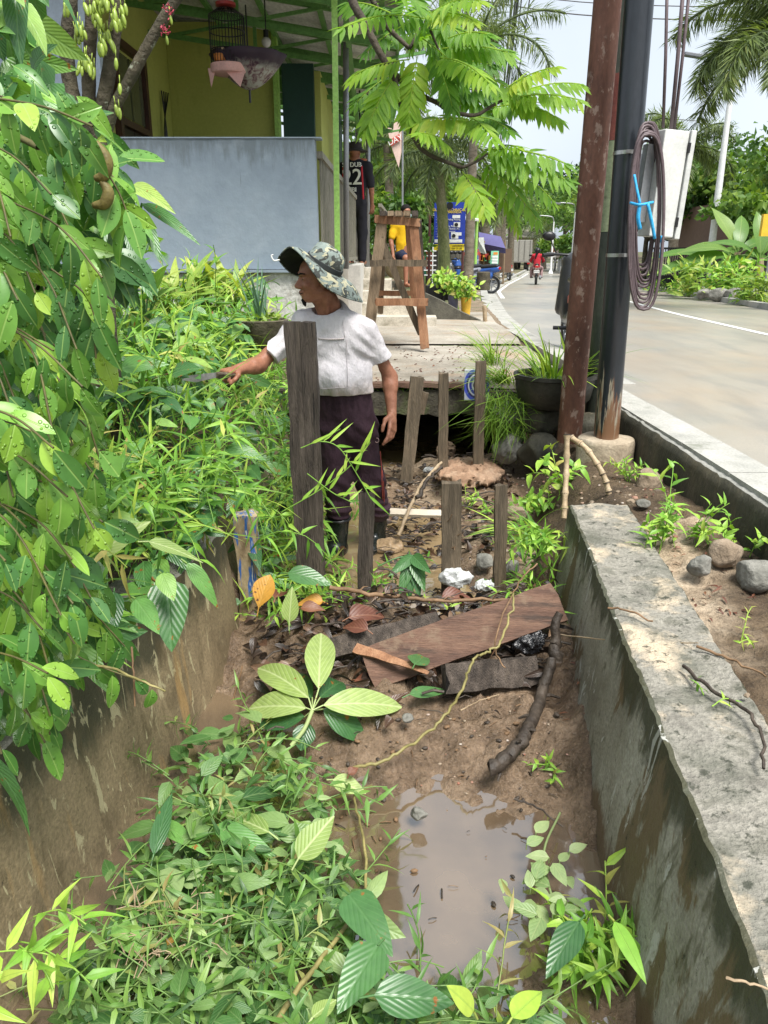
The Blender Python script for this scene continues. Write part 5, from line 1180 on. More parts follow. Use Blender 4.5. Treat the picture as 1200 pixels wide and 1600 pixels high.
# ---------------------------------------------------------------- the house with its porch
hs_ = thing('house', 'lime green house with a blue-grey porch wall under a steel roof', 'house', (-2.0, 8.5, 1.2))
PZ = 1.62          # porch floor
def hp(m, nm, mat, par=None, **k): return m.build(nm, mat, par or hs_, **k)
# blue-grey parapet: front face towards the camera
m = MB(); a = at(140, 416, 6.6); b = at(497, 416, 6.6); zt = at(300, 217, 6.6).z
m.bar((a.x - 1.2, 6.67, (1.66 + zt) / 2), (b.x, 6.67, (1.66 + zt) / 2), .14, zt - 1.66, (0, 0, 1), 60, .004, 3); hp(m, 'porch_wall', MT['blue_wall'], smooth=True, auto=40)
m = MB(); m.box((b.x - 1.6, 6.66, zt + .008), (3.3, .142, .010)); hp(m, 'coping', flat('coping_paint', (.30, .36, .42), .6))
m = MB(); m.bar((a.x - 1.2, 6.70, 1.40), (b.x + .03, 6.70, 1.40), .22, .50, (0, 0, 1), 60, .012, 7)
hp(m, 'foundation', surf('flaking_whitewash', [(.42, .40, .36), (.56, .55, .51), (.62, .61, .58)], 5, .85, .6, 40, .012, layers=[dict(col=(.07, .055, .035), scale=4.5, stretch=(1, 1, .7), lo=.48, hi=.62, a=.9), dict(col=(.20, .15, .09), scale=9, lo=.56, hi=.7, a=.7)]), smooth=True, auto=40)
m = MB(); m.box((b.x - 1.7, 6.655, 1.645), (3.4, .235, .02)); hp(m, 'ledge', flat('ledge_paint', (.25, .30, .35), .6))
m = MB(); m.box((-2.3, 11.2, PZ - .28), (3.7, 9.0, .56)); hp(m, 'porch_floor', flat('porch_tiles', (.40, .36, .30), .5))
# room block: side wall with the door, back wall, dark green posts
SX = -2.55
m = MB(); m.box((SX - .08, 9.0, PZ + 1.25), (.16, 3.6, 2.9)); hp(m, 'wall', MT['green_wall'])
xb1 = at(432, 200, 10.4).x
m = MB(); m.box(((SX + xb1) / 2, 10.47, PZ + 1.25), (xb1 - SX - .006, .14, 2.9)); hp(m, 'wall', MT['green_wall'])
m = MB(); m.box((xb1 + .02, 10.40, PZ + 1.2), (.06, .16, 2.8)); hp(m, 'corner_trim', MT['lime_post'])
m = MB(); m.box((xb1 + .26, 10.6, PZ + 1.0), (.38, .14, 2.6)); hp(m, 'pillar', MT['dark_green'])
m = MB(); m.box((xb1 + .02 + .45, 12.4, PZ + 1.0), (.1, 3.4, 2.5)); hp(m, 'wall', MT['green_wall'])
m = MB(); m.box((xb1 + .53, 13.9, PZ + 1.0), (.14, .9, 2.5)); hp(m, 'pillar', MT['dark_green'])
# far-left light blue wall end behind the tree
m = MB(); q = at(150, 100, 6.9); m.box((q.x - .42, 6.9, 2.3), (.95, .14, 3.9)); hp(m, 'gable_wall', flat('pale_blue_paint', (.42, .50, .60), .6))
# door in the side wall: frame, leaf, transom panes
dy = 8.72; dw = .98; dh = 2.02
wd_ = surf('dark_red_door', [(.045, .018, .012), (.085, .036, .022)], 6, .45, .3, 40, .004, stretch=(4, 4, .5))
m = MB()
for y in (dy - dw / 2, dy + dw / 2): m.box((SX + .012, y, PZ + dh / 2), (.10, .09, dh))
m.box((SX + .012, dy, PZ + dh + .035), (.10, dw + .09, .07)); m.box((SX + .012, dy, PZ + 1.36), (.10, dw - .09, .06))
fr = hp(m, 'door', wd_)
m = MB(); m.box((SX + .008, dy - .225, PZ + .66), (.03, .43, 1.32)); m.box((SX + .008, dy + .225, PZ + .66), (.03, .43, 1.32)); hp(m, 'door_leaf', flat('door_dark_brown', (.02, .012, .012), .4), fr)  # both leaves one even, very dark brown
m = MB(); m.box((SX + .008, dy - .225, PZ + 1.70), (.03, .40, .56)); m.box((SX + .008, dy + .225, PZ + 1.70), (.03, .40, .56)); hp(m, 'transom_pane', flat('dusty_glass', (.09, .10, .06), .12), fr)
# electric wiring beside the corner
m = MB(); 
for k in range(4): m.tube(spline([(SX + .03 + .012 * k, 9.9 + .05 * k, PZ + 1.9), (SX + .05, 9.92 - .04 * k, PZ + 1.4), (SX + .03, 9.95 + .03 * k, PZ + .75 - .1 * k)], 6), .008, 5)
m.box((SX + .05, 9.95, PZ + .55), (.08, .12, .26)); hp(m, 'wiring', MT['black'])
# steel roof: rafters fall to the right, corrugated sheet above
RS = -.155; ex = .14                                    # slope per metre, eave x
def rz_(x): return 3.90 + RS * (x - ex)
y0, y1 = 5.6, 15.2
m = MB(); nx = 2; xs = np.linspace(-6.0, ex, 14); ys = np.arange(y0, y1, .035)
V = np.array([(x, y, rz_(x) + .10 + .016 * math.cos(2 * math.pi * x * 0 + y * 2 * math.pi / .14)) for x in xs for y in ys]); n = len(ys)
Q = [(i * n + j, i * n + j + 1, (i + 1) * n + j + 1, (i + 1) * n + j) for i in range(len(xs) - 1) for j in range(n - 1)]
roof = link_mesh('roof', np_mesh('roof', V, Q), MT['tin'], hs_)
for k, y in enumerate(np.arange(6.3, 15.3, 1.12)):
    m = MB(); m.bar((-6.0, y, rz_(-6.0)), (ex, y, rz_(ex)), .05, .085, (0, 0, 1)); m.bar((-6.0, y, rz_(-6.0) - .32), (ex, y, rz_(ex) - .24), .035, .05, (0, 0, 1))
    for j, x in enumerate(np.arange(-5.2, ex - .2, .95)):
        m.bar((x, y, rz_(x)), (x, y, rz_(x) - .28), .035, .045, (0, 1, 0)); m.bar((x, y, rz_(x) - .28), (x + .9, y, rz_(x + .9)), .03, .03, (0, 1, 0))
    hp(m, 'rafter', MT['truss'], roof)
m = MB()
for x in np.arange(-5.6, ex, .62): m.bar((x, y0, rz_(x) + .055), (x, y1, rz_(x) + .055), .05, .04, (0, 0, 1))
hp(m, 'purlin', MT['truss'], roof)
m = MB(); m.bar((ex + .01, y0, rz_(ex) + .02), (ex + .01, y1, rz_(ex) + .02), .03, .18, (0, 0, 1)); hp(m, 'fascia', MT['truss'], roof)
# porch posts and railing
def post(px0, px1, py1, Y, r, mat, nm='porch_post', top=None, sq=False):
    a = at(px1, py1, Y); z1 = top or rz_(a.x) - .02; b = at(px0, 10, Y); t = Vector((b.x, Y, z1)); m = MB()
    if sq: m.bar(a, t, r * 2, r * 2, (0, 1, 0))
    else: m.tube([a, t], r, 12)
    return hp(m, nm, mat, smooth=not sq)
post(523, 528, 448, 6.9, .022, MT['lime_post'], sq=True)
post(540, 541, 420, 9.0, .03, MT['grey_metal']); post(556, 556, 300, 9.6, .03, MT['grey_metal']) if False else None
post(575, 574, 420, 12.6, .035, MT['grey_metal']); post(556, 558, 410, 14.5, .03, MT['grey_metal'])
m = MB(); a = at(527, 0, 6.9); m.bar((a.x + .01, 6.9, rz_(a.x)), at(560, 205, 12.4), .05, .05, (0, 0, 1)); hp(m, 'brace', MT['truss'])
# railing along the open side of the porch
rx = b.x + .02; rl = surf('weathered_rail', [(.20, .19, .15), (.33, .31, .25)], 6, .6, .3, 50, .004, stretch=(3, 3, .5), layers=[dict(col=(.10, .12, .05), scale=5, lo=.56, hi=.7, a=.6)])
m = MB(); rtop = 2.52; m.bar((rx, 6.75, rtop), (rx + .10, 12.0, rtop), .05, .05, (0, 0, 1)); m.bar((rx, 6.75, PZ + .08), (rx + .10, 12.0, PZ + .08), .05, .04, (0, 0, 1)); rail = hp(m, 'railing', rl)
m = MB()
for y in np.arange(6.85, 12.0, .125): m.box((rx + .10 * (y - 6.75) / 5.25, y, (rtop + PZ) / 2 + .03), (.018, .05, rtop - PZ - .08))
hp(m, 'baluster', rl, rail)
m = MB(); m.bar((rx + .45, 12.6, 2.45), (rx + .55, 15.2, 2.45), .05, .05, (0, 0, 1))
for y in np.arange(12.7, 15.2, .14): m.box((rx + .45 + .1 * (y - 12.6) / 2.6, y, 2.0), (.018, .05, .86))
hp(m, 'railing', rl)
# porch steps
st = surf('step_concrete', [(.40, .36, .29), (.52, .48, .40), (.60, .56, .49)], 4, .8, .3, 50, .008, layers=[dict(col=(.10, .10, .06), scale=6, lo=.56, hi=.7, a=.7)])
sp = thing('porch_steps', 'worn pale concrete steps climbing to the porch behind the trestle', 'steps', (.1, 11.0, .9))
for k in range(5):
    y = 10.45 + k * .36; z = .98 + k * .145; x0_ = at(560, 400, y).x - .12; x1_ = at(684 - 24 * k if k else 684, 400, y).x
    m = MB(); m.bar(((x0_ + x1_) / 2, y, z - .20), ((x0_ + x1_) / 2, y + (.37 if k < 4 else 1.6), z - .20), x1_ - x0_, .40, (0, 0, 1), 6, .008, k); m.build('step', st, sp, smooth=True, auto=40)
m = MB(); q0 = at(553, 470, 10.3); m.bar((q0.x - .02, 10.2, 1.28), (q0.x - .02, 12.0, 1.28), .22, .70, (0, 0, 1), 10, .006, 8); m.build('side_wall', flat('white_plaster', (.60, .58, .53), .8), sp, smooth=True, auto=40)
# birdcage and upturned umbrella under the roof
bc_ = thing('birdcage', 'round black wire birdcage with a pink cloth base hung under the roof', 'birdcage', at(358, 105, 7.6))
c0 = at(358, 108, 7.6); r_ = ms(27, c0); hz = ms(84, c0)
m = MB()
for k in range(34):
    a = 2 * math.pi * k / 34; p = c0 + Vector((r_ * math.cos(a), r_ * math.sin(a), 0)); m.tube([p, p + Vector((0, 0, hz * .86)), c0 + Vector((r_ * .5 * math.cos(a), r_ * .5 * math.sin(a), hz * .97)), c0 + Vector((0, 0, hz))], .0028, 4)
for f_ in (.02, .3, .6, .86): m.tube([c0 + Vector((r_ * math.cos(a), r_ * math.sin(a), hz * f_)) for a in np.linspace(0, 6.2832, 33)], .005, 5, cap=False)
m.build('wire_cage', MT['black'], bc_)
m = MB(); m.lathe([(r_ * 1.0, -.04), (r_ * 1.06, -.03), (r_ * 1.06, .03), (r_ * 1.0, .035)], c0, 30); m.lathe([(r_ * .3, hz * .93), (r_ * .32, hz * .97), (r_ * .2, hz)], c0, 16) if False else None
m.build('cloth_base', MT['pink'], bc_, smooth=True, auto=50)
m = MB(); q = c0 + Vector((r_ * .55, -r_ * .86, -.06)); m.poly([q + Vector((-.10, .03, .03)), q + Vector((.07, .04, .03)), q + Vector((.03, -.01, -.10))], (0, .006, 0)); m.build('cloth_corner', MT['pink'], bc_); m = MB(); q2 = c0 + Vector((-r_ * 1.03, -.05, -.05)); m.poly([q2 + Vector((-.02, 0, .05)), q2 + Vector((.05, -.03, .03)), q2 + Vector((0, 0, -.10))], (0, .006, 0)); m.build('cloth_corner', MT['pink'], bc_)
m = MB(); m.lathe([(.03, 0), (.085, .012), (.085, .035), (.02, .045)], c0 + Vector((0, 0, hz * .99)), 16); m.build('top_knob', flat('red_plastic', (.38, .05, .05), .4), bc_, smooth=True, auto=40)
m = MB(); ztop = rz_(c0.x); m.tube([c0 + Vector((0, 0, hz)), (c0.x, c0.y, ztop - .25)], .009, 6); m.tube([(c0.x, c0.y, ztop - .25), (c0.x, c0.y, ztop)], .003, 5); m.build('hook', MT['black'], bc_)
m = MB(); m.lathe([(.05, 0), (.06, .05), (.05, .055)], c0 + Vector((-.06, -.05, .05)), 14); m.cur = 1; m.lathe([(.05, 0), (.06, .10), (.055, .105)], c0 + Vector((.09, .02, .05)), 14); m.cur = 2; m.tube([c0 + Vector((-r_, 0, .16)), c0 + Vector((r_, 0, .16))], .012, 6); m.tube([c0 + Vector((-.02, -r_, .13)), c0 + Vector((.03, r_, .15))], .012, 6)
m.build('feeder', [flat('orange_cup', (.6, .22, .05), .5), flat('pale_cup', (.5, .5, .45), .4), MT['pale_twig']], bc_, smooth=True, auto=40)
um = thing('umbrella', 'faded flower-print umbrella hung upside down beside the birdcage', 'umbrella', at(390, 142, 7.75))
u0 = at(390, 141, 7.75); ur = ms(60, u0); um_g = NG('faded_print'); co = um_g.coord('Object'); xx, yy, zz = um_g.sep(co)
cc2 = um_g.ramp(um_g.noise(co, 16, 4, .6, 1), [(.06, .02, .035), (.22, .14, .14), (.36, .35, .30), (.42, .43, .38)], .36, .6); cc2 = um_g.mix(um_g.rng(um_g.math('ADD', zz, um_g.math('MULTIPLY', um_g.noise(co, 14, 3), .08)), .17, .24), cc2, (.035, .02, .035))
umm = um_g.done(um_g.pbr(cc2, .7))
V = []; nS = 64
for j in range(10):
    t = j / 9
    for k in range(nS):
        a = 2 * math.pi * k / nS; sc_ = 1 - .06 * t * (1 - abs(math.cos(a * 4))); V.append((u0.x + ur * t * sc_ * math.cos(a), u0.y + ur * t * sc_ * math.sin(a), u0.z + ur * (.80 * t ** 1.7)))
Q = [(j * nS + k, j * nS + (k + 1) % nS, (j + 1) * nS + (k + 1) % nS, (j + 1) * nS + k) for j in range(9) for k in range(nS)]
cano = link_mesh('canopy', np_mesh('canopy', V, Q), umm, um); sdm = cano.modifiers.new('thick', 'SOLIDIFY'); sdm.thickness = .003
for k in range(8):
    a = 2 * math.pi * k / 8; m = MB(); m.tube([Vector((u0.x + ur * t * math.cos(a), u0.y + ur * t * math.sin(a), u0.z + .012 + ur * .80 * t ** 1.7)) for t in np.linspace(.02, 1, 8)], .004, 4); m.build('rib', MT['black'], um)
m = MB(); m.tube([u0 - Vector((0, 0, .10)), u0 + Vector((0, 0, .1))], .010, 8); m.build('tip', MT['black'], um)
m = MB(); m.tube([u0 + Vector((0, 0, .1)), (u0.x, u0.y, rz_(u0.x) - .3)], .007, 8); m.build('shaft', MT['black'], um)
lp = at(416, 66, 8.4); m = MB(); m.ball(lp, .045, 14); m.cur = 1; m.tube([lp + Vector((0, 0, .04)), lp + Vector((0, 0, .10))], .025, 10); m.tube([lp + Vector((0, 0, .1)), (lp.x, lp.y, rz_(lp.x))], .006, 5)
tag(m.build('light_bulb', [flat('bulb_glass', (.5, .5, .48), .2), MT['black']], smooth=True, auto=50), 'white light bulb hung from a rafter right of the birdcage', 'bulb')
# hanging pot and satellite-blue tarpaulin seen past the porch posts
pot_ = thing('hanging_pot', 'small terracotta pot hanging between the porch posts above the man in black', 'plant pot', at(563, 265, 12.5)); q = at(563, 266, 12.5)
m = MB(); m.lathe([(.06, 0), (.10, .15), (.105, .15), (.09, .13)], q, 16); m.build('pot', flat('terracotta', (.34, .11, .05), .8), pot_, smooth=True, auto=40)
m = MB(); 
for a in (0, 2.1, 4.2): m.tube([q + Vector((.1 * math.cos(a), .1 * math.sin(a), .15)), q + Vector((0, 0, .6))], .006, 4)
m.tube([q + Vector((0, 0, .6)), (q.x, q.y, rz_(q.x))], .014, 6); m.build('hanger', MT['black'], pot_)
# wooden trestle
tr = thing('trestle', 'tall rough wooden trestle with a slatted top standing on the apron', 'trestle', at(622, 520, 8.6))
A = lambda px, py, Y: at(px, py, Y)
def tb(nm, p, q, w_, t_, mat, seed, hint=(0, 1, 0)):
    m = MB(); m.bar(p, q, w_, t_, hint, 10, .004, seed); m.build(nm, MT[mat], tr, smooth=True, auto=35)
Yf, Yb = 8.15, 8.75
tb('leg', A(578, 510, Yf + .05), A(597, 343, Yf + .12), ms(17, A(590, 430, Yf)), .05, 'wood_tan', 1)
tb('leg', A(664, 544, Yf), A(646, 348, Yf + .12), ms(14, A(650, 430, Yf)), .05, 'wood_red', 2)
tb('leg', A(594, 490, Yb), A(600, 348, Yb - .1), ms(9, A(590, 430, Yb)), .05, 'wood_tan', 3)
tb('leg', A(648, 478, Yf + .35), A(638, 348, Yf + .30), ms(11, A(640, 430, Yf)), .05, 'wood_red', 4)
tb('leg', A(663, 500, Yb), A(655, 345, Yb - .1), ms(7, A(656, 430, Yb)), .05, 'wood_dark', 5)
tb('rail', A(578, 411, Yf - .04), A(668, 411, Yf - .04), ms(10, A(620, 411, Yf)), .03, 'wood_grey', 6, (0, 1, 0))
tb('rail', A(587, 472, Yf - .04), A(668, 472, Yf - .04), ms(11, A(620, 472, Yf)), .03, 'wood_red', 7, (0, 1, 0))
tb('rail', A(591, 458, Yb - .1), A(645, 458, Yb - .1), ms(8, A(620, 458, Yb)), .03, 'wood_red', 8, (0, 1, 0))
tb('brace', A(658, 522, Yf + .15), A(594, 372, Yf + .10), ms(11, A(620, 430, Yf)), .03, 'wood_grey', 9, (0, 1, 0))
tb('top_rail', A(585, 342, Yf + .10), A(655, 348, Yf + .10), ms(12, A(620, 343, Yf)), .05, 'wood_red', 10, (0, 1, 0))
for k in range(5):
    x = 598 + k * 12.5; p = A(x, 333, Yf + .02); m = MB(); m.bar(p, p + Vector((.03, .62, .0)), ms(9.5, p), .045, (0, 0, 1), 8, .004, 40 + k); m.build('slat', MT['wood_dark' if k in (0, 4) else 'wood_tan'], tr, smooth=True, auto=35)
# low sloping garden wall and edge slab left of the road
m = MB(); P1 = [A(664, 458, 11.6), A(690, 470, 11.55), A(720, 487, 11.5), A(760, 505, 11.3), A(790, 520, 10.8)]; base_z = .80
for p, q in zip(P1[:-1], P1[1:]):
    m.poly([(p.x, p.y, base_z), (q.x, q.y, base_z - .1), q, p], (.02, .14, 0))
tag(m.build('garden_wall', surf('dark_mossy_render', [(.055, .052, .042), (.10, .095, .075), (.15, .14, .11)], 4, .8, .5, 50, .01, layers=[dict(col=(.03, .035, .02), scale=4, lo=.55, hi=.7, a=.8)])), 'low dark rendered wall sloping down from the steps to the road', 'wall', kind='thing')
# ---------------------------------------------------------------- the street beyond: lamps, signs, stalls, vehicles, trees
def zr(y): return float(road_z(y))
def street_lamp(px, Y, ytop, arm, label, r=.06, hd=True):
    z0 = zr(Y) + .06; b = at(px, 400, Y); b.z = z0; zt = at(px, ytop, Y).z
    t = thing('street_lamp', label, 'street lamp', b, 'street lamps along the right kerb')
    m = MB(); m.tube([b, (b.x, Y, lerp(z0, zt, .5)), (b.x, Y, zt - arm * .35)], [r * 1.25, r, r * .7], 14); m.build('pole', MT['white'], t, smooth=True, auto=50)
    tip = Vector((b.x - arm, Y, zt + .05)); m = MB(); m.tube(spline([(b.x, Y, zt - arm * .35), (b.x - arm * .12, Y, zt - arm * .06), (b.x - arm * .5, Y, zt + .02), tip], 6), r * .55, 8); m.build('arm', MT['grey_metal'], t, smooth=True)
    m = MB(); m.box(tip - Vector((.28, 0, .03)), (.62, .24, .10), Matrix.Rotation(rad(8), 4, 'Y')); m.build('lamp_head', flat('lamp_grey', (.16, .17, .19), .5), t, bevel=.02)
    m = MB(); m.lathe([(r * 3, 0), (r * 2.6, .05), (r * 1.4, .22), (r * 1.2, .24)], b, 8); m.build('base', MT['white'], t, smooth=True, auto=30)
    return t
bl = on(1108, 452, .62); YL = bl.y
street_lamp(1110, YL, 88, .95, 'tall white street lamp beside the banana plants', .10)
street_lamp(894, 52.0, 318, 1.0, 'white street lamp with a curved arm against the dark hill')
street_lamp(862, 58.0, 338, 1.0, 'shorter white street lamp left of the one on the hill')
street_lamp(848, 78.0, 356, 1.0, 'thin street lamp beyond the rider\'s head')
# --- palms
def frond(lb, base, d, L, droop, n=46, ll=.5, seed=0, dens=3, twist=0, rnd=(0, 1)):
    d = Vector(d).normalized(); side = d.cross(Vector((0, 0, 1))).normalized(); rr = np.random.default_rng(seed)
    pts = []; p = Vector(base); ang = math.asin(max(-1, min(1, d.z))); hz = Vector((d.x, d.y, 0)).normalized()
    for i in range(15):
        t = i / 14; pts.append(p.copy()); a = ang - droop * t ** 1.3; p = p + (hz * math.cos(a) + Vector((0, 0, math.sin(a)))) * (L / 14)
    lb.stem(pts, .018 + .004 * L, .12, 4)
    P_ = np.array(pts); B = []; D = []; N = []; LL = []
    for i in range(n):
        t = .08 + .92 * i / n; x = t * 14; k = min(13, int(x)); q = P_[k] + (P_[k + 1] - P_[k]) * (x - k); tg = P_[k + 1] - P_[k]; tg /= np.linalg.norm(tg)
        up = np.cross(np.array(side), tg)
        for s in range(dens):
            a = rr.uniform(0, 6.28) if dens > 2 else (.25 + rr.normal(0, .25) if s else math.pi - .25 + rr.normal(0, .25)); o = np.array(side) * math.cos(a) + up * math.sin(a)
            dd = o * .9 + tg * rr.uniform(.35, .8) + np.array([0, 0, -.25 - .25 * rr.random()])
            B.append(q); D.append(dd); N.append(up + .3 * rr.normal(size=3)); LL.append(ll * (1.05 - .75 * abs(t - .42)) * rr.uniform(.75, 1.1))
    lb.add(np.array(B), np.array(D), np.array(N), np.array(LL), .036 * ll / .5, 'lance', 2, .25, .2, np.clip(rr.normal(.45, .2, len(B)), *rnd))
def palm(label, base, top, r, nf, L, seed, mat='bark', crown=None, dens=4, ll=.55, dirs=None, n=40, droops=(.9, 1.9)):
    base, top = Vector(base), Vector(top); t = thing('palm_tree', label, 'palm tree', base, 'palms along the road')
    m = MB(); k = 26; bend = Vector((R.uniform(-.1, .1), 0, 0)); pts = [lerp(base, top, i / k) + bend * math.sin(math.pi * i / k) for i in range(k + 1)]
    m.tube(pts, [r * (1.35 - .5 * i / k + (.25 * math.exp(-i * .9))) * (1.0 + .07 * (i % 2)) for i in range(k + 1)], 14)
    m.build('trunk', MT[mat] if isinstance(mat, str) else mat, t, smooth=True, auto=60)
    rr = random.Random(seed); lb = LB()
    for i in range(nf):
        if dirs: d, Lf, dr = dirs[i % len(dirs)]; d = Vector(d)
        else:
            a = 6.283 * i / nf + rr.uniform(-.3, .3); e = rr.uniform(.2, 1.25) if i % 3 else rr.uniform(-.35, .2); d = Vector((math.cos(a) * math.cos(e), math.sin(a) * math.cos(e), math.sin(e))); Lf = L * rr.uniform(.85, 1.1); dr = rr.uniform(*droops)
        frond(lb, top, d, Lf, dr, n, ll, seed * 31 + i, dens)
    lb.build('crown', MT['palmleaf'], t); return t
palm_bark = surf('grey_palm_bark', [(.10, .085, .06), (.18, .15, .11), (.24, .21, .16)], 6, .9, .7, 40, .02, stretch=(1, 1, 2.5), layers=[dict(col=(.05, .07, .03), scale=2, lo=.55, hi=.7, a=.6)])
mossy_trunk = surf('mossy_green_trunk', [(.09, .11, .04), (.16, .18, .07), (.26, .24, .15)], 5, .9, .6, 40, .02, stretch=(1, 1, .5))
b = on(1048, 446, .63); palm('foxtail palm behind the grey cabinet', b, at(1066, 232, b.y), .14, 13, 2.3, 3, palm_bark, ll=.48, n=64, dens=6)
Yp = 16.5; pb = at(1262, 440, Yp); pb.z = .6; pt_ = at(1236, 48, Yp)
palm('large foxtail palm leaning in from the right edge over the lamp', pb, pt_, .15, 11, 2.6, 5, palm_bark, ll=.55, n=78, dens=6,
     dirs=[((-1, -.1, 1.05), 2.3, 1.2), ((-1, .2, .25), 2.1, 2.0), ((-.8, -.3, 1.2), 2.5, 1.7), ((-.8, -.5, .0), 2.3, 1.5), ((-.7, .1, -.3), 2.2, 1.0), ((-.6, .5, .85), 2.6, 1.9), ((.9, .3, .6), 2.5, 1.7), ((.1, -1, .6), 2.4, 1.8), ((-.3, .9, .7), 2.4, 1.8), ((-.9, .0, .05), 2.1, 1.5), ((-.35, -.6, -.1), 2.0, 1.2)])
b = on(694, 438, .78); b = at(694, 442, 20.5); palm('smooth mossy-trunked palm in front of the blue sign board', b, at(683, 246, 20.5), .12, 13, 2.1, 7, mossy_trunk, ll=.46, n=56, dens=5, droops=(1.3, 2.3))
b = at(731, 450, 18.6); palm('ringed grey palm at the right edge of the blue sign board', b, at(745, 70, 18.6), .085, 12, 2.0, 9, palm_bark, ll=.45, n=52, dens=5)
b = at(607, 420, 24); palm('drooping palm beyond the porch steps', b, at(604, 226, 24), .12, 11, 2.0, 11, palm_bark, ll=.46, n=50, dens=5, droops=(1.6, 2.6))
for k, (px, Y, yt) in enumerate(((735, 34, 290), (757, 40, 296), (778, 47, 305), (786, 54, 300), (797, 62, 310), (804, 70, 318))):
    b = at(px, 418, Y); b.z = zr(Y) + .1; palm(['palm behind the second blue board', 'palm behind the purple awning', 'thick palm standing over the green A-board', 'brown palm just past the green A-board', 'palm beyond the parked white scooter', 'last palm before the lorry'][k], b, at(px + 2, yt, Y), .20, 11, 2.3, 20 + k, palm_bark, dens=3, n=22, ll=.75, droops=(1.3, 2.4))
b = at(850, 405, 74); b.z = zr(74); palm('yellow-green palm behind the rider', b, at(848, 366, 74), .18, 13, 2.8, 41, palm_bark, dens=3, n=22, ll=.8)
# --- broadleaf trees
def crown_mesh(name, h, wd, seed, n=1500, ls=.32, clumps=26):
    rr = np.random.default_rng(seed); lb = LB()
    cs = []
    for k in range(clumps):
        a = rr.random() * 6.28; e = rr.uniform(-.5, 1.0); rad_ = rr.uniform(.35, 1.0)
        cs.append((wd * .5 * rad_ * math.cos(a) * math.cos(e), wd * .5 * rad_ * math.sin(a) * math.cos(e), h * (.62 + .36 * math.sin(e) * rad_), rr.uniform(.11, .22) * wd, rr.normal(0, .16)))
    cs = np.array(cs); pick = rr.integers(0, clumps, n); d = rr.normal(size=(n, 3)); d /= np.linalg.norm(d, axis=1, keepdims=True); d[:, 2] = np.where(d[:, 2] < -.3, -d[:, 2] * .6, d[:, 2])
    B = cs[pick, :3] + d * cs[pick, 3:4] * (rr.random((n, 1)) ** .35); D = d + .8 * rr.normal(size=(n, 3)) + np.array([0, 0, -.35])
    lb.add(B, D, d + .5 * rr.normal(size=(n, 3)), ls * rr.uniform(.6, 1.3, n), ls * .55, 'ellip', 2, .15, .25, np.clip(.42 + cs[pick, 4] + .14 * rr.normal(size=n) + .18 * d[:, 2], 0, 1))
    return lb
bark_m = MT['bark']
def tree(label, x, y, h, wd, seed, n=1500, ls=.32, group=None, z=None, name='tree', mat='treeleaf'):
    z = zr(y) if z is None else z; t = thing(name, label, 'tree', (x, y, z), group)
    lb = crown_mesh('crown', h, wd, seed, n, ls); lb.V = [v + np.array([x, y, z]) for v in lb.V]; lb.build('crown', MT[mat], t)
    m = MB(); rr = random.Random(seed); m.tube(spline([(x, y, z - .2), (x + rr.uniform(-.1, .1), y, z + h * .3), (x + rr.uniform(-.2, .2), y, z + h * .65)], 5), [.022 * h * (1.2 - .07 * i) for i in range(11)], 9)
    for k in range(5):
        a = rr.random() * 6.28; m.tube(spline([(x, y, z + h * .34), (x + wd * .16 * math.cos(a), y + wd * .16 * math.sin(a), z + h * .52), (x + wd * .33 * math.cos(a), y + wd * .33 * math.sin(a), z + h * .72)], 4), [.010 * h * (1 - .09 * i) for i in range(9)], 6)
    m.build('trunk', bark_m, t, smooth=True); return t
GT = 'trees across the road'
X_ = lambda px, Y: at(px, 400, Y).x
for k, (px, Y, h, wd, lab) in enumerate(((1010, 34, 5.2, 5.2, 'rounded green tree seen left of the foxtail palm trunk'), (1085, 33, 4.6, 5.0, 'leafy tree behind the dark gate'), (1150, 31, 4.4, 4.2, 'bright tree behind the leaning banana leaves'), (1222, 27, 5.6, 4.6, 'tall dark tree at the right edge above the roof'), (1120, 44, 7.4, 7.0, 'broad tree rising behind the gate trees'), (965, 50, 7.2, 7.0, 'tree seen in the gap beside the black pole'), (1190, 25, 3.2, 3.0, 'bush hanging over the dark roof edge'))):
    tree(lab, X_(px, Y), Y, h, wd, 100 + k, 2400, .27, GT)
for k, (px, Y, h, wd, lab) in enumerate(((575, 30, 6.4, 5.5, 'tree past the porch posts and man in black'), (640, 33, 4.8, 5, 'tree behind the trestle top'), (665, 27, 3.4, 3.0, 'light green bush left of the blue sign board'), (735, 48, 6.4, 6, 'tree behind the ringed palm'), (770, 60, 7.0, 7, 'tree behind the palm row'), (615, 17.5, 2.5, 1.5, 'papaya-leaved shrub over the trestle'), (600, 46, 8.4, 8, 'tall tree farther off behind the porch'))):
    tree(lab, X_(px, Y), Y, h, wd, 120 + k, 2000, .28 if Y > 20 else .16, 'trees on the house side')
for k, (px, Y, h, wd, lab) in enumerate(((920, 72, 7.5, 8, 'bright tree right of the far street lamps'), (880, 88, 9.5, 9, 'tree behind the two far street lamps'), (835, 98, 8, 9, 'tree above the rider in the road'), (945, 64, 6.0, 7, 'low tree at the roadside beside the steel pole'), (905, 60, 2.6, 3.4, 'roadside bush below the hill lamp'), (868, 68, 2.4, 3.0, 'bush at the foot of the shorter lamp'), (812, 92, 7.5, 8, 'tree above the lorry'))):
    tree(lab, X_(px, Y), Y, h, wd, 140 + k, 1500, .42, 'trees at the bend')
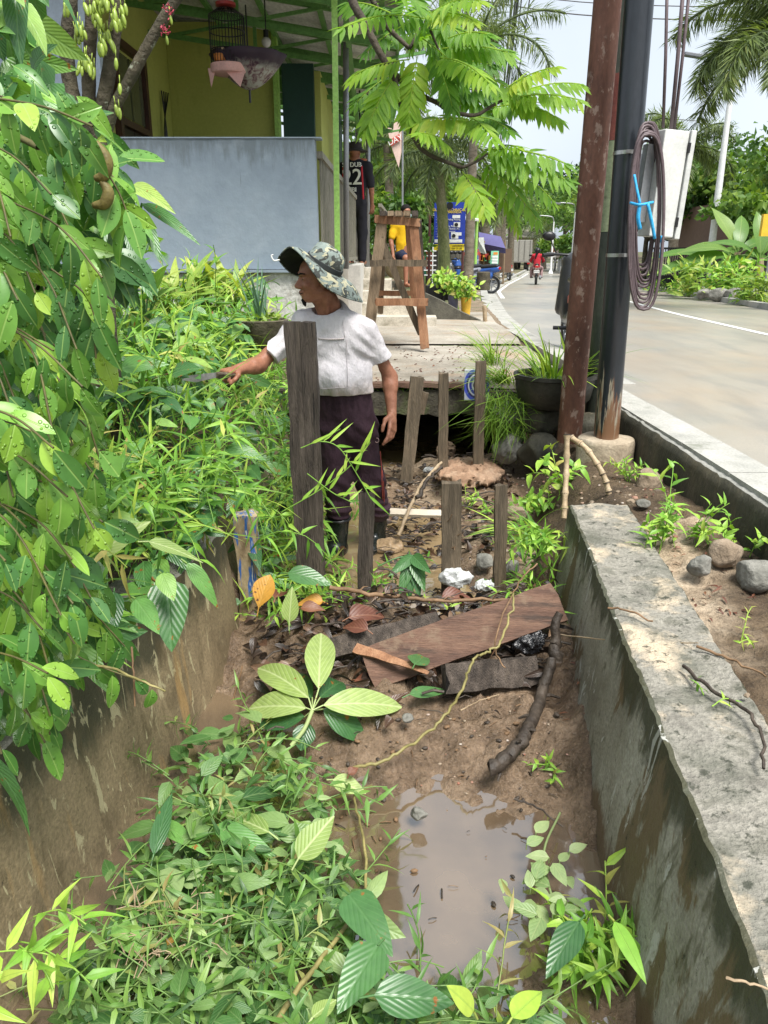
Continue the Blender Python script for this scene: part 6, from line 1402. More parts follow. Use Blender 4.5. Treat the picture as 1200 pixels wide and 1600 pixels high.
# wooded hill: one mass
lb = LB(); rr = np.random.default_rng(5)
for k in range(60):
    Y = rr.uniform(120, 175); px = rr.uniform(690, 1290) if k % 4 else rr.uniform(350, 700); x = (px - 600) / F * Y * 1.06; h = (13 if 760 < px < 1000 else 8.5) * rr.uniform(.75, 1.12) * (Y / 140); z0 = -1 + (Y - 110) * .06
    c = crown_mesh('c', h, h * rr.uniform(.8, 1.2), 300 + k, 520, .95, 18); lb.V += [v + np.array([x, Y, z0]) for v in c.V]; lb.Q += [q + lb.n for q in c.Q]; lb.U += c.U; lb.r += [np.clip(r * .75, 0, 1) for r in c.r]; lb.n += sum(len(v) for v in c.V)
hm = leaf_mat('hill_leaf', [(.012, .035, .018), (.025, .065, .025), (.05, .10, .035), (.09, .15, .05)], 0, .6, (.05, .1, .04), .1, .15, spec=.2)
tag(lb.build('hill_wood', hm), 'dense dark wood on the hill at the end of the road', 'wood', kind='stuff')
# --- banana plants, gate, roof across the road
def banana(label, x, y, z, h, leaves_, seed):
    t = thing('banana_plant', label, 'banana plant', (x, y, z), 'banana plants across the road'); rr = random.Random(seed)
    m = MB(); m.tube([(x, y, z - .1), (x + .03, y, z + h * .5), (x, y, z + h)], [.16, .13, .08], 12); m.build('trunk', surf('banana_stem', [(.09, .06, .03), (.20, .16, .08), (.16, .20, .07)], 4, .7, .5, 30, .01, stretch=(2, 2, .3)), t, smooth=True)
    lb = LB()
    for (a, e, L, dr, rn) in leaves_:
        d = (math.cos(a) * math.cos(e), math.sin(a) * math.cos(e) * .6, math.sin(e)); lb.stem([(x, y, z + h * .9), (x + d[0] * .25, y + d[1] * .25, z + h * .9 + d[2] * .25)], .02)
        lb.add([(x + d[0] * .2, y + d[1] * .2, z + h * .9 + d[2] * .2)], [d], [(-d[0] * d[2], -.55, .6)], L, L * .34, 'ellip', 12, dr, .22, rn, wave=.06, seed=seed)
    lb.build('leaf', MT['banana'], t)
zb = .66; PI = math.pi
p = at(1146, 440, 22.8); banana('banana plant with pale upright leaves right of the lamp', p.x, 22.8, zb, 1.1, [(PI * .65, 1.0, 1.5, .25, .9), (PI * .95, .5, 1.3, .6, .7), (PI, .1, 1.5, .5, .35), (.2, .75, 1.2, .7, .3), (.1, .2, 1.3, .7, .45), (PI * .4, 1.1, 1.2, .4, .55)], 1)
p = at(1183, 440, 22.0); banana('banana plant with a browning leaf at the right edge', p.x, 22.0, zb, .95, [(.5, 1.2, 1.3, .3, .55), (.2, .6, 1.3, .6, .5), (PI * .9, .8, 1.2, .6, .4), (PI, .25, 1.0, .7, .3), (PI * .55, 1.3, 1.2, .2, .6)], 2)
p = at(1118, 440, 23.6); banana('low banana plant left behind the lamp post', p.x, 23.6, zb, .8, [(PI * .9, .6, 1.5, .6, .5), (PI * 1.0, .15, 1.5, .4, .4), (PI * .97, -.15, 1.2, .5, .3), (.6, .8, 1.0, .5, .5)], 3)
gate = thing('gate', 'dark barred metal gate behind the foxtail palm trunk', 'gate', at(1060, 440, 27)); m = MB()
a, b = at(1010, 440, 27), at(1092, 438, 27); zt = at(1060, 388, 27).z; zbm = zr(27) + .1
for k in range(24): q = lerp(a, b, k / 23); m.box((q.x, 27, (zt + zbm) / 2), (.03, .03, zt - zbm))
m.build('bars', MT['black'], gate)
m = MB(); m.box(((a.x + b.x) / 2, 27.04, zt), (b.x - a.x, .05, .06)); m.box(((a.x + b.x) / 2, 27.04, zbm + .25), (b.x - a.x, .05, .35)); m.build('rail', MT['black'], gate)
gw = at(1150, 430, 26.0); m = MB(); m.box((gw.x + 1.2, 26.2, zr(26) + .55), (5.2, .2, 1.3)); tag(m.build('boundary_wall', surf('dark_boundary_wall', [(.05, .05, .045), (.10, .095, .085)], 2, .85, .5, 30, .01)), 'low dark garden wall behind the banana plants', 'wall', kind='thing')
hr = thing('house', 'house with a dark gabled roof and blue-white panel at the right edge', 'house', at(1190, 430, 29)); q = at(1150, 322, 29); q2 = at(1240, 268, 29)
m = MB(); m.poly([(q.x, 28.2, q.z), (q2.x, 28.2, q2.z), (q2.x + 3.2, 28.2, q.z), (q2.x + 3.2, 28.2, q.z - .18), (q2.x, 28.2, q2.z - .2), (q.x, 28.2, q.z - .2)], (0, 6, 0)); m.build('roof', flat('old_roof_tiles', (.07, .05, .042), .8), hr)
m = MB(); m.box((q2.x + .1, 31, (q.z + zr(29)) / 2), (4.8, 5, q.z - zr(29) + .2)); m.build('wall', flat('brown_house_wall', (.20, .13, .10), .8), hr)
q = at(1135, 300, 31); q3 = at(1182, 278, 31); m = MB(); m.poly([(q.x, 31, q.z), (q3.x, 31, q3.z), (q3.x + .3, 34, q3.z + .5), (q.x + .3, 34, q.z + .5)], (0, 0, .05)); m.build('roof_panel', flat('pale_roof_panel', (.48, .60, .72), .4), hr)
q = at(1198, 352, 20); m = MB(); m.box((q.x + .12, 20, q.z), (.5, .12, .5)); m.cur = 1; m.tube([(q.x + .2, 20.05, zr(20)), (q.x + .2, 20.05, q.z + .2)], .035, 8); tag(m.build('sign_box', [flat('yellow_sign', (.75, .48, .04), .5), MT['grey_metal']]), 'yellow box sign cut off by the right edge', 'sign')
for k, (px, Y, w_) in enumerate(((1125, 20.2, 30), (1150, 19.9, 32), (1178, 19.6, 34), (1100, 20.8, 26), (1205, 19.4, 30))):
    p = at(px, 452, Y); rock('edging_stone', (p.x, Y, zr(Y) + .17), (ms(w_, p) * .55, .2, .17), MT['grey_rock'], 'rough stone edging the planted strip below the banana plants', 'stone', 200 + k, group='edging stones of the planted strip')
def bushlet(label, p, h, n, seed, mat='weed', wd=None, name='roadside_plant', ll=None, grp='low plants along the far kerb'):
    rr = np.random.default_rng(seed); wd = wd or h; lb = LB(); B = np.stack([p[0] + rr.normal(0, wd * .28, n), p[1] + rr.normal(0, wd * .22, n), p[2] + h * .9 * rr.random(n) ** 1.2], 1)
    d = rr.normal(size=(n, 3)) * np.array([1, 1, .5]) + np.array([0, 0, .55]); lb.add(B, d, rr.normal(size=(n, 3)) * .5 + np.array([0, -.4, .8]), (ll or h * .38) * rr.uniform(.6, 1.2, n), (ll or h * .38) * .28, 'lance', 3, .4, .25, np.clip(rr.normal(.55, .22, n), 0, 1))
    for k in range(7): q = B[k]; lb.stem([(p[0], p[1], p[2] - .03), tuple(q)], .006 + .004 * h, .2)
    return tag(lb.build(name, MT[mat]), label, 'plant', grp)
for k, (px, Y, h, lab) in enumerate(((1085, 21.8, .95, 'yellow-green shrub left of the white lamp post'), (1135, 21.0, .8, 'low shrub just right of the lamp foot'), (1165, 21.2, 1.0, 'shrub under the pale banana leaves'), (1192, 18.4, .7, 'strappy plants at the right edge over the stones'), (1170, 18.8, .55, 'tuft of green behind the edging stones'), (1030, 24.0, .4, 'grass tuft at the foot of the palm trunk'), (1062, 22.9, .35, 'weed tuft on the kerb left of the lamp'))):
    q = at(px, 400, Y); bushlet(lab, (q.x, Y, zr(Y) + .08), h, 170, 400 + k, 'croton' if k in (0, 3) else 'weed')
# --- signs, stalls and a shed on the house side
def panel(m, px0, py0, px1, py1, Y, th=.04):
    a, b = at(px0, py0, Y), at(px1, py1, Y); m.box(((a.x + b.x) / 2, Y, (a.z + b.z) / 2), (abs(b.x - a.x), th, abs(b.z - a.z))); return a, b
YS_ = 22.5
sg = thing('sign_board', 'tall blue air-conditioner service sign with a yellow strip', 'sign', at(702, 440, YS_))
m = MB(); panel(m, 679, 316, 726, 381, YS_); m.build('panel', flat('sign_blue', (.018, .045, .33), .4), sg)
m = MB(); panel(m, 678, 381.5, 725, 391, YS_); m.build('yellow_strip', flat('sign_yellow', (.78, .60, .02), .5), sg)
m = MB(); panel(m, 679, 374, 722, 379, YS_ - .03, .01); panel(m, 707, 336, 719, 341, YS_ - .03, .01); panel(m, 709, 347, 719, 355, YS_ - .03, .01); panel(m, 705, 363, 716, 373, YS_ - .03, .01); panel(m, 710, 363, 721, 368, YS_ - .028, .01); m.build('white_units', MT['white'], sg)
for px, py, r_, nm in ((713, 351, .05, 'unit_fan'), (709, 368.5, .05, 'unit_fan'), (703, 321.5, .09, 'emblem')):
    m = MB(); m.lathe([(r_, -.004), (r_, .004)], at(px, py, YS_ - .045), 16, Matrix.Rotation(rad(90), 3, 'X')); m.build(nm, MT['black'], sg)
tx = lambda s, px, py, sz, mt, al='CENTER', nm='lettering', par=sg, Y=YS_ - .03, ex=.004: text_on(None, s, at(px, py, Y), (1, 0, 0), (0, 0, 1), sz, mt, par, nm, ex, al)
ylw = flat('sign_letter_yellow', (.80, .58, .05), .5)
tx('GLOBAL TECHNICAL', 702, 328, .095, ylw); tx('AC SAMARINDA', 702, 331.5, .09, ylw)
for k, s in enumerate(('Jual AC', 'Service, Bending Pasang,', '(AC & BP)', 'Cuci / Pasang AC', 'Isi Freon Perbaikan AC', 'Ganti Compressor', 'Ducting', 'Kulkas')): tx('- ' + s, 681, 339 + k * 4.1 + (2 if k > 2 else 0), .065, MT['white'], 'LEFT')
tx('JL. PEMUDA NO. 7 SAMARINDA', 702, 384, .06, MT['black']); tx('HP 0812 5400 222 / 0541 731 400', 702, 388, .05, MT['black'])
m = MB(); 
for px in (672, 725.5):
    a = at(px, 316, YS_ + .03); m.tube([(a.x, YS_ + .03, zr(YS_)), (a.x, YS_ + .03, a.z)], .035, 8)
m.build('post', flat('red_brown_post', (.09, .03, .025), .6), sg)
Y2 = 29; s2 = thing('sign_board', 'second smaller blue board behind the ringed palm', 'sign', at(741, 425, Y2)); m = MB(); panel(m, 727, 388, 748, 413, Y2); m.build('panel', flat('sign_blue_2', (.03, .09, .42), .4), s2)
tx('SERVIS', 738, 392, .17, flat('sign_letter_red', (.7, .08, .05), .5), par=s2, Y=Y2 - .03); tx('MOTOR', 738, 397, .17, flat('sign_letter_red', (.7, .08, .05), .5), par=s2, Y=Y2 - .03)
for k in range(3): tx(('ganti oli', 'tambal ban', 'onderdil')[k], 738, 402 + k * 4, .11, MT['white'], par=s2, Y=Y2 - .03)
m = MB(); a = at(748, 388, Y2); m.tube([(a.x, Y2, zr(Y2)), (a.x, Y2, a.z)], .03, 6); a = at(728, 388, Y2); m.tube([(a.x, Y2, zr(Y2)), (a.x, Y2, a.z)], .03, 6); m.build('post', MT['grey_metal'], s2)
m = MB(); panel(m, 735, 352, 742, 374, 28); m.cur = 1; a = at(738, 374, 28); m.tube([(a.x, 28, zr(28)), (a.x, 28, a.z)], .025, 6); o = tag(m.build('banner', [flat('pale_blue_banner', (.42, .60, .74), .6), MT['grey_metal']]), 'narrow pale blue banner beside the ringed palm', 'banner')
Y3 = 34; ab = thing('a_board', 'green and white standing price board by the road edge', 'sign', at(774, 424, Y3)); a = at(766, 421, Y3); c = at(781, 392, Y3)
m = MB(); m.poly([(a.x, Y3, a.z), (at(778, 421, Y3).x, Y3, a.z), (c.x, Y3 + .3, c.z), (at(769, 392, Y3).x, Y3 + .3, c.z)], (0, .04, 0)); m.build('panel', flat('board_green', (.12, .42, .26), .5), ab)
m = MB(); q = at(774, 396, Y3 + .22); m.box((q.x, Y3 + .16, q.z), (.18, .02, .10)); m.cur = 1
for k in range(4): q = at(773.5 - .5 * k, 401 + k * 4.5, Y3 + .15); m.box((q.x, Y3 + .15 - .05 * k, q.z), (.24, .02, .09))
m.build('printed_panel', [flat('board_orange', (.7, .25, .04), .5), MT['white']], ab)
m = MB(); m.box((at(772, 424, Y3).x, Y3 + .2, zr(Y3) + .12), (.3, .2, .2)); m.build('foot', MT['black'], ab)
st_ = thing('market_stall', 'roadside stall with a purple awning and white hanging cloth', 'stall', at(765, 418, 36)); a = at(748, 378, 36); c = at(790, 392, 36)
m = MB(); m.poly([at(752, 380, 36), at(790, 388, 35), at(790, 396, 35), at(760, 392, 36)], (0, 1.6, .5)); m.build('awning', flat('purple_tarpaulin', (.10, .09, .22), .6), st_)
m = MB(); m.poly([at(745, 371, 35.6), at(756, 371, 35.6), at(757, 385, 35.5), at(760, 397, 35.4), at(750, 395, 35.6)], (0, .04, 0)); m.build('hanging_cloth', flat('white_cloth', (.62, .64, .60), .8), st_)
m = MB(); m.box(at(764, 407, 36.6), (1.9, .8, 1.0)); m.build('counter', flat('stall_wood', (.14, .09, .06), .7), st_)
m = MB()
for px in (746, 757, 789): a = at(px, 376, 36); m.tube([(a.x, 36, zr(36)), (a.x, 36, a.z)], .04, 6)
m.build('post', MT['wood_tan'], st_)
m = MB(); rr = random.Random(3)
for k in range(9): q = at(751 + k * 3.1, 404 + rr.uniform(-3, 3), 35.9); m.cur = k % 3; m.box(q, (.16, .16, rr.uniform(.15, .3)))
m.build('goods', [flat('goods_red', (.5, .06, .04), .5), flat('goods_orange', (.62, .3, .05), .5), flat('goods_green', (.1, .35, .15), .5)], st_)
sd = thing('shop_shed', 'open shop shed with metal shelves and green posts behind the sign', 'shop', at(680, 430, 27)); zt = at(690, 335, 27).z
m = MB(); a, c = at(640, 335, 27), at(745, 335, 27); m.poly([(a.x, 26, zt), (c.x, 26, zt - .25), (c.x, 31, zt + .3), (a.x, 31, zt + .55)], (0, 0, .05)); m.build('roof', MT['tin'], sd)
m = MB(); m.box(((a.x + c.x) / 2, 31, (zt + zr(28)) / 2), (c.x - a.x, .1, zt - zr(28) + .6)); m.build('wall', flat('shed_back_wall', (.13, .12, .10), .8), sd)  # back wall in one even dark grey-brown
m = MB()
for px in (647, 662, 699, 741): q = at(px, 400, 27); m.tube([(q.x, 26.6, zr(27)), (q.x, 26.6, zt)], .05, 8)
m.build('post', MT['lime_post'], sd)
m = MB()
for k in range(6): q = at(668, 392 + k * 7.5, 25.5); m.box((q.x, 25.5, q.z), (.52, .4, .03))
for px in (661, 676): q = at(px, 420, 25.3); m.box((q.x, 25.3, zr(25) + .75), (.03, .03, 1.5))
shf = m.build('shelf', MT['white'], sd); m = MB()
for k in range(30): q = at(662.5 + (k % 6) * 2.3, 397.5 + (k // 6) * 7.5 - 1.5, 25.45); m.cur = R.randrange(4); m.ball(q + Vector((0, 0, -.02)), (.035, .035, .09), 6)
m.build('bottle', [flat('b_green', (.05, .3, .2), .3), flat('b_white', (.6, .6, .58), .3), flat('b_red', (.5, .08, .05), .3), flat('b_tan', (.4, .3, .15), .4)], shf)
# tall flag banner above the steps
fl_ = thing('flag_banner', 'pink and white feather flag with red lettering over the steps', 'flag', at(628, 430, 16)); m = MB(); m.tube([at(629, 430, 16), at(629, 175, 16), at(622, 165, 16)], .018, 6); m.build('pole', MT['grey_metal'], fl_)
m = MB(); m.poly([at(606, 190, 16), at(628, 182, 16), at(629, 228, 16), at(623, 262, 16), at(612, 230, 16), at(606, 205, 16)], (0, .012, 0)); m.build('cloth', flat('flag_cloth', (.60, .45, .38), .8), fl_)
m = MB(); m.poly([at(609, 219, 15.97), at(624, 209, 15.97), at(626, 219, 15.97), at(611, 229, 15.97)], (0, .01, 0)); m.build('red_patch', flat('flag_red', (.52, .10, .07), .7), fl_)
text_on(None, 'DAY', at(617.5, 219, 15.95), (1, 0, .42), (-.42, 0, 1), .14, MT['white'], fl_, 'lettering', .004)
# lorry, far shops, billboards
def lorry(px, Y, label):
    b = at(px, 400, Y); b.z = zr(Y); t = thing('lorry', label, 'lorry', b); x, y, z = b
    m = MB(); m.box((x, y + 2.2, z + 1.55), (2.1, 4.2, 1.7)); m.build('cargo_bed', flat('lorry_grey', (.28, .27, .24), .6), t, bevel=.03)
    m = MB()
    for k in range(5): m.box((x - .9 + k * .45, y + .07, z + 1.55), (.06, .05, 1.66))
    m.box((x, y + .06, z + .75), (2.1, .1, .12)); m.build('tailgate_rib', flat('lorry_rib', (.20, .19, .17), .6), t)
    m = MB(); m.box((x, y + 5.2, z + 1.5), (1.9, 1.6, 1.9)); m.build('cab', flat('cab_white', (.5, .52, .5), .4), t, bevel=.08)
    for sx in (-.75, .75):
        for yy in (.8, 4.8):
            m = MB(); m.lathe([(.2, -.14), (.43, -.14), (.45, 0), (.43, .14), (.2, .14)], (x + sx, y + yy, z + .45), 20, Matrix.Rotation(rad(90), 3, 'Y')); m.build('wheel', MT['rubber'], t, smooth=True, auto=40)
    m = MB(); m.box((x - .8, y + .02, z + .62), (.22, .06, .12)); m.box((x + .8, y + .02, z + .62), (.22, .06, .12)); m.build('tail_light', flat('tail_red', (.4, .02, .02), .3), t)
lorry(811, 66, 'grey lorry seen from behind far down the road')
m = MB(); a = at(796, 370, 90); c = at(838, 395, 90); m.box(((a.x + c.x) / 2, 92, (a.z + c.z) / 2), (c.x - a.x, 4, a.z - c.z)); m.cur = 1; m.poly([(a.x - .8, 89, a.z), (c.x + .8, 89, a.z - .2), (c.x + .8, 95, a.z + 1.3), (a.x - .8, 95, a.z + 1.5)], (0, 0, .1)); tag(m.build('roadside_shop', [flat('far_wall', (.30, .26, .2), .8), flat('far_roof', (.26, .24, .20), .8)]), 'low shop with a pale sheet roof beyond the lorry', 'shop')
for k, (x0, y0, x1, y1, Y, c, lab) in enumerate(((864, 377, 871, 388, 70, (.03, .16, .5), 'small blue billboard right of the rider'), (874, 376, 878, 386, 70, (.45, .58, .68), 'pale blue billboard next to the small blue one'), (863, 387, 879, 394, 66, (.55, .16, .13), 'red and white shop front beyond the lamps'), (863, 394, 879, 402, 64, (.68, .68, .66), 'white low shop front beyond the lamps'), (879, 390, 889, 403, 62, (.30, .25, .2), 'brown kiosk beside the white shop front'))):
    m = MB(); a, b = at(x0, y0, Y), at(x1, y1, Y); d = .1 if k < 2 else 2.2
    m.box(((a.x + b.x) / 2, Y + d / 2, (a.z + b.z) / 2), (b.x - a.x, d, a.z - b.z)); m.cur = 1
    for q in (a.x + .1, b.x - .1): m.tube([(q, Y + .3, zr(Y) - .2), (q, Y + .3, b.z + .05)], .06, 6)
    tag(m.build('billboard' if k < 2 else 'kiosk', [flat('board_col', c, .5), MT['grey_metal']]), lab, 'billboard' if k < 2 else 'shop')
# --- motorbikes
def wheel(t, c, r, ax, wd=.05):
    M = Matrix.Rotation(rad(90), 3, 'Y'); Rz = Matrix.Rotation(ax, 3, 'Z') @ M; w_ = MB(); n = 26
    w_.lathe([(r * .74, -wd * .7), (r * .93, -wd), (r, -wd * .4), (r, wd * .4), (r * .93, wd), (r * .74, wd * .7), (r * .74, -wd * .7)], c, n, Rz, cap=False); ty = w_.build('wheel', MT['rubber'], t, smooth=True, auto=50)
    m = MB(); m.lathe([(.02, -wd * .6), (r * .2, -wd * .6), (r * .2, wd * .6), (.02, wd * .6)], c, 12, Rz); m.lathe([(r * .66, -wd * .55), (r * .76, -wd * .55), (r * .76, wd * .55), (r * .66, wd * .55), (r * .66, -wd * .55)], c, n, Rz, cap=False)
    for k in range(6):
        a = k * math.pi / 3; d = Rz @ Vector((math.cos(a), math.sin(a), 0)); m.bar(Vector(c) + d * r * .15, Vector(c) + d * r * .7, .03, .02, tuple(Rz @ Vector((0, 0, 1))))
    m.build('rim', MT['grey_metal'], ty)
def motorbike(label, p, yaw, colr, acc, group=None, plate='KT 2045', scooter=True):
    p = Vector(p); t = thing('motorbike', label, 'motorbike', p, group); Rz = Matrix.Rotation(yaw, 3, 'Z'); T = lambda x, y, z: p + Rz @ Vector((x, y, z))
    body_m = flat('fairing_' + str(len(bpy.data.materials)), colr, .3, spec=.6); acc_m = flat('fairing_accent_' + str(len(bpy.data.materials)), acc, .35)
    wheel(t, T(0, -.62, .27), .27, yaw, .055); wheel(t, T(0, .62, .27), .27, yaw, .05)
    s = SDF(tuple(p - Vector((1.1, 1.1, .1))), tuple(p + Vector((1.1, 1.1, 1.3))), .022); fx = tuple(Rz @ Vector((1, 0, 0)))
    s.seg(T(0, -.78, .74), T(0, -.2, .66), .10, .13, .05, flat=(fx, 1.15)); s.seg(T(0, -.55, .55), T(0, -.15, .42), .12, .13, .05); s.seg(T(0, -.2, .38), T(0, .25, .36), .12, .12, .04, flat=((0, 0, 1), 1.6))
    s.seg(T(0, .30, .42), T(0, .52, .92), .14, .12, .05); s.seg(T(-.12, .40, .45), T(-.08, .50, .85), .07, .06, .04); s.seg(T(.12, .40, .45), T(.08, .50, .85), .07, .06, .04); s.ell(T(0, .55, .96), (.13, .13, .09), None, .03)
    link_mesh('fairing', s.mesh('fairing'), body_m, t)
    s = SDF(tuple(p - Vector((1.1, 1.1, .1))), tuple(p + Vector((1.1, 1.1, 1.3))), .02); s.seg(T(0, -.75, .83), T(0, .05, .77), .10, .12, .03, flat=((0, 0, 1), 1.7)); s.cut(T(0, 0, .74), (0, 0, -1)); link_mesh('seat', s.mesh('seat'), MT['black'], t)
    m = MB(); m.tube(spline([T(-.34, .38, 1.02), T(-.2, .46, 1.03), T(0, .50, 1.02), T(.2, .46, 1.03), T(.34, .38, 1.02)], 5), .014, 8); m.tube([T(-.36, .37, 1.02), T(-.24, .44, 1.03)], .022, 8); m.tube([T(.36, .37, 1.02), T(.24, .44, 1.03)], .022, 8); m.build('handlebar', MT['black'], t, smooth=True, auto=50)
    for q in (-1, 1):
        m = MB(); m.tube([T(.20 * q, .47, 1.03), T(.27 * q, .50, 1.18)], .008, 6); m.ball(T(.29 * q, .50, 1.22), (.075, .03, .05), 12); m.build('mirror', MT['black'], t, smooth=True)
        m = MB(); m.tube([T(.06 * q, .62, .27), T(.05 * q, .50, .78)], .022, 8); m.build('fork', MT['grey_metal'], t, smooth=True)
        m = MB(); m.tube([T(.12 * q, -.25, .30), T(.27 * q, -.22, .30)], .02, 8); m.build('footpeg', MT['black'], t)
        m = MB(); m.bar(T(.135 * q, -.62, .70), T(.12 * q, -.15, .58), .02, .07); m.build('side_panel', acc_m, t)
    m = MB(); m.tube([T(.14, -.05, .25), T(.17, -.4, .26), T(.17, -.85, .36)], [.03, .05, .055], 12); m.build('exhaust', MT['grey_metal'], t, smooth=True, auto=50)
    m = MB(); m.box(T(0, -.86, .76), (.16, .05, .08), yaw); m.build('tail_light', flat('tail_lens', (.45, .02, .02), .2), t, bevel=.01)
    m = MB(); m.box(T(0, -.90, .56), (.24, .012, .11), yaw + 0); pl_ = m.build('number_plate', MT['white'], t); text_on(None, plate, T(0, -.909, .56), tuple(Rz @ Vector((1, 0, 0))), (0, 0, 1), .06, MT['black'], pl_, 'plate_number', .001)
    m = MB(); m.box(T(0, .68, .86), (.20, .06, .10), yaw); m.build('headlight', flat('lens', (.6, .6, .62), .1), t, bevel=.02)
    for (y_, z_) in ((.62, .27), (-.62, .27)):
        m = MB(); arc = [T(0, y_ + .31 * math.cos(a), z_ + .31 * math.sin(a)) for a in np.linspace(.5, 2.6, 9)]
        for a, b in zip(arc[:-1], arc[1:]): m.bar(a, b, .11, .012, tuple((b - a).cross(Rz @ Vector((1, 0, 0)))))
        m.build('mudguard', body_m if y_ > 0 else MT['black'], t)
    return t, T
Ym = 8.6; q = at(893, 545, Ym); motorbike('dark grey and red motorbike parked at the road edge behind the rusty pole', (q.x + .03, Ym, zr(Ym)), rad(-5), (.03, .032, .035), (.5, .05, .05))
q = at(717, 424, 25); motorbike('silver and black motorbike parked under the blue sign', (q.x, 25, zr(25)), rad(120), (.25, .26, .3), (.04, .04, .05))
q = at(733, 428, 26.5); motorbike('bright blue motorbike parked right of the ringed palm', (q.x, 25.5, zr(25)), rad(70), (.02, .08, .30), (.03, .05, .15))
q = at(790, 428, 43); motorbike('white scooter with a red flank parked at the left road edge', (q.x, 43, zr(43)), rad(8), (.6, .6, .58), (.6, .05, .04))
q = at(837, 444, 36); mb_, T = motorbike('pink-white scooter ridden away by the woman in red', (q.x, 36, zr(36)), rad(-10), (.62, .45, .42), (.4, .35, .34), plate='KT 5127')
# rider and the passenger hugging her back
def rider(label, T, dy, mats, hair):
    f = Vector(T(0, 1, 0) - T(0, 0, 0)); root, j, P_, ax, sc, top = simple_person(label, 'person', T(0, dy, .0), 1.55, tuple(f), dict(head=(0, .08, 1.50), neck=(0, .03, 1.36), shr=(.18, 0, 1.31), shl=(-.18, 0, 1.31), elr=(.30, .22, 1.08), ell=(-.30, .22, 1.08), wrr=(.26, .50, 1.02), wrl=(-.26, .50, 1.02), pel=(0, -.05, .86), hir=(.11, 0, .82), hil=(-.11, 0, .82), knr=(.24, .40, .74), knl=(-.24, .40, .74), anr=(.24, .34, .34), anl=(-.24, .34, .34), sleeve=1.2), mats, .016)
    s = SDF(j['head'] - .22, j['head'] + .22, .014)
    s.ell(P_(-.01, .03, 0), (.135, .125, .125), ax, .01)
    link_mesh('helmet' if not hair else 'hair', s.mesh('hh'), MT['black'], root)
    if hair:
        s = SDF(j['head'] - .6, j['head'] + .25, .016); s.seg(P_(-.10, .0, 0), P_(-.20, -.30, -.08), .07, .03, .03); link_mesh('ponytail', s.mesh('pt'), MT['hair'], root)
    return root
rider('woman in a red jacket with long dark hair riding pillion on the scooter', T, -.32, (MT['redcloth'], cloth('dusty_pink_cloth', (.45, .30, .30))), True)
rider('scooter driver mostly hidden in front of the woman in red', T, .06, (MT['navycloth'], MT['blackcloth']), False)
# --- planters by the sloping garden wall
gz0 = 1.02; gb = surf('rich_soil', [(.03, .022, .015), (.06, .045, .03)], 8, .95, .6, 40, .01)
m = MB(); a, c = at(664, 452, 12.4), at(700, 452, 12.4); m.box(((a.x + c.x) / 2, 12.4, a.z - .04), (c.x - a.x, .5, .22)); tag(m.build('planter_box', MT['black'], bevel=.01), 'long black planter tray behind the sloping wall', 'planter')
for k, (px, py, Y, w_, h_, mt, lab) in enumerate(((708, 476, 11.9, 17, 14, flat('printed_pot', (.16, .16, .24), .5), 'dark patterned bag pot with bright leaves behind the sloping wall'), (728, 480, 11.8, 17, 15, flat('yellow_pot', (.70, .42, .04), .5), 'yellow pot of weeds at the low end of the sloping wall'), (690, 468, 12.2, 14, 14, MT['black'], 'black pot of leaves next to the planter tray'))):
    p = at(px, py, Y); r = ms(w_, p) / 2; t = thing('plant_pot', lab, 'plant pot', p); m = MB(); m.lathe([(r * .75, -.15), (r, ms(h_, p)), (r * .9, ms(h_, p)), (r * .8, ms(h_, p) * .8)], p, 18); m.build('pot', mt, t, smooth=True, auto=40)
    lb = LB(); n = 120; rr = np.random.default_rng(k); B = np.stack([p.x + rr.normal(0, r * 1.1, n), Y + rr.normal(0, r, n), p.z + ms(h_, p) + rr.random(n) * .28], 1); lb.add(B, rr.normal(size=(n, 3)) + np.array([0, 0, .4]), rr.normal(size=(n, 3)) * .4 + np.array([0, -.6, .7]), .10 * rr.uniform(.6, 1.3, n), .055, 'ovate', 3, .3, .2, np.clip(rr.normal(.65, .2, n), 0, 1))
    for i in range(8): lb.stem([tuple(p + Vector((0, 0, .02))), tuple(B[i])], .006)
    lb.build('leaves', MT['weed'], t)
p = at(755, 446, 18.5); m = MB(); m.lathe([(.16, -.1), (.15, .28), (.13, .30), (.02, .30)], p, 14); tag(m.build('tree_stump', MT['bark'], smooth=True, auto=40), 'short grey stump beside the pavement', 'stump')
p = at(759, 500, 11.2); m = MB(); m.tube([p - Vector((0, 0, .1)), at(757, 478, 11.2)], .03, 8); tag(m.build('bamboo_stub', MT['pale_twig'], smooth=True, auto=50), 'cut pale bamboo stub at the end of the sloping wall', 'stake')
lb = LB(); n = 900; rr = np.random.default_rng(8); py_ = rr.uniform(12.5, 34, n); B = np.stack([xl(py_) - .1 - rr.random(n) ** 1.4 * 1.6 - .75 * (rr.random(n) < .9), py_, road_z(py_) + .05], 1)
lb.add(B, rr.normal(size=(n, 3)) * .5 + np.array([0, 0, 1]), rr.normal(size=(n, 3)) + np.array([0, -1, 0]), rr.uniform(.10, .26, n), .03, 'blade', 2, .4, .2); tag(lb.build('verge_grass', MT['grass']), 'short grass along the left pavement', 'grass', kind='stuff')
lb = LB(); n = 2200; py_ = rr.uniform(12, 70, n); B = np.stack([xr(py_) + .2 + rr.random(n) ** 1.5 * 3.0, py_, road_z(py_) + .08], 1)
lb.add(B, rr.normal(size=(n, 3)) * .5 + np.array([0, 0, 1]), rr.normal(size=(n, 3)) + np.array([0, -1, 0]), rr.uniform(.12, .32, n), .04, 'blade', 2, .4, .2); tag(lb.build('verge_grass', MT['grass']), 'short grass along the far kerb', 'grass', kind='stuff')
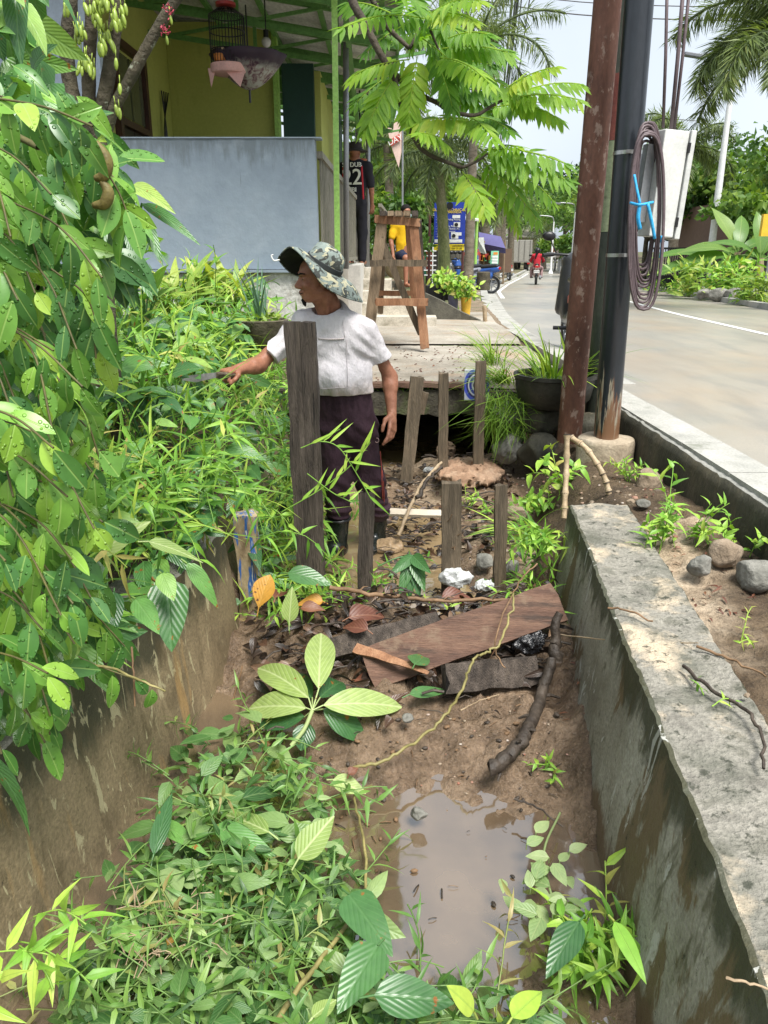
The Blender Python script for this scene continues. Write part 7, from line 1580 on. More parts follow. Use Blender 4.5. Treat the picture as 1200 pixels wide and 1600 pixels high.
# --- overhead wires
wm = MT['black']
def wire(pts, r, label):
    m = MB(); m.tube(spline(pts, 8), r, 5); tag(m.build('overhead_wire', wm), label, 'wire', 'overhead wires')
for k, (x0, x1, Y0) in enumerate(((806, 770, 17), (812, 772, 17.3), (816, 774, 17.6), (822, 777, 18), (836, 782, 18.5))):
    a = at(x0, -60, Y0); b = at(x1, 300, 85); wire([a, at(lerp(x0, x1, .25), 110 - 10, 26) if False else lerp(a, b, .3) - Vector((0, 0, .25)), lerp(a, b, .6) - Vector((0, 0, .25)), b], .030 if k < 3 else .016, 'overhead cable running down the road above the leaves')
wire([at(640, -12, 24), at(745, 0, 24), at(905, 23, 24), at(1124, 32, 24), at(1260, 30, 24)], .016, 'lower thin wire crossing the sky over the road')
wire([at(700, -30, 26), at(905, 3, 26), at(1200, 12, 26), at(1300, 10, 26)], .014, 'upper thin wire crossing the sky over the road')
wire([at(800, 150, 40), at(867, 166, 40), at(930, 175, 40), at(1100, 190, 40)], .016, 'short thin wire beside the rusty pole')
# ---------------------------------------------------------------- plants
def nrm(v): v = np.asarray(v, float); return v / (np.linalg.norm(v, axis=-1, keepdims=True) + 1e-9)
TOCAM = lambda p: nrm(np.array([0, 0, CZ]) - np.asarray(p))
# --- glossy shrub hanging over the left wall, close to the camera
fs = thing('ficus_shrub', 'glossy wet-leaved shrub hanging over the left drain wall in the foreground', 'shrub', (-1.45, 2.2, .45))
rr = np.random.default_rng(17); lb = LB(); tw_ = LB()
XM_Y = [60, 120, 200, 300, 400, 480, 560, 640, 720, 800, 880, 960, 1040, 1120]; XM = [60, 110, 185, 215, 205, 150, 140, 160, 170, 185, 190, 150, 130, 100]
def twig_leaves(P, n, Lm, wr_, rg, dn=.8, cls=(.1, .95)):
    Pn = np.array([np.array(q) for q in P]); L = len(Pn)
    tw_.stem(P, .0022, .5, 5)
    for k in range(n):
        t = (k + .6) / n * (L - 1); i = min(L - 2, int(t)); q = Pn[i] + (Pn[i + 1] - Pn[i]) * (t - i); tg = nrm(Pn[i + 1] - Pn[i]); sd = nrm(np.cross(tg, TOCAM(q))) * (1 if k % 2 else -1)
        d = nrm(tg * .3 + sd * rg.uniform(.25, .8) + np.array([rg.normal(0, .2), rg.normal(0, .2), -dn * rg.uniform(.7, 1.7)]))
        N = nrm(TOCAM(q) + np.array([0, 0, .45]) + .42 * rg.normal(size=3)); pet = q + d * .012
        c = np.clip(rg.beta(1.25, 1.75) * (cls[1] - cls[0]) + cls[0], 0, 1)
        lb.add([pet], [d], [N], Lm * rg.uniform(.6, 1.2), Lm * rg.uniform(.36, .50), 'ellip', 8, rg.uniform(.05, .45), rg.uniform(.1, .45), c, wave=.018, tip=.05, seed=int(rg.integers(1e6)))
for k in range(104):
    y0 = 110 + 920 * rr.random() ** .85; Y = 1.32 + (y0 < 600) * .15 + rr.random() ** 1.2 * .75; x0 = rr.uniform(-140, 30)
    dx = rr.uniform(60, 200); dy = rr.uniform(40, 210)
    x1, y1 = x0 + dx, y0 + dy; xm = np.interp(y1, XM_Y, XM) - 22; x1 = min(x1, xm); 
    P = spline([at(x0, y0, Y + .08), at((x0 + x1) / 2 + 8, y0 + dy * .35, Y), at(x1, y1, Y - .05)], 5)
    twig_leaves(P, int(rr.integers(6, 10)), rr.uniform(.068, .100) * (Y / 1.6) ** .4, .42, rr)
for (pts, Y) in (([(60, 200), (130, 225), (180, 290), (205, 350)], 1.75), ([(0, 150), (70, 175), (130, 225), (180, 280)], 1.8), ([(80, 420), (140, 470), (150, 560)], 1.6), ([(90, 560), (130, 640), (160, 730)], 1.65), ([(100, 900), (150, 960), (195, 1010)], 1.9), ([(60, 980), (130, 1030), (250, 1075)], 1.8)):
    twig_leaves(spline([at(*q, Y) for q in pts], 5), 8, .098, .42, rr)
for k in range(8):     # arms that carry the twigs
    y0 = 160 + k * 110; tw_.stem(spline([at(-260, y0 - 60, 2.1), at(-80, y0, 1.9), at(60, y0 + 70, 1.75)], 5), .007, .4, 6)
n = 620; py = 100 + 950 * rr.random(n); px = np.interp(py, XM_Y, XM) - 15 - 330 * rr.random(n) ** .9; Yd = rr.uniform(1.75, 2.6, n); B = np.array([at(a, b, c) for a, b, c in zip(px, py, Yd)])
D = rr.normal(size=(n, 3)) * np.array([.8, .5, .6]) + np.array([.2, -.3, -.55]); Ls = rr.uniform(.07, .14, n); lb.add(B, D, nrm(TOCAM(B) + np.array([0, 0, .6]) + .6 * rr.normal(size=(n, 3))), Ls, Ls * rr.uniform(.38, .52, n), 'ellip', 6, rr.uniform(.05, .5, n), rr.uniform(.1, .5, n), rr.beta(1.2, 2.2, n), wave=.02, tip=.05)
lb.build('foliage', MT['ficus'], fs); tw_.build('twigs', surf('ochre_twig', [(.06, .055, .02), (.13, .12, .035)], 12, .6, .3, 50, .004), fs)
# curled seed pods / dry curls hung in it
for k, (pts, lab) in enumerate(((((150, 222), (167, 250), (162, 274), (148, 279)), 'upper curled brown leaf stalk in the glossy shrub'), (((158, 282), (169, 300), (163, 318), (145, 321)), 'lower curled brown leaf stalk in the glossy shrub'))):
    c = spline([at(*q, 1.72) for q in pts], 6); m = MB(); m.tube(c, [.006 + .007 * math.sin(math.pi * i / (len(c) - 1)) for i in range(len(c))], 8); tag(m.build('curled_leaf', surf('olive_curl', [(.08, .06, .015), (.19, .16, .04)], 30, .6, .5, 90, .004), smooth=True), lab, 'dead leaf')
# --- large heart-leaved climber, upper left
cl = thing('climbing_plant', 'climber with large dark heart-shaped leaves at the upper left corner', 'climber', (-1.6, 3.0, .5)); lb = LB(); rr = np.random.default_rng(23)
n = 80; px = rr.uniform(-110, 72, n); py = rr.uniform(-40, 235, n); px += np.where(py > 110, 45, 0); Yd = rr.uniform(2.5, 3.2, n); B = np.array([at(a, b, c) for a, b, c in zip(px, py, Yd)])
D = nrm(np.stack([rr.normal(.25, .5, n), rr.normal(-.3, .3, n), rr.normal(-.75, .4, n)], 1)); lb.add(B, D, nrm(TOCAM(B) + np.array([0, 0, .5]) + .5 * rr.normal(size=(n, 3))), rr.uniform(.12, .20, n), rr.uniform(.07, .11, n), 'heart', 8, rr.uniform(.1, .4, n), .25, rr.beta(1.5, 2, n), wave=.012)
for k in range(16): q = B[k * 5]; lb.stem(spline([(-1.9 + .03 * k, 3.0, 1.0), tuple(q * .6 + np.array([-1.8, 3.0, 1.9]) * .4), tuple(q)], 5), .006, .3)
lb.build('foliage', MT['broad'], cl)
# --- broad grey-green leaves against the blue wall
bl_ = thing('broadleaf_plant', 'plant with a few large crinkled leaves standing against the blue-grey wall', 'plant', at(200, 480, 3.4)); lb = LB(); st_b = at(195, 420, 3.3)
for (bx, by, tx_, ty, w, rn, dr) in ((205, 290, 252, 300, 28, .98, .35), (222, 318, 294, 350, 22, .25, .3), (215, 325, 248, 388, 26, .22, .25), (200, 325, 205, 388, 30, .1, .2), (180, 345, 215, 410, 34, .15, .3), (165, 350, 150, 420, 36, .2, .3), (190, 380, 230, 440, 36, .2, .3), (175, 400, 195, 462, 38, .1, .3), (210, 330, 232, 352, 20, .6, .3), (150, 380, 130, 450, 36, .25, .3), (205, 300, 188, 345, 26, .55, .2), (160, 300, 120, 350, 30, .3, .2)):
    a, b = at(bx, by, 3.2), at(tx_, ty, 3.05); L = (b - a).length; lb.add([a], [b - a], [TOCAM(a) + np.array([0, 0, .5])], L * 1.05, ms(w, a), 'ovate', 9, dr, .2, rn, wave=.02, seed=bx); lb.stem(spline([st_b, lerp(st_b, a, .6), a], 4), .006, .3)
lb.build('foliage', MT['broad'], bl_)
# --- bilimbi tree: speckled trunks, fruit, and the bough of feathery leaves in the middle
bt = thing('bilimbi_tree', 'bilimbi tree with speckled trunks, clustered green fruit and feathery leaves', 'tree', (-1.35, 3.75, .55)); Yt = 3.75
def trunk(pts, r0, r1, Y=Yt):
    c = spline([at(*q, Y) if len(q) == 2 else q for q in pts], 8); m = MB(); L = len(c); m.tube(c, [lerp(r0, r1, i / (L - 1)) * R.uniform(.93, 1.08) for i in range(L)], 12); m.build('trunk', MT['bark'], bt, smooth=True)
root_ = at(165, 520, Yt); root_.z = .45
trunk([root_, (140, 300), (106, 105), (111, 0), (116, -120)], .034, .025); trunk([root_, (150, 300), (139, 147), (143, 20), (146, -120)], .034, .023)
trunk([root_, (150, 260), (158, 184), (172, 100), (184, 0), (195, -140)], .036, .026); trunk([(150, 300), (171, 189), (205, 120), (240, 55), (274, 0), (330, -90)], .026, .021)
hi = at(330, -90, 3.7)
def bough(pts, r0, r1, Ys, par=None):
    c = spline([q if isinstance(q, Vector) else at(q[0], q[1], Ys if len(q) == 2 else q[2]) for q in pts], 8); m = MB(); L = len(c); m.tube(c, [lerp(r0, r1, i / (L - 1)) * R.uniform(.93, 1.08) for i in range(L)], 10); return m.build('bough', surf('bough_bark%d' % len(bpy.data.materials), [(.04, .032, .024), (.085, .068, .05)], 9, .85, .9, 45, .01, layers=[dict(col=(.36, .36, .30), scale=14, lo=.58, hi=.68, z=(.2, .9), a=.8)]), bt, smooth=True)
bough([hi, at(430, -160, 3.5), at(520, -90, 3.35), (550, 0), (571, 38), (592, 80), (613, 112), (648, 143), (684, 161)], .020, .0085, 3.3)
bough([(613, 112), (626, 160), (645, 212), (668, 240), (722, 262)], .012, .007, 3.28)
bough([at(500, -120, 3.5), (560, -40), (582, 0), (604, 40), (640, 76)], .014, .008, 3.4)
bough([(684, 161), (705, 174), (742, 180), (768, 166), (790, 154)], .0085, .005, 3.25)
bough([(722, 262), (745, 252), (762, 240)], .006, .004, 3.22)
bough([(640, 76), (665, 40), (690, 88)], .007, .004, 3.35)
FR = [(668, 24, 752, 14), (672, 28, 742, 46), (690, 76, 792, 90), (668, 30, 536, 58), (640, 93, 556, 124), (617, 117, 577, 202), (652, 88, 640, 184), (687, 90, 765, 143), (692, 95, 804, 157), (786, 142, 868, 112), (792, 150, 903, 141), (792, 158, 872, 193), (792, 154, 902, 164), (733, 187, 655, 196), (757, 233, 880, 264), (762, 240, 880, 289), (762, 245, 856, 318), (751, 250, 833, 348), (748, 257, 803, 357), (722, 268, 757, 330), (700, 228, 655, 214), (660, 22, 600, -6), (655, 30, 575, 88), (660, 60, 720, 130), (676, 80, 705, 170), (720, 180, 770, 226), (735, 184, 795, 212), (700, 60, 762, 60), (690, 20, 720, -25), (610, 20, 545, 10), (680, 165, 742, 112), (775, 165, 820, 130), (745, 245, 812, 240), (640, 80, 690, 20), (625, 30, 660, -20), (768, 168, 840, 176)]
rr = np.random.default_rng(31); lb = LB()
def pinnate(base, tip, npair, ll, lw, rnd, seed, droop=.18):
    g_ = np.random.default_rng(seed); base, tip = np.array(base), np.array(tip); ax_ = tip - base; L = np.linalg.norm(ax_); ax_ = ax_ / L; c = []
    side = nrm(np.cross(ax_, nrm(TOCAM(base) * .6 + np.array([0, 0, .8])))); up = np.cross(side, ax_)
    for i in range(9):
        t = i / 8; c.append(base + ax_ * L * t + up * (droop * L * math.sin(math.pi * t * .75) ) * .6)
    lb.stem([Vector(q) for q in c], .0022, .9, 4); c = np.array(c); B = []; D = []; N = []; Ls = []
    for i in range(npair):
        t = .10 + .90 * i / (npair - 1); x = t * 8; k = min(7, int(x)); q = c[k] + (c[k + 1] - c[k]) * (x - k); tg = nrm(c[k + 1] - c[k])
        for s in (1, -1):
            d = side * s * .85 + tg * (.38 + .7 * t ** 3) + np.array([0, 0, -.42]) + .10 * g_.normal(size=3)
            B.append(q); D.append(d); N.append(up + .15 * g_.normal(size=3) + side * s * .25); Ls.append(ll * (.55 + .55 * math.sin(math.pi * (.15 + .7 * t))) * g_.uniform(.9, 1.1))
    B.append(c[-1]); D.append(ax_ + np.array([0, 0, -.3])); N.append(up); Ls.append(ll * .8)
    n_ = len(B); lb.add(np.array(B), np.array(D), np.array(N), np.array(Ls), np.array(Ls) * lw, 'ovate', 4, .12, .15, np.clip(rnd + .10 * g_.normal(size=n_), 0, 1), seed=seed)
for k, (bx, by, tx_, ty) in enumerate(FR):
    Y0 = 3.28 + (.25 if k >= 22 else 0) * rr.random(); Y1 = Y0 + rr.uniform(-.30, .12)
    pinnate(at(bx, by, Y0), at(tx_, ty, Y1), int(rr.integers(12, 15)), rr.uniform(.066, .088), .34, rr.uniform(.30, .85) if k < 22 else rr.uniform(.05, .6), 700 + k)
for k in range(10):
    bx, by = rr.uniform(610, 730), rr.uniform(-20, 150); a = rr.uniform(0, 6.28); Lp = rr.uniform(70, 110); pinnate(at(bx, by, 3.7), at(bx + Lp * math.cos(a), by + abs(Lp * math.sin(a)) * .9, 3.6), 11, .085, .36, rr.uniform(.0, .45), 900 + k)
lb.build('leaves', MT['bilimbi'], bt)
fruit_m = surf('bilimbi_fruit', [(.17, .27, .035), (.27, .37, .05), (.38, .45, .08)], 12, .4, .15, 40, .004, spec=.5)
rr_ = random.Random(5)
def fruit(px, py, Lpx, tilt):
    p = at(px, py, 3.66 + rr_.uniform(-.05, .05)); L = ms(Lpx, p); d = Vector((math.sin(tilt), rr_.uniform(-.3, .1), -math.cos(tilt))).normalized(); x, y, z = frame(d); M = Matrix([list(x), list(y), list(z)]).transposed(); m = MB(); m.lathe([(.001, 0), (L * .10, L * .06), (L * .17, L * .3), (L * .185, L * .6), (L * .12, L * .88), (.002, L)], p, 10, M)
    m.tube([p - d * .02 + Vector((0, 0, .012)), p + d * .004], .0022, 4); m.build('fruit', fruit_m, bt, smooth=True)
for (cx_, cy, n, sx, sy) in ((168, 10, 22, 22, 22), (163, 55, 10, 12, 14), (135, 92, 13, 13, 14), (125, 45, 7, 8, 18), (148, 0, 8, 18, 8), (104, 2, 4, 6, 5), (185, 22, 6, 8, 14)):
    for k in range(n): fruit(cx_ + rr_.uniform(-sx, sx), cy + rr_.uniform(-sy, sy), rr_.uniform(15, 23), rr_.uniform(-.35, .35))
for (px, py) in ((181, 90), (187, 130), (180, 163), (186, 168), (195, 5)): fruit(px, py, 18, rr_.uniform(-.1, .2))
fl_m = flat('magenta_flower', (.36, .04, .07), .6)
for (px, py) in ((264, 16), (258, 48)):
    m = MB(); p = at(px, py, 3.66)
    for k in range(22): q = p + Vector((rr_.gauss(0, .012), rr_.gauss(0, .01), rr_.gauss(0, .012))); m.tube([q, q + Vector((rr_.gauss(0, .006), rr_.gauss(0, .006), rr_.gauss(0, .008)))], .0026, 4)
    m.build('flower', fl_m, bt); fruit(px + 2, py + 8, 13, .1)
# --- bank: layers of weeds, one mass nobody could count
rr = np.random.default_rng(41)
def bank_x(y): return np.where(y < 3.5, wl(y) - .08, -.60 - .02 * (y - 3.5))
def gl(x, y): return np.where(np.asarray(y) < 3.45, np.maximum(gz(x, y), WLZ), gz(x, y))
def canopy(x, y):       # height of the weed surface over the bank
    h = .30 + .14 * vnoise(np.stack([x, y, 0 * x], -1), 2.2, 5) + .34 * sstep(2.6, 3.9, y) - .16 * sstep(4.6, 6.0, y)
    return gl(x, y) + h * sstep(-.02, .35, bank_x(y) - x + .12) + .05
def weed_stem(lb, base, d, L, nl, ll, lw, droop, rnd, seed, shape='lance', stemr=.0022):
    g_ = np.random.default_rng(seed); base = np.array(base, float); d = nrm(d); hz = np.array([d[0], d[1], 0]); P_ = [base]; dd = d.copy()
    for i in range(8):
        P_.append(P_[-1] + dd * L / 8); dd = nrm(dd + np.array([0, 0, -droop / 8 * (1 + i * .3)]) + .07 * g_.normal(size=3))
    P_ = np.array(P_); lb.stem([Vector(q) for q in P_], stemr, rnd * .7 + .2, 4)
    B = []; D = []; N = []; 
    for i in range(nl):
        t = .2 + .8 * (i + g_.random() * .5) / nl; x = min(t, .999) * 8; k = int(x); q = P_[k] + (P_[k + 1] - P_[k]) * (x - k); tg = nrm(P_[k + 1] - P_[k]); a = i * 2.4 + g_.uniform(-.5, .5)
        s1 = nrm(np.cross(tg, [.1, .2, 1])); s2 = np.cross(s1, tg); o = s1 * math.cos(a) + s2 * math.sin(a)
        B.append(q); D.append(o * .9 + tg * .6 + np.array([0, 0, .1])); N.append(tg * .5 + np.array([0, -.35, .9]) + .3 * g_.normal(size=3))
    n_ = len(B); lb.add(np.array(B), np.array(D), np.array(N), ll * g_.uniform(.65, 1.2, n_), lw * g_.uniform(.8, 1.2, n_), shape, 4, g_.uniform(.15, .7, n_), .3, np.clip(rnd + .13 * g_.normal(size=n_), 0, 1), seed=seed)
lb = LB(); cnt = 0
while cnt < 560:
    y = rr.uniform(2.2, 6.3); x = float(bank_x(y)) + (.05 if y > 3.4 else 0) - rr.random() ** 1.25 * (1.5 if y < 4.5 else 1.3)
    cnt += 1; z = float(gl(x, y)); c = float(canopy(x, y)); edge = max(0, 1 - (float(bank_x(y)) - x) / .5)
    z0 = z + rr.random() * max(.02, (c - z - .15)); edge *= y > 3.3; d = np.array([rr.normal(.05 + .55 * edge, .34), rr.normal(-.30, .35), 1.0])
    weed_stem(lb, (x, y, z0), d, rr.uniform(.32, .62), int(rr.integers(8, 13)), rr.uniform(.085, .15), rr.uniform(.014, .022), rr.uniform(.5, 1.7) + edge * .6, np.clip(rr.normal(.42, .18), 0, 1) if rr.random() < .95 else .97, 2000 + cnt)
tag(lb.build('bank_weeds', MT['weed']), 'bright narrow-leaved weeds heaped over the left bank', 'weeds', kind='stuff')
lb = LB()
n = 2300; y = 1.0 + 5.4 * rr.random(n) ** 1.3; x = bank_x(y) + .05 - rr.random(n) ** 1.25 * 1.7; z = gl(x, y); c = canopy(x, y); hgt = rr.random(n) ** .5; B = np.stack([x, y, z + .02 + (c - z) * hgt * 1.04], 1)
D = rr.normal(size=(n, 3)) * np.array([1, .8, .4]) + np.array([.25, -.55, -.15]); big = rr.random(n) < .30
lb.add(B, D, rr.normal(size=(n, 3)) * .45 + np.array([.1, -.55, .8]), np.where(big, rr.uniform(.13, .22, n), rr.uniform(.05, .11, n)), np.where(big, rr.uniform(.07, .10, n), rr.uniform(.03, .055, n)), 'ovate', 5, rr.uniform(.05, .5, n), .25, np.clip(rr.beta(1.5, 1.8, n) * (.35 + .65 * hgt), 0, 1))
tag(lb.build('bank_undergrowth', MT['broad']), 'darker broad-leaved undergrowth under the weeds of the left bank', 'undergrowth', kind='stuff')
lb = LB(); n = 700; y = rr.uniform(2.0, 6.3, n); x = bank_x(y) + np.where(y > 3.4, .1, -.06) - rr.random(n) ** 1.4 * 1.2; z = gl(x, y); c = canopy(x, y); B = np.stack([x, y, z + (c - z) * (.4 + .6 * rr.random(n))], 1)
lb.add(B, rr.normal(size=(n, 3)) * .6 + np.array([.35, -.3, .75]), rr.normal(size=(n, 3)) * .5 + np.array([0, -.5, .6]), rr.uniform(.16, .38, n), rr.uniform(.010, .017, n), 'blade', 5, rr.uniform(.2, 1.0, n), .3, rr.random(n))
tag(lb.build('bank_grass', MT['grass']), 'long grass blades arching out of the weeds on the left bank', 'grass', kind='stuff')
# plants one can tell apart on the bank
def rosette(label, px, py, Y, n, L, wd, mat, shape, seed, elev=(.3, 1.3), h=0, nseg=7, droop=(.2, .7), name='plant', cat='plant', group=None, rn=(.3, .9), spread=.06, fold=.25):
    p = at(px, py, Y); p.z = max(float(gz(p.x, p.y)) + .02, p.z - .25); top = at(px, py, Y); g_ = np.random.default_rng(seed); t = thing(name, label, cat, p, group); lb = LB()
    for k in range(n):
        a = g_.uniform(0, 6.283); e = g_.uniform(*elev); d = np.array([math.cos(a) * math.cos(e), math.sin(a) * math.cos(e), math.sin(e)]); q = np.array(top) + np.array([g_.normal(0, spread), g_.normal(0, spread), g_.uniform(-h, h * .4)])
        lb.stem([p, lerp(p, Vector(q), .6), Vector(q)], .005, .3); Lk = L * g_.uniform(.7, 1.15)
        lb.add([q], [d], [nrm(np.array([-d[0] * d[2], -d[1] * d[2] - .35, 1 - d[2] * .6]))], Lk, Lk * wd * g_.uniform(.85, 1.15), shape, nseg, g_.uniform(*droop), fold, g_.uniform(*rn), seed=seed + k)
    lb.build('leaves', MT[mat], t); return t
GP = 'garden plants on the bank'
for k, (px, py, Y, n, lab) in enumerate(((306, 440, 5.9, 20, 'tall yellow-green plant with lance leaves below the left part of the wall'), (340, 452, 6.0, 20, 'upright yellow-tipped plant below the middle of the blue-grey wall'), (364, 446, 6.1, 15, 'small yellow-green plant next to the flaking foundation'), (285, 470, 5.6, 16, 'leafy plant between the weeds and the blue-grey wall'), (255, 455, 5.5, 14, 'green plant at the left foot of the blue-grey wall'))):
    rosette(lab, px, py, Y, n, .26, .25, 'croton', 'lance', 60 + k, (.4, 1.4), .12, group=GP, rn=(.25, 1))
for k, (px, py, Y, n, lab) in enumerate(((316, 530, 5.0, 15, 'broad variegated plant behind the machete blade'), (275, 500, 4.9, 12, 'crinkled pale-leaved plant left of the variegated plant'), (240, 520, 4.6, 12, 'broad green plant deep in the bank above the grass'), (350, 520, 5.3, 14, 'yellow-green bushy plant beside the stone bowl'), (220, 440, 4.6, 14, 'big-leaved plant under the crinkled leaves of the wall'))):
    rosette(lab, px, py, Y, n, .20, .46, 'croton' if k in (0, 3) else 'broad', 'ovate', 80 + k, (-.1, 1.1), .12, group=GP, rn=(.3, .95) if k in (0, 3) else (.2, .9))
def fern(label, px, py, Y, n, L, seed):
    p = at(px, py, Y); t = thing('fern', label, 'fern', p, 'ferns on the bank'); g_ = np.random.default_rng(seed); lb2 = LB()
    for k in range(n):
        a = g_.uniform(2.6, 6.8); e = g_.uniform(-.3, .7); d = np.array([math.cos(a) * math.cos(e), math.sin(a) * math.cos(e), math.sin(e)]); c = [np.array(p)]; dd = d
        for i in range(10): c.append(c[-1] + dd * L / 10); dd = nrm(dd + np.array([0, 0, -.11]))
        c = np.array(c); lb2.stem([Vector(q) for q in c], .0025, .5); B = []; D = []; Ls = []; side = nrm(np.cross(d, [0, 0, 1]))
        for i in range(2, 30):
            x = i / 30 * 10; j = min(9, int(x)); q = c[j] + (c[j + 1] - c[j]) * (x - j); tg = nrm(c[j + 1] - c[j])
            for s in (1, -1): B.append(q); D.append(side * s + tg * .3); Ls.append(L * .17 * math.sin(math.pi * min(1, .15 + i / 34)) + .01)
        lb2.add(np.array(B), np.array(D), np.tile(np.cross(side, d), (len(B), 1)), np.array(Ls), np.array(Ls) * .28, 'lance', 3, .15, .1, g_.uniform(.3, .8))
    lb2.build('fronds', MT['weed'], t)
fern('fern arching out beside the machete blade', 270, 575, 4.3, 8, .36, 1); fern('fern low against the blue-grey wall', 228, 395, 4.9, 6, .34, 2); fern('fern under the variegated plant', 300, 490, 5.1, 7, .32, 3)
rosette('grey-green lobed plant in the middle of the bank', 215, 610, 3.5, 10, .17, .40, 'darkleaf', 'heart', 95, (-.2, .7), .05, group=GP, rn=(.4, 1))
# stone bowl with spring onions by the foundation
bw = thing('stone_bowl', 'mossy concrete bowl with spring onions by the flaking foundation', 'planter', at(408, 545, 5.5)); c0 = at(408, 546, 5.5); rb = ms(42, c0)
m = MB(); m.lathe([(rb * .45, 0), (rb * .8, .06), (rb * 1.0, .17), (rb * 1.05, .20), (rb * .96, .205), (rb * .88, .16), (.01, .16)], c0, 36); m.build('bowl', surf('mossy_bowl', [(.05, .042, .028), (.10, .085, .055), (.16, .14, .10)], 5, .9, .7, 40, .012), bw, smooth=True, auto=40)
lb = LB()
for k in range(15):
    a = R.uniform(0, 6.28); e = R.uniform(1.05, 1.5); d = (math.cos(a) * math.cos(e), math.sin(a) * math.cos(e), math.sin(e)); lb.add([c0 + Vector((R.gauss(0, .02), R.gauss(0, .02), .17))], [d], [(-d[0], -d[1], .3)], R.uniform(.28, .48), .022, 'blade', 5, R.uniform(0, .25), .8, .4, seed=k)
lb.build('onion_leaves', leaf_mat('blue_green_onion', [(.08, .17, .11), (.15, .26, .17)], 0, .5, (.2, .3, .2), .2, .2), bw)
lb = LB(); n = 70; B = np.array(c0) + np.stack([NR.normal(0, rb * .5, n), NR.normal(0, rb * .5, n), .17 + .08 * NR.random(n)], 1); lb.add(B, rvec(n, -.2, 1), rvec(n, .3, 1), .06, .03, 'ovate', 3, .2, .2); lb.build('small_leaves', MT['croton'], bw)
# --- big single leaves told apart: base, tip (pixels), width, depth
def bigleaf(name, label, a, b, wpx, mat, shape='ovate', droop=.15, fold=.15, rnd=.6, cat='leaf', seed=1, N=None, nseg=11, wave=.02, group=None):
    a, b = Vector(a), Vector(b); L = (b - a).length; lb = LB(); n_ = TOCAM(a) * .7 + np.array([0, 0, .7]) if N is None else np.array(N)
    lb.add([a], [b - a], [n_], L, ms(wpx, lerp(a, b, .5)), shape, nseg, droop, fold, rnd, wave=wave, seed=seed)
    st0 = a - (b - a).normalized() * L * .18; lb.stem([st0 - Vector((0, 0, .01)), a], .003, .9, 5)
    return tag(lb.build(name, MT[mat]), label, cat, group)
bigleaf('fallen_leaf', 'large pale yellow-green leaf lying on the weeds of the left bank', at(150, 868, 2.25), at(228, 808, 2.3), 44, 'pale', rnd=.95)
bigleaf('hanging_leaf', 'large dark spotted leaf hanging over the wall top', at(262, 908, 2.15), at(268, 1015, 2.02), 62, 'darkleaf', 'heart', .1, .2, .7)
bigleaf('hanging_leaf', 'greyish leaf hanging left of the large dark spotted leaf', at(212, 936, 2.1), at(248, 985, 2.0), 40, 'broad', 'ovate', .1, .2, .5)
bigleaf('hanging_leaf', 'rust-spotted green leaf above the large dark hanging leaf', at(252, 896, 2.08), at(272, 936, 2.02), 34, 'broad', 'ovate', .1, .2, .75)
bigleaf('hanging_leaf', 'dark narrow leaf hanging near the wall at the left', at(178, 925, 2.1), at(178, 985, 2.0), 34, 'darkleaf', 'ovate', .15, .2, .4)
bigleaf('fallen_leaf', 'long pale leaf lying across the weeds over the wall edge', at(232, 846, 2.4), at(322, 868, 2.45), 26, 'pale', 'lance', .2, .2, .3)
bigleaf('fallen_leaf', 'spotted leaf drooping off the weed heap by the wall', at(292, 880, 2.5), at(345, 940, 2.45), 30, 'broad', 'ovate', .3, .2, .55)
bigleaf('dead_leaf', 'curled orange leaf standing against the wall end post', at(404, 950, 3.15), at(418, 898, 3.18), 36, 'orange', 'obov', .25, .35, .7, 'dead leaf')
bigleaf('fallen_leaf', 'dark green leaf lying at the foot of the tall cracked plank', at(450, 895, 3.3), at(516, 905, 3.25), 38, 'darkleaf', 'ovate', .2, .2, .8)
bigleaf('fallen_leaf', 'small pale leaf with a dark nibble upright left of the dam', at(452, 972, 3.05), at(456, 917, 3.08), 30, 'pale', 'ovate', .1, .2, .5)
# cut branch of big pale leaves in the drain
br_ = thing('cut_branch', 'cut branch with big pale-veined leaves lying before the dam', 'branch', on(490, 1110, .1)); lbP = LB(); lbD = LB(); hub = on(488, 1110, .16)
for (bx, by, tx_, ty, w, zb_, zt_, rn, m_) in ((498, 1076, 502, 962, 48, .20, .34, .75, 'P'), (482, 1090, 392, 1016, 46, .19, .24, .5, 'P'), (478, 1106, 376, 1092, 46, .16, .14, .7, 'P'), (505, 1102, 634, 1088, 48, .17, .16, .85, 'P'), (476, 1120, 400, 1125, 36, .12, .10, .25, 'D'), (505, 1108, 575, 1150, 42, .14, .05, .5, 'D'), (480, 1130, 470, 1168, 36, .10, .05, .3, 'D'), (488, 1090, 438, 1040, 40, .14, .16, .2, 'D'), (500, 1090, 540, 1050, 40, .14, .15, .3, 'D')):
    a, b = on(bx, by, zb_), on(tx_, ty, zt_); L = (b - a).length; (lbP if m_ == 'P' else lbD).add([a], [b - a], [TOCAM(a) * .8 + np.array([0, 0, .5])], L, ms(w, lerp(a, b, .5)), 'ellip', 12, .25, .22, rn, wave=.04, seed=bx); lbP.stem(spline([hub, lerp(hub, a, .6), a], 4), .003, .5, 5)
lbP.stem(spline([on(455, 1165, .05), on(475, 1140, .1), hub], 5), .008, .8, 6)
lbP.build('pale_leaves', MT['pale'], br_); lbD.build('dark_leaves', MT['darkleaf'], br_)
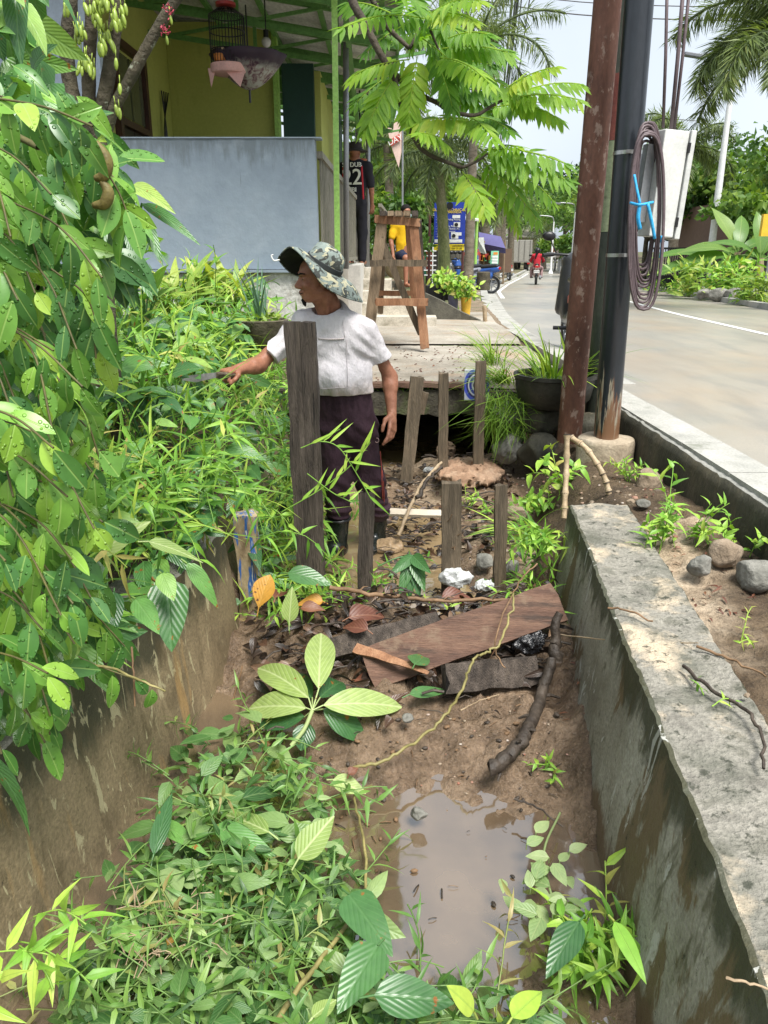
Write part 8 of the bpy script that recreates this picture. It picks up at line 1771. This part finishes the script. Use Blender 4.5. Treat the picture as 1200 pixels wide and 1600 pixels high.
for k, (bx, by, tx_, ty, w, z, mt, sh, rn, lab) in enumerate(((648, 1038, 668, 1018, 34, .22, 'darkleaf', 'heart', .8, 'folded dark green leaf on the reddish strip of wood'), (640, 1085, 704, 1074, 24, .13, 'darkleaf', 'ovate', .9, 'bluish green leaf lying beside the long pale leaf'), (520, 1218, 572, 1236, 34, .06, 'pale', 'ovate', .9, 'pale leaf floating where the yellow vine ends'), (466, 1342, 520, 1272, 52, .16, 'pale', 'ovate', .35, 'olive leaf standing up out of the cut weeds beside the puddle'), (545, 1398, 612, 1485, 62, .16, 'darkleaf', 'heart', .75, 'large dark leaf at the near edge of the puddle'), (590, 1478, 528, 1575, 66, .18, 'darkleaf', 'heart', .85, 'large dark leaf with a pale midrib below the puddle edge'), (585, 1555, 712, 1560, 70, .18, 'darkleaf', 'ovate', .6, 'broad glossy leaf lying flat at the bottom edge'), (488, 1590, 528, 1556, 30, .2, 'pale', 'ovate', .4, 'small pale leaf at the bottom edge'), (905, 1440, 855, 1520, 50, .16, 'darkleaf', 'ovate', .45, 'dark blade-like leaf against the right wall foot'), (240, 1335, 268, 1232, 30, .14, 'darkleaf', 'ovate', .5, 'upright dark leaf leaning on the left wall'), (250, 1285, 325, 1330, 30, .12, 'broad', 'lance', .6, 'leaf lying along the foot of the left wall'), (335, 1290, 430, 1330, 40, .12, 'broad', 'ovate', .45, 'broad leaf in the middle of the cut weeds'), (420, 1300, 345, 1262, 36, .12, 'pale', 'ovate', .2, 'dull pale leaf among the cut weeds near the wall'), (180, 1440, 225, 1495, 40, .14, 'broad', 'ovate', .7, 'rounded leaf at the lower left of the cut weeds'), (740, 1580, 705, 1540, 40, .22, 'weed', 'ovate', .8, 'bright leaf pointing up at the bottom edge'), (800, 1590, 850, 1540, 42, .2, 'weed', 'ovate', .7, 'fresh green leaf at the bottom right of the puddle'), (960, 1440, 1010, 1530, 30, .35, 'weed', 'ovate', .45, 'fresh pointed leaf curling against the right wall'))):
    a, b = on(bx, by, z), on(tx_, ty, z + (.09 if k in (3, 9, 14) else -.02)); bigleaf('fallen_leaf', lab, a, b, w, mt, sh, .12, .15, rn, seed=k, group=None)
for k, (px, py, ang, Lp, mt, lab) in enumerate(((545, 965, .4, 62, 'dead', 'large crumpled red-brown leaf on top of the dam'), (575, 985, 2.6, 48, 'dead', 'dark red-brown leaf folded under the large crumpled one'), (430, 935, 1.2, 44, 'dead', 'brown leaf beside the orange leaf'), (690, 935, .3, 52, 'dead', 'red-brown leaf behind the broad grey stake'), (555, 1062, -.3, 56, 'dead', 'wet reddish leaf in the mud under the strip of wood'), (600, 1072, .5, 44, 'dead', 'brown leaf in the mud beside the long pale leaf'), (545, 1210, 1.0, 26, 'dead', 'small brown leaf at the end of the yellow vine'), (505, 940, 3.0, 40, 'orange', 'tan dry leaf on the litter left of the narrow stake'), (745, 890, .6, 24, 'orange', 'small tan leaf by the pale grey stone'), (265, 1480, 1.4, 30, 'orange', 'small orange leaf in the cut weeds'), (470, 950, .2, 36, 'dead', 'dark curled leaf on the litter by the tall plank'))):
    z = .27 if 900 < py < 1000 else .09; a = on(px, py, z); b = on(px + Lp * math.cos(ang), py - Lp * math.sin(ang) * .6, z + .02); bigleaf('dead_leaf', lab, a, b, Lp * .62, mt, 'ovate', .35, .5, .4 + .04 * k, 'dead leaf', k + 50, wave=.07)
# wilted cut leaf cluster on the dam, and the twig of narrow leaves before the plank
wl_ = thing('wilted_sprig', 'wilted dark green sprig hanging between the narrow and the broad stake', 'sprig', on(640, 925, .2)); lb = LB(); h_ = at(645, 868, 3.55)
for (tx_, ty, w, rn) in ((625, 925, 24, .8), (640, 932, 22, .6), (662, 918, 26, .9), (655, 930, 22, .5), (612, 895, 20, .7), (668, 890, 24, .7)): b = at(tx_, ty, 3.42); lb.add([h_], [b - h_], [TOCAM(h_)], (b - h_).length * 1.05, ms(w, b), 'ovate', 8, .15, .5, rn, wave=.03, seed=tx_)
lb.stem(spline([at(590, 885, 3.5), at(620, 872, 3.52), h_], 4), .004, .8); lb.build('leaves', MT['darkleaf'], wl_)
sp_ = LB(); tl = thing('weed_stalk', 'thin weed stalk with narrow leaves rising in front of the tall plank', 'weed', at(465, 800, 3.2))
for (pts, s_) in ((((440, 800), (500, 765), (545, 730), (578, 690)), 1), (((470, 700), (500, 690), (530, 700), (560, 745), (580, 780)), 2), (((480, 740), (520, 770), (550, 785)), 3)):
    c = spline([at(*q, 3.15) for q in pts], 6); sp_.stem(c, .0022, .5); g_ = np.random.default_rng(s_)
    for i in range(3, len(c), 2):
        d = nrm(np.array(c[i] - c[i - 1])); up = np.array([0, 0, 1.0]) * (1 if i % 4 else -1); sp_.add([c[i]], [d * .6 + up * g_.uniform(.2, .9) + .15 * g_.normal(size=3)], [TOCAM(c[i])], g_.uniform(.08, .14), .014, 'lance', 5, .2, .2, g_.uniform(.4, .8), seed=i)
sp_.build('leaves', MT['weed'], tl)
# --- cut weeds thrown into the drain
lb = LB(); lo = LB(); rr = np.random.default_rng(77)
POLY = [(300, 1150), (420, 1165), (500, 1230), (545, 1330), (575, 1400), (590, 1500), (700, 1550), (860, 1545), (905, 1600), (90, 1640), (150, 1470), (240, 1330)]
def inside(px, py, P=POLY):
    c = False
    for i in range(len(P)):
        (x1, y1), (x2, y2) = P[i], P[i - 1]
        if (y1 > py) != (y2 > py) and px < (x2 - x1) * (py - y1) / (y2 - y1) + x1: c = not c
    return c
k = 0
while k < 250:
    px, py = rr.uniform(80, 905), rr.uniform(1140, 1680)
    if not inside(px, min(py, 1600)): continue
    dn = np.interp(px, [80, 420, 560, 700, 900], [1, 1, .6, .35, .4]); k += 1
    if rr.random() > dn: continue
    p = on(px, py, .0); zb_ = float(gz(p.x, p.y)); h_ = .03 + rr.random() ** 1.6 * .17 * dn; a = rr.uniform(0, 6.283); el = rr.normal(.16, .28)
    weed_stem(lb, (p.x, p.y, max(zb_, -.04) + h_), (math.cos(a) * math.cos(el), math.sin(a) * math.cos(el), math.sin(el)), rr.uniform(.18, .36), int(rr.integers(6, 11)), rr.uniform(.05, .095), rr.uniform(.011, .018), rr.uniform(.1, .6), np.clip(rr.normal(.42, .2), 0, 1) if rr.random() < .9 else .98, 5000 + k)
k = 0
while k < 1250:
    px, py = rr.uniform(80, 905), rr.uniform(1150, 1690)
    if not inside(px, min(py, 1600)): continue
    k += 1; dn = np.interp(px, [80, 420, 560, 700, 900], [1, 1, .6, .4, .4])
    if rr.random() > dn: continue
    p = on(px, py, .0); zb_ = max(float(gz(p.x, p.y)), -.04); a = rr.uniform(0, 6.283); L = rr.uniform(.03, .07) if rr.random() < .78 else rr.uniform(.08, .14)
    lo.add([(p.x, p.y, zb_ + .02 + rr.random() ** 1.3 * .16 * dn)], [(math.cos(a), math.sin(a), rr.normal(0, .25))], [rr.normal(0, .4), -.3 + rr.normal(0, .4), 1] and [(rr.normal(0, .4), -.3 + rr.normal(0, .4), 1)], L, L * rr.uniform(.42, .6), 'ovate', 5, rr.uniform(0, .4), rr.uniform(.1, .4), rr.beta(1.6, 1.7), seed=k)
tag(lb.build('cut_weeds', leaf_mat('wilting_weed', [(.03, .085, .018), (.07, .17, .03), (.13, .26, .05), (.22, .33, .08), (.30, .25, .10)], 0, .45, (.2, .3, .1), .4, .2)), 'heap of freshly cut narrow-leaved weeds lying in the drain', 'weeds', kind='stuff')
tag(lo.build('cut_leaves', leaf_mat('cut_leaf', [(.03, .09, .025), (.08, .19, .05), (.17, .28, .09), (.30, .40, .17)], 6, .45, (.25, .36, .15), .4, .3)), 'small cut leaves strewn through the heap of weeds', 'leaves', kind='stuff')
lb = LB()
for k in range(95):      # weeds caught around the dam and the man's feet
    px, py = rr.choice([rr.uniform(400, 560), rr.uniform(430, 640), rr.uniform(820, 880)]), rr.uniform(850, 960); p = on(px, py, .2); zb_ = float(gz(p.x, p.y)); a = rr.uniform(0, 6.283)
    weed_stem(lb, (p.x, p.y, zb_ + .02 + rr.random() * .05), (math.cos(a) * .9, math.sin(a) * .6, rr.uniform(-.05, .5)), rr.uniform(.15, .34), 8, rr.uniform(.06, .11), .015, .6, np.clip(rr.normal(.45, .2), 0, 1), 6000 + k)
tag(lb.build('dam_weeds', MT['weed']), 'weeds caught along the top of the dam', 'weeds', kind='stuff')
m = MB()
for k in range(70):
    px, py = rr.normal(250, 40), rr.normal(1455, 28); p = on(px, py, .12); a = rr.uniform(0, 6.28); L = rr.uniform(.03, .09); d = Vector((math.cos(a), math.sin(a), rr.uniform(-.3, .6))) * L; m.tube([p, p + d * .5 + Vector((0, 0, .01)), p + d], .0014, 4)
tag(m.build('root_clump', MT['pale_twig']), 'clump of pale fibrous roots lying on the cut weeds', 'roots')
lb = LB(); n = 800; px_ = rr.uniform(395, 865, n); py_ = rr.normal(960, 40, n); bk = rr.random(n) < .4; px_ = np.where(bk, rr.uniform(590, 800, n), px_); py_ = np.where(bk, rr.uniform(715, 860, n), py_); B = np.array([on(a, b, .2) for a, b in zip(px_, py_)]); B[:, 2] = np.maximum(gz(B[:, 0], B[:, 1]), .08) + .008 + np.where(bk, .02, .07) * rr.random(n) + np.where((px_ > 600) & (py_ > 915) & (py_ < 1000) & (rr.random(n) < .3), .09, 0)
lb.add(B, rvec(n, -.3, .3), rr.normal(size=(n, 3)) * .5 + np.array([0, -.4, .8]), rr.uniform(.03, .11, n), rr.uniform(.02, .05, n), 'ovate', 5, rr.uniform(.2, .8, n), .5, rr.random(n) ** 2, wave=.05)
tag(lb.build('rotten_leaves', leaf_mat('rotten_leaf', [(.012, .009, .007), (.04, .024, .016), (.10, .05, .03), (.16, .10, .06)], 6, .4, (.1, .06, .04), .4, .05)), 'black and brown rotten leaves packed into the dam', 'leaves', kind='stuff')
m = MB()
for k in range(330):
    px, py = rr.uniform(470, 890), rr.uniform(1075, 1420); p = on(px, py, .03); z = max(float(gz(p.x, p.y)), -.04) + .004; a = rr.uniform(0, 6.28); L = rr.uniform(.008, .05); d = Vector((math.cos(a), math.sin(a), rr.uniform(-.1, .25))) * L; p.z = z; m.cur = int(rr.random() < .35)
    if z < -.03 and rr.random() < .85: continue
    if rr.random() < .7: m.tube([p - d * .5, p + Vector((0, 0, .004)), p + d * .5], rr.uniform(.001, .0028), 4)
    else: m.ball(p, (L * .35, L * .22, L * .14), 6, Matrix.Rotation(a, 3, 'Z'))
tag(m.build('mud_litter', [MT['branch'], MT['twig']], smooth=True), 'scraps of bark, straw and clods strewn over the mud', 'litter', kind='stuff')
# sprig of pale rounded leaves floating at the right
sg_ = thing('cut_sprig', 'sprig of rounded pale leaves floating by the right wall foot', 'sprig', on(860, 1350, .0)); lb = LB(); sp2 = spline([on(875, 1170 + 100, .02), on(850, 1330, .04), on(862, 1400, .05), on(880, 1440, .05)], 6); lb.stem(sp2, .004, .7)
for k in range(26):
    p = np.array(on(rr.normal(855, 26), rr.uniform(1300, 1440), .05 + .05 * rr.random())); a = rr.uniform(0, 6.28); L = rr.uniform(.05, .085); lb.add([p], [(math.cos(a), math.sin(a), rr.normal(.1, .2))], [(rr.normal(0, .3), -.3, 1)], L, L * .62, 'ovate', 7, .15, .2, rr.uniform(.45, .95), seed=k); lb.stem([tuple(p - np.array([0, 0, .02])), tuple(p)], .002, .7)
lb.build('leaves', leaf_mat('pale_round_leaf', [(.07, .15, .05), (.18, .28, .11), (.32, .40, .20)], 5, .45, (.35, .42, .2), .5, .3), sg_)
def wsp(name, label, base, n, L, nl, ll, lw, seed, up=1.0, lean=(0, 0), cat='weed', group=None, mat='weed', shape='lance', sp=.03, rn=.55):
    b = Vector(base); lb = LB(); g_ = np.random.default_rng(seed)
    for k in range(n): weed_stem(lb, (b.x + g_.normal(0, sp), b.y + g_.normal(0, sp), b.z), (g_.normal(lean[0], .3), g_.normal(lean[1], .3), up), L * g_.uniform(.6, 1.1), nl, ll, lw, .6, np.clip(g_.normal(rn, .12), 0, 1), seed * 100 + k, shape)
    me = lb.build(name, MT[mat]); return tag(me, label, cat, group)
gp = lambda px, py, z0=.5: (lambda p: Vector((p.x, p.y, float(gz(p.x, p.y)))))(on(px, py, z0))
GW = 'weeds on the right-hand verge'
wsp('verge_weed', 'leafy weed in the corner below the kerb, left of the old stone slab', gp(1030, 855, .55), 9, .24, 8, .075, .022, 1, group=GW)
wsp('verge_weed', 'small weed against the dark kerb side right of the stone slab', gp(1085, 848, .55), 5, .22, 7, .07, .024, 2, group=GW)
wsp('verge_weed', 'upright leafy seedling on the boulder by the kerb', gp(1138, 850, .6), 4, .22, 9, .06, .026, 3, group=GW)
wsp('verge_weed', 'tuft of small weeds at the foot of the black pole', gp(985, 748, .55), 8, .17, 8, .055, .018, 4, group=GW)
wsp('verge_weed', 'tall single weed climbing up the dark kerb side', gp(1045, 830, .55), 2, .52, 9, .085, .026, 5, .9, (.02, .05), group=GW)
wsp('verge_weed', 'broad-leaved sprout between the canes at the wall end', gp(884, 745, .5), 5, .34, 8, .085, .045, 6, group=GW, shape='ovate')
wsp('verge_weed', 'weeds trailing down the corner where drain wall and slope meet', gp(858, 870, .3), 12, .28, 8, .07, .022, 7, .5, (-.3, -.5), group=GW)
wsp('verge_weed', 'green creeper on the slope left of the canes', gp(845, 760, .4), 14, .24, 8, .06, .028, 8, .7, (-.2, -.4), group=GW, shape='ovate')
wsp('verge_weed', 'small weed in the mud right of the broad grey stake', gp(735, 795, .15), 5, .16, 7, .05, .015, 9, group=GW)
wsp('verge_weed', 'seedling in the mud beside the slim stake', gp(765, 805, .15), 4, .14, 6, .05, .015, 10, group=GW)
wsp('verge_weed', 'small sprig lying on the mud near the right wall', gp(860, 1190, .05), 3, .12, 7, .045, .014, 11, .3, (-.4, -.2), group=GW)
wsp('verge_weed', 'fresh weeds standing at the right wall foot near the bottom', gp(915, 1500, .0), 14, .24, 9, .08, .024, 12, .8, (.1, 0), group=GW)
wsp('verge_weed', 'weeds along the bottom edge before the puddle', gp(780, 1590, .0), 12, .20, 8, .075, .022, 13, .6, group=GW, sp=.08)
wsp('verge_weed', 'yellowish sprig reaching over the left wall at the lower left corner', on(20, 1480, .35), 5, .22, 7, .085, .024, 14, .3, (.5, -.1), group=GW, rn=.6)
wsp('verge_weed', 'tiny green sprig lying on the wall top', on(1130, 1095, .60), 2, .12, 4, .04, .012, 15, .1, (.3, .4), group=GW)
wsp('verge_weed', 'yellow-green fern tip in the sand at the right frame edge', gp(1170, 1000, .55), 2, .16, 9, .03, .008, 16, group=GW, rn=.9)
def tuft(name, label, base, n, L, w, seed, lean=(0, 0), mat='grass', droop=(.2, .9), sp=.04, cat='grass', group=None):
    b = np.array(base); g_ = np.random.default_rng(seed); lb = LB(); B = b + np.stack([g_.normal(0, sp, n), g_.normal(0, sp, n), 0 * g_.random(n)], 1); D = np.stack([g_.normal(lean[0], .45, n), g_.normal(lean[1], .45, n), np.full(n, 1.0)], 1)
    lb.add(B, D, np.stack([-D[:, 0], -D[:, 1] - .3, .6 + 0 * D[:, 0]], 1), L * g_.uniform(.5, 1.15, n), w, 'blade', 6, g_.uniform(*droop, n), .3, g_.random(n)); return tag(lb.build(name, MT[mat]), label, cat, group)
tuft('grass_tuft', 'strap-leaved grass tuft on the slope left of the canes', gp(842, 800, .35), 44, .42, .018, 1, (-.35, -.25), 'weed', (.3, 1.0))
tuft('grass_tuft', 'grass tuft growing over the culvert corner left of the black tub', at(785, 600, 5.9), 120, .34, .010, 2, (-.5, -.3))
tuft('grass_tuft', 'long thin grass on the footbridge beside the painted tile', at(770, 572, 6.1), 70, .42, .010, 3, (-.3, .1))
lb = LB(); g_ = np.random.default_rng(9); n = 420; pa = g_.uniform(0, 1, n); B = np.array([at(755 + 70 * u, 610 + 60 * g_.random(), 5.75 - .2 * g_.random()) for u in pa]); D = np.stack([g_.normal(-.1, .4, n), g_.normal(-.4, .3, n), g_.normal(-.5, .6, n)], 1); lb.add(B, D, g_.normal(size=(n, 3)) + np.array([0, -1, .3]), g_.uniform(.10, .30, n), .007, 'blade', 5, g_.uniform(.2, 1.2, n), .2, g_.random(n) * .7)
tag(lb.build('hanging_grass', MT['grass']), 'fine grass hanging down over the culvert corner under the tub', 'grass', kind='stuff')
lb = LB(); n = 900; xs = g_.choice([-.35, .05, .2, .4, .75], n) + g_.normal(0, .13, n); B = np.stack([xs, 6.16 + .1 * g_.random(n), .70 + .10 * g_.random(n)], 1); lb.add(B, g_.normal(size=(n, 3)) + np.array([0, -.8, .1]), g_.normal(size=(n, 3)) + np.array([0, -.5, .8]), g_.uniform(.02, .06, n), .012, 'lance', 3, .3, .2, g_.random(n))
tag(lb.build('moss', MT['weed']), 'moss and tiny weeds along the edge of the footbridge', 'moss', kind='stuff')
lb = LB(); n = 420; B = np.array([on(a, b, .0) for a, b in zip(g_.uniform(590, 900, n), g_.uniform(525, 600, n))]); 
B = np.array([list(on(a, b, .80)) for a, b in zip(g_.uniform(560, 800, n), g_.uniform(505, 600, n))]); B[:, 2] = .815 + .008 * g_.random(n); lb.add(B, rvec(n, -.1, .1), g_.normal(size=(n, 3)) * .3 + np.array([0, 0, 1]), g_.uniform(.02, .05, n), .02, 'ovate', 3, .3, .3, g_.random(n))
tag(lb.build('leaf_litter', MT['dead']), 'brown leaf litter scattered over the concrete apron', 'leaves', kind='stuff')
lb = LB(); n = 260; B = np.array([list(on(a, b, .56)) for a, b in zip(g_.uniform(900, 1190, n), g_.uniform(740, 960, n))]); B[:, 2] = gz(B[:, 0], B[:, 1]) + .012; lb.add(B, rvec(n, -.1, .1), g_.normal(size=(n, 3)) * .3 + np.array([0, 0, 1]), g_.uniform(.015, .05, n), .012, 'ovate', 3, .3, .3, g_.random(n))
tag(lb.build('leaf_litter', MT['dead']), 'dead leaf crumbs on the earth between wall and kerb', 'leaves', kind='stuff')
# dead stalks between the leaves at the wall edge
stick('hanging_root', [at(205, 1010, 1.85), at(208, 1050, 1.82), at(211, 1105, 1.80)], (.003, .002), MT['twig'], 'thin dry root hanging down the stained left wall', 'root', 6, .001, 5, seed=31)
stick('hanging_root', [at(378, 1040, 3.0), at(365, 1090, 2.95), at(352, 1130, 2.9)], (.004, .003), MT['twig'], 'dry root hanging at the end of the left wall', 'root', 6, .002, 5, seed=32)
stick('creeper_stem', [at(60, 1060, 1.75), at(150, 1040, 1.75), at(210, 1060, 1.72), at(258, 1080, 1.70)], (.004, .0025), MT['vine'], 'green creeper stem reaching out over the stained wall', 'vine', 6, .001, 6, seed=33)
stick('creeper_stem', [at(205, 600, 4.0), at(262, 585, 3.9), at(300, 560, 3.8)], (.006, .004), MT['twig'], 'orange-brown dry stem leaning in the weeds by the fern', 'stick', 6, .001, 6, seed=34)
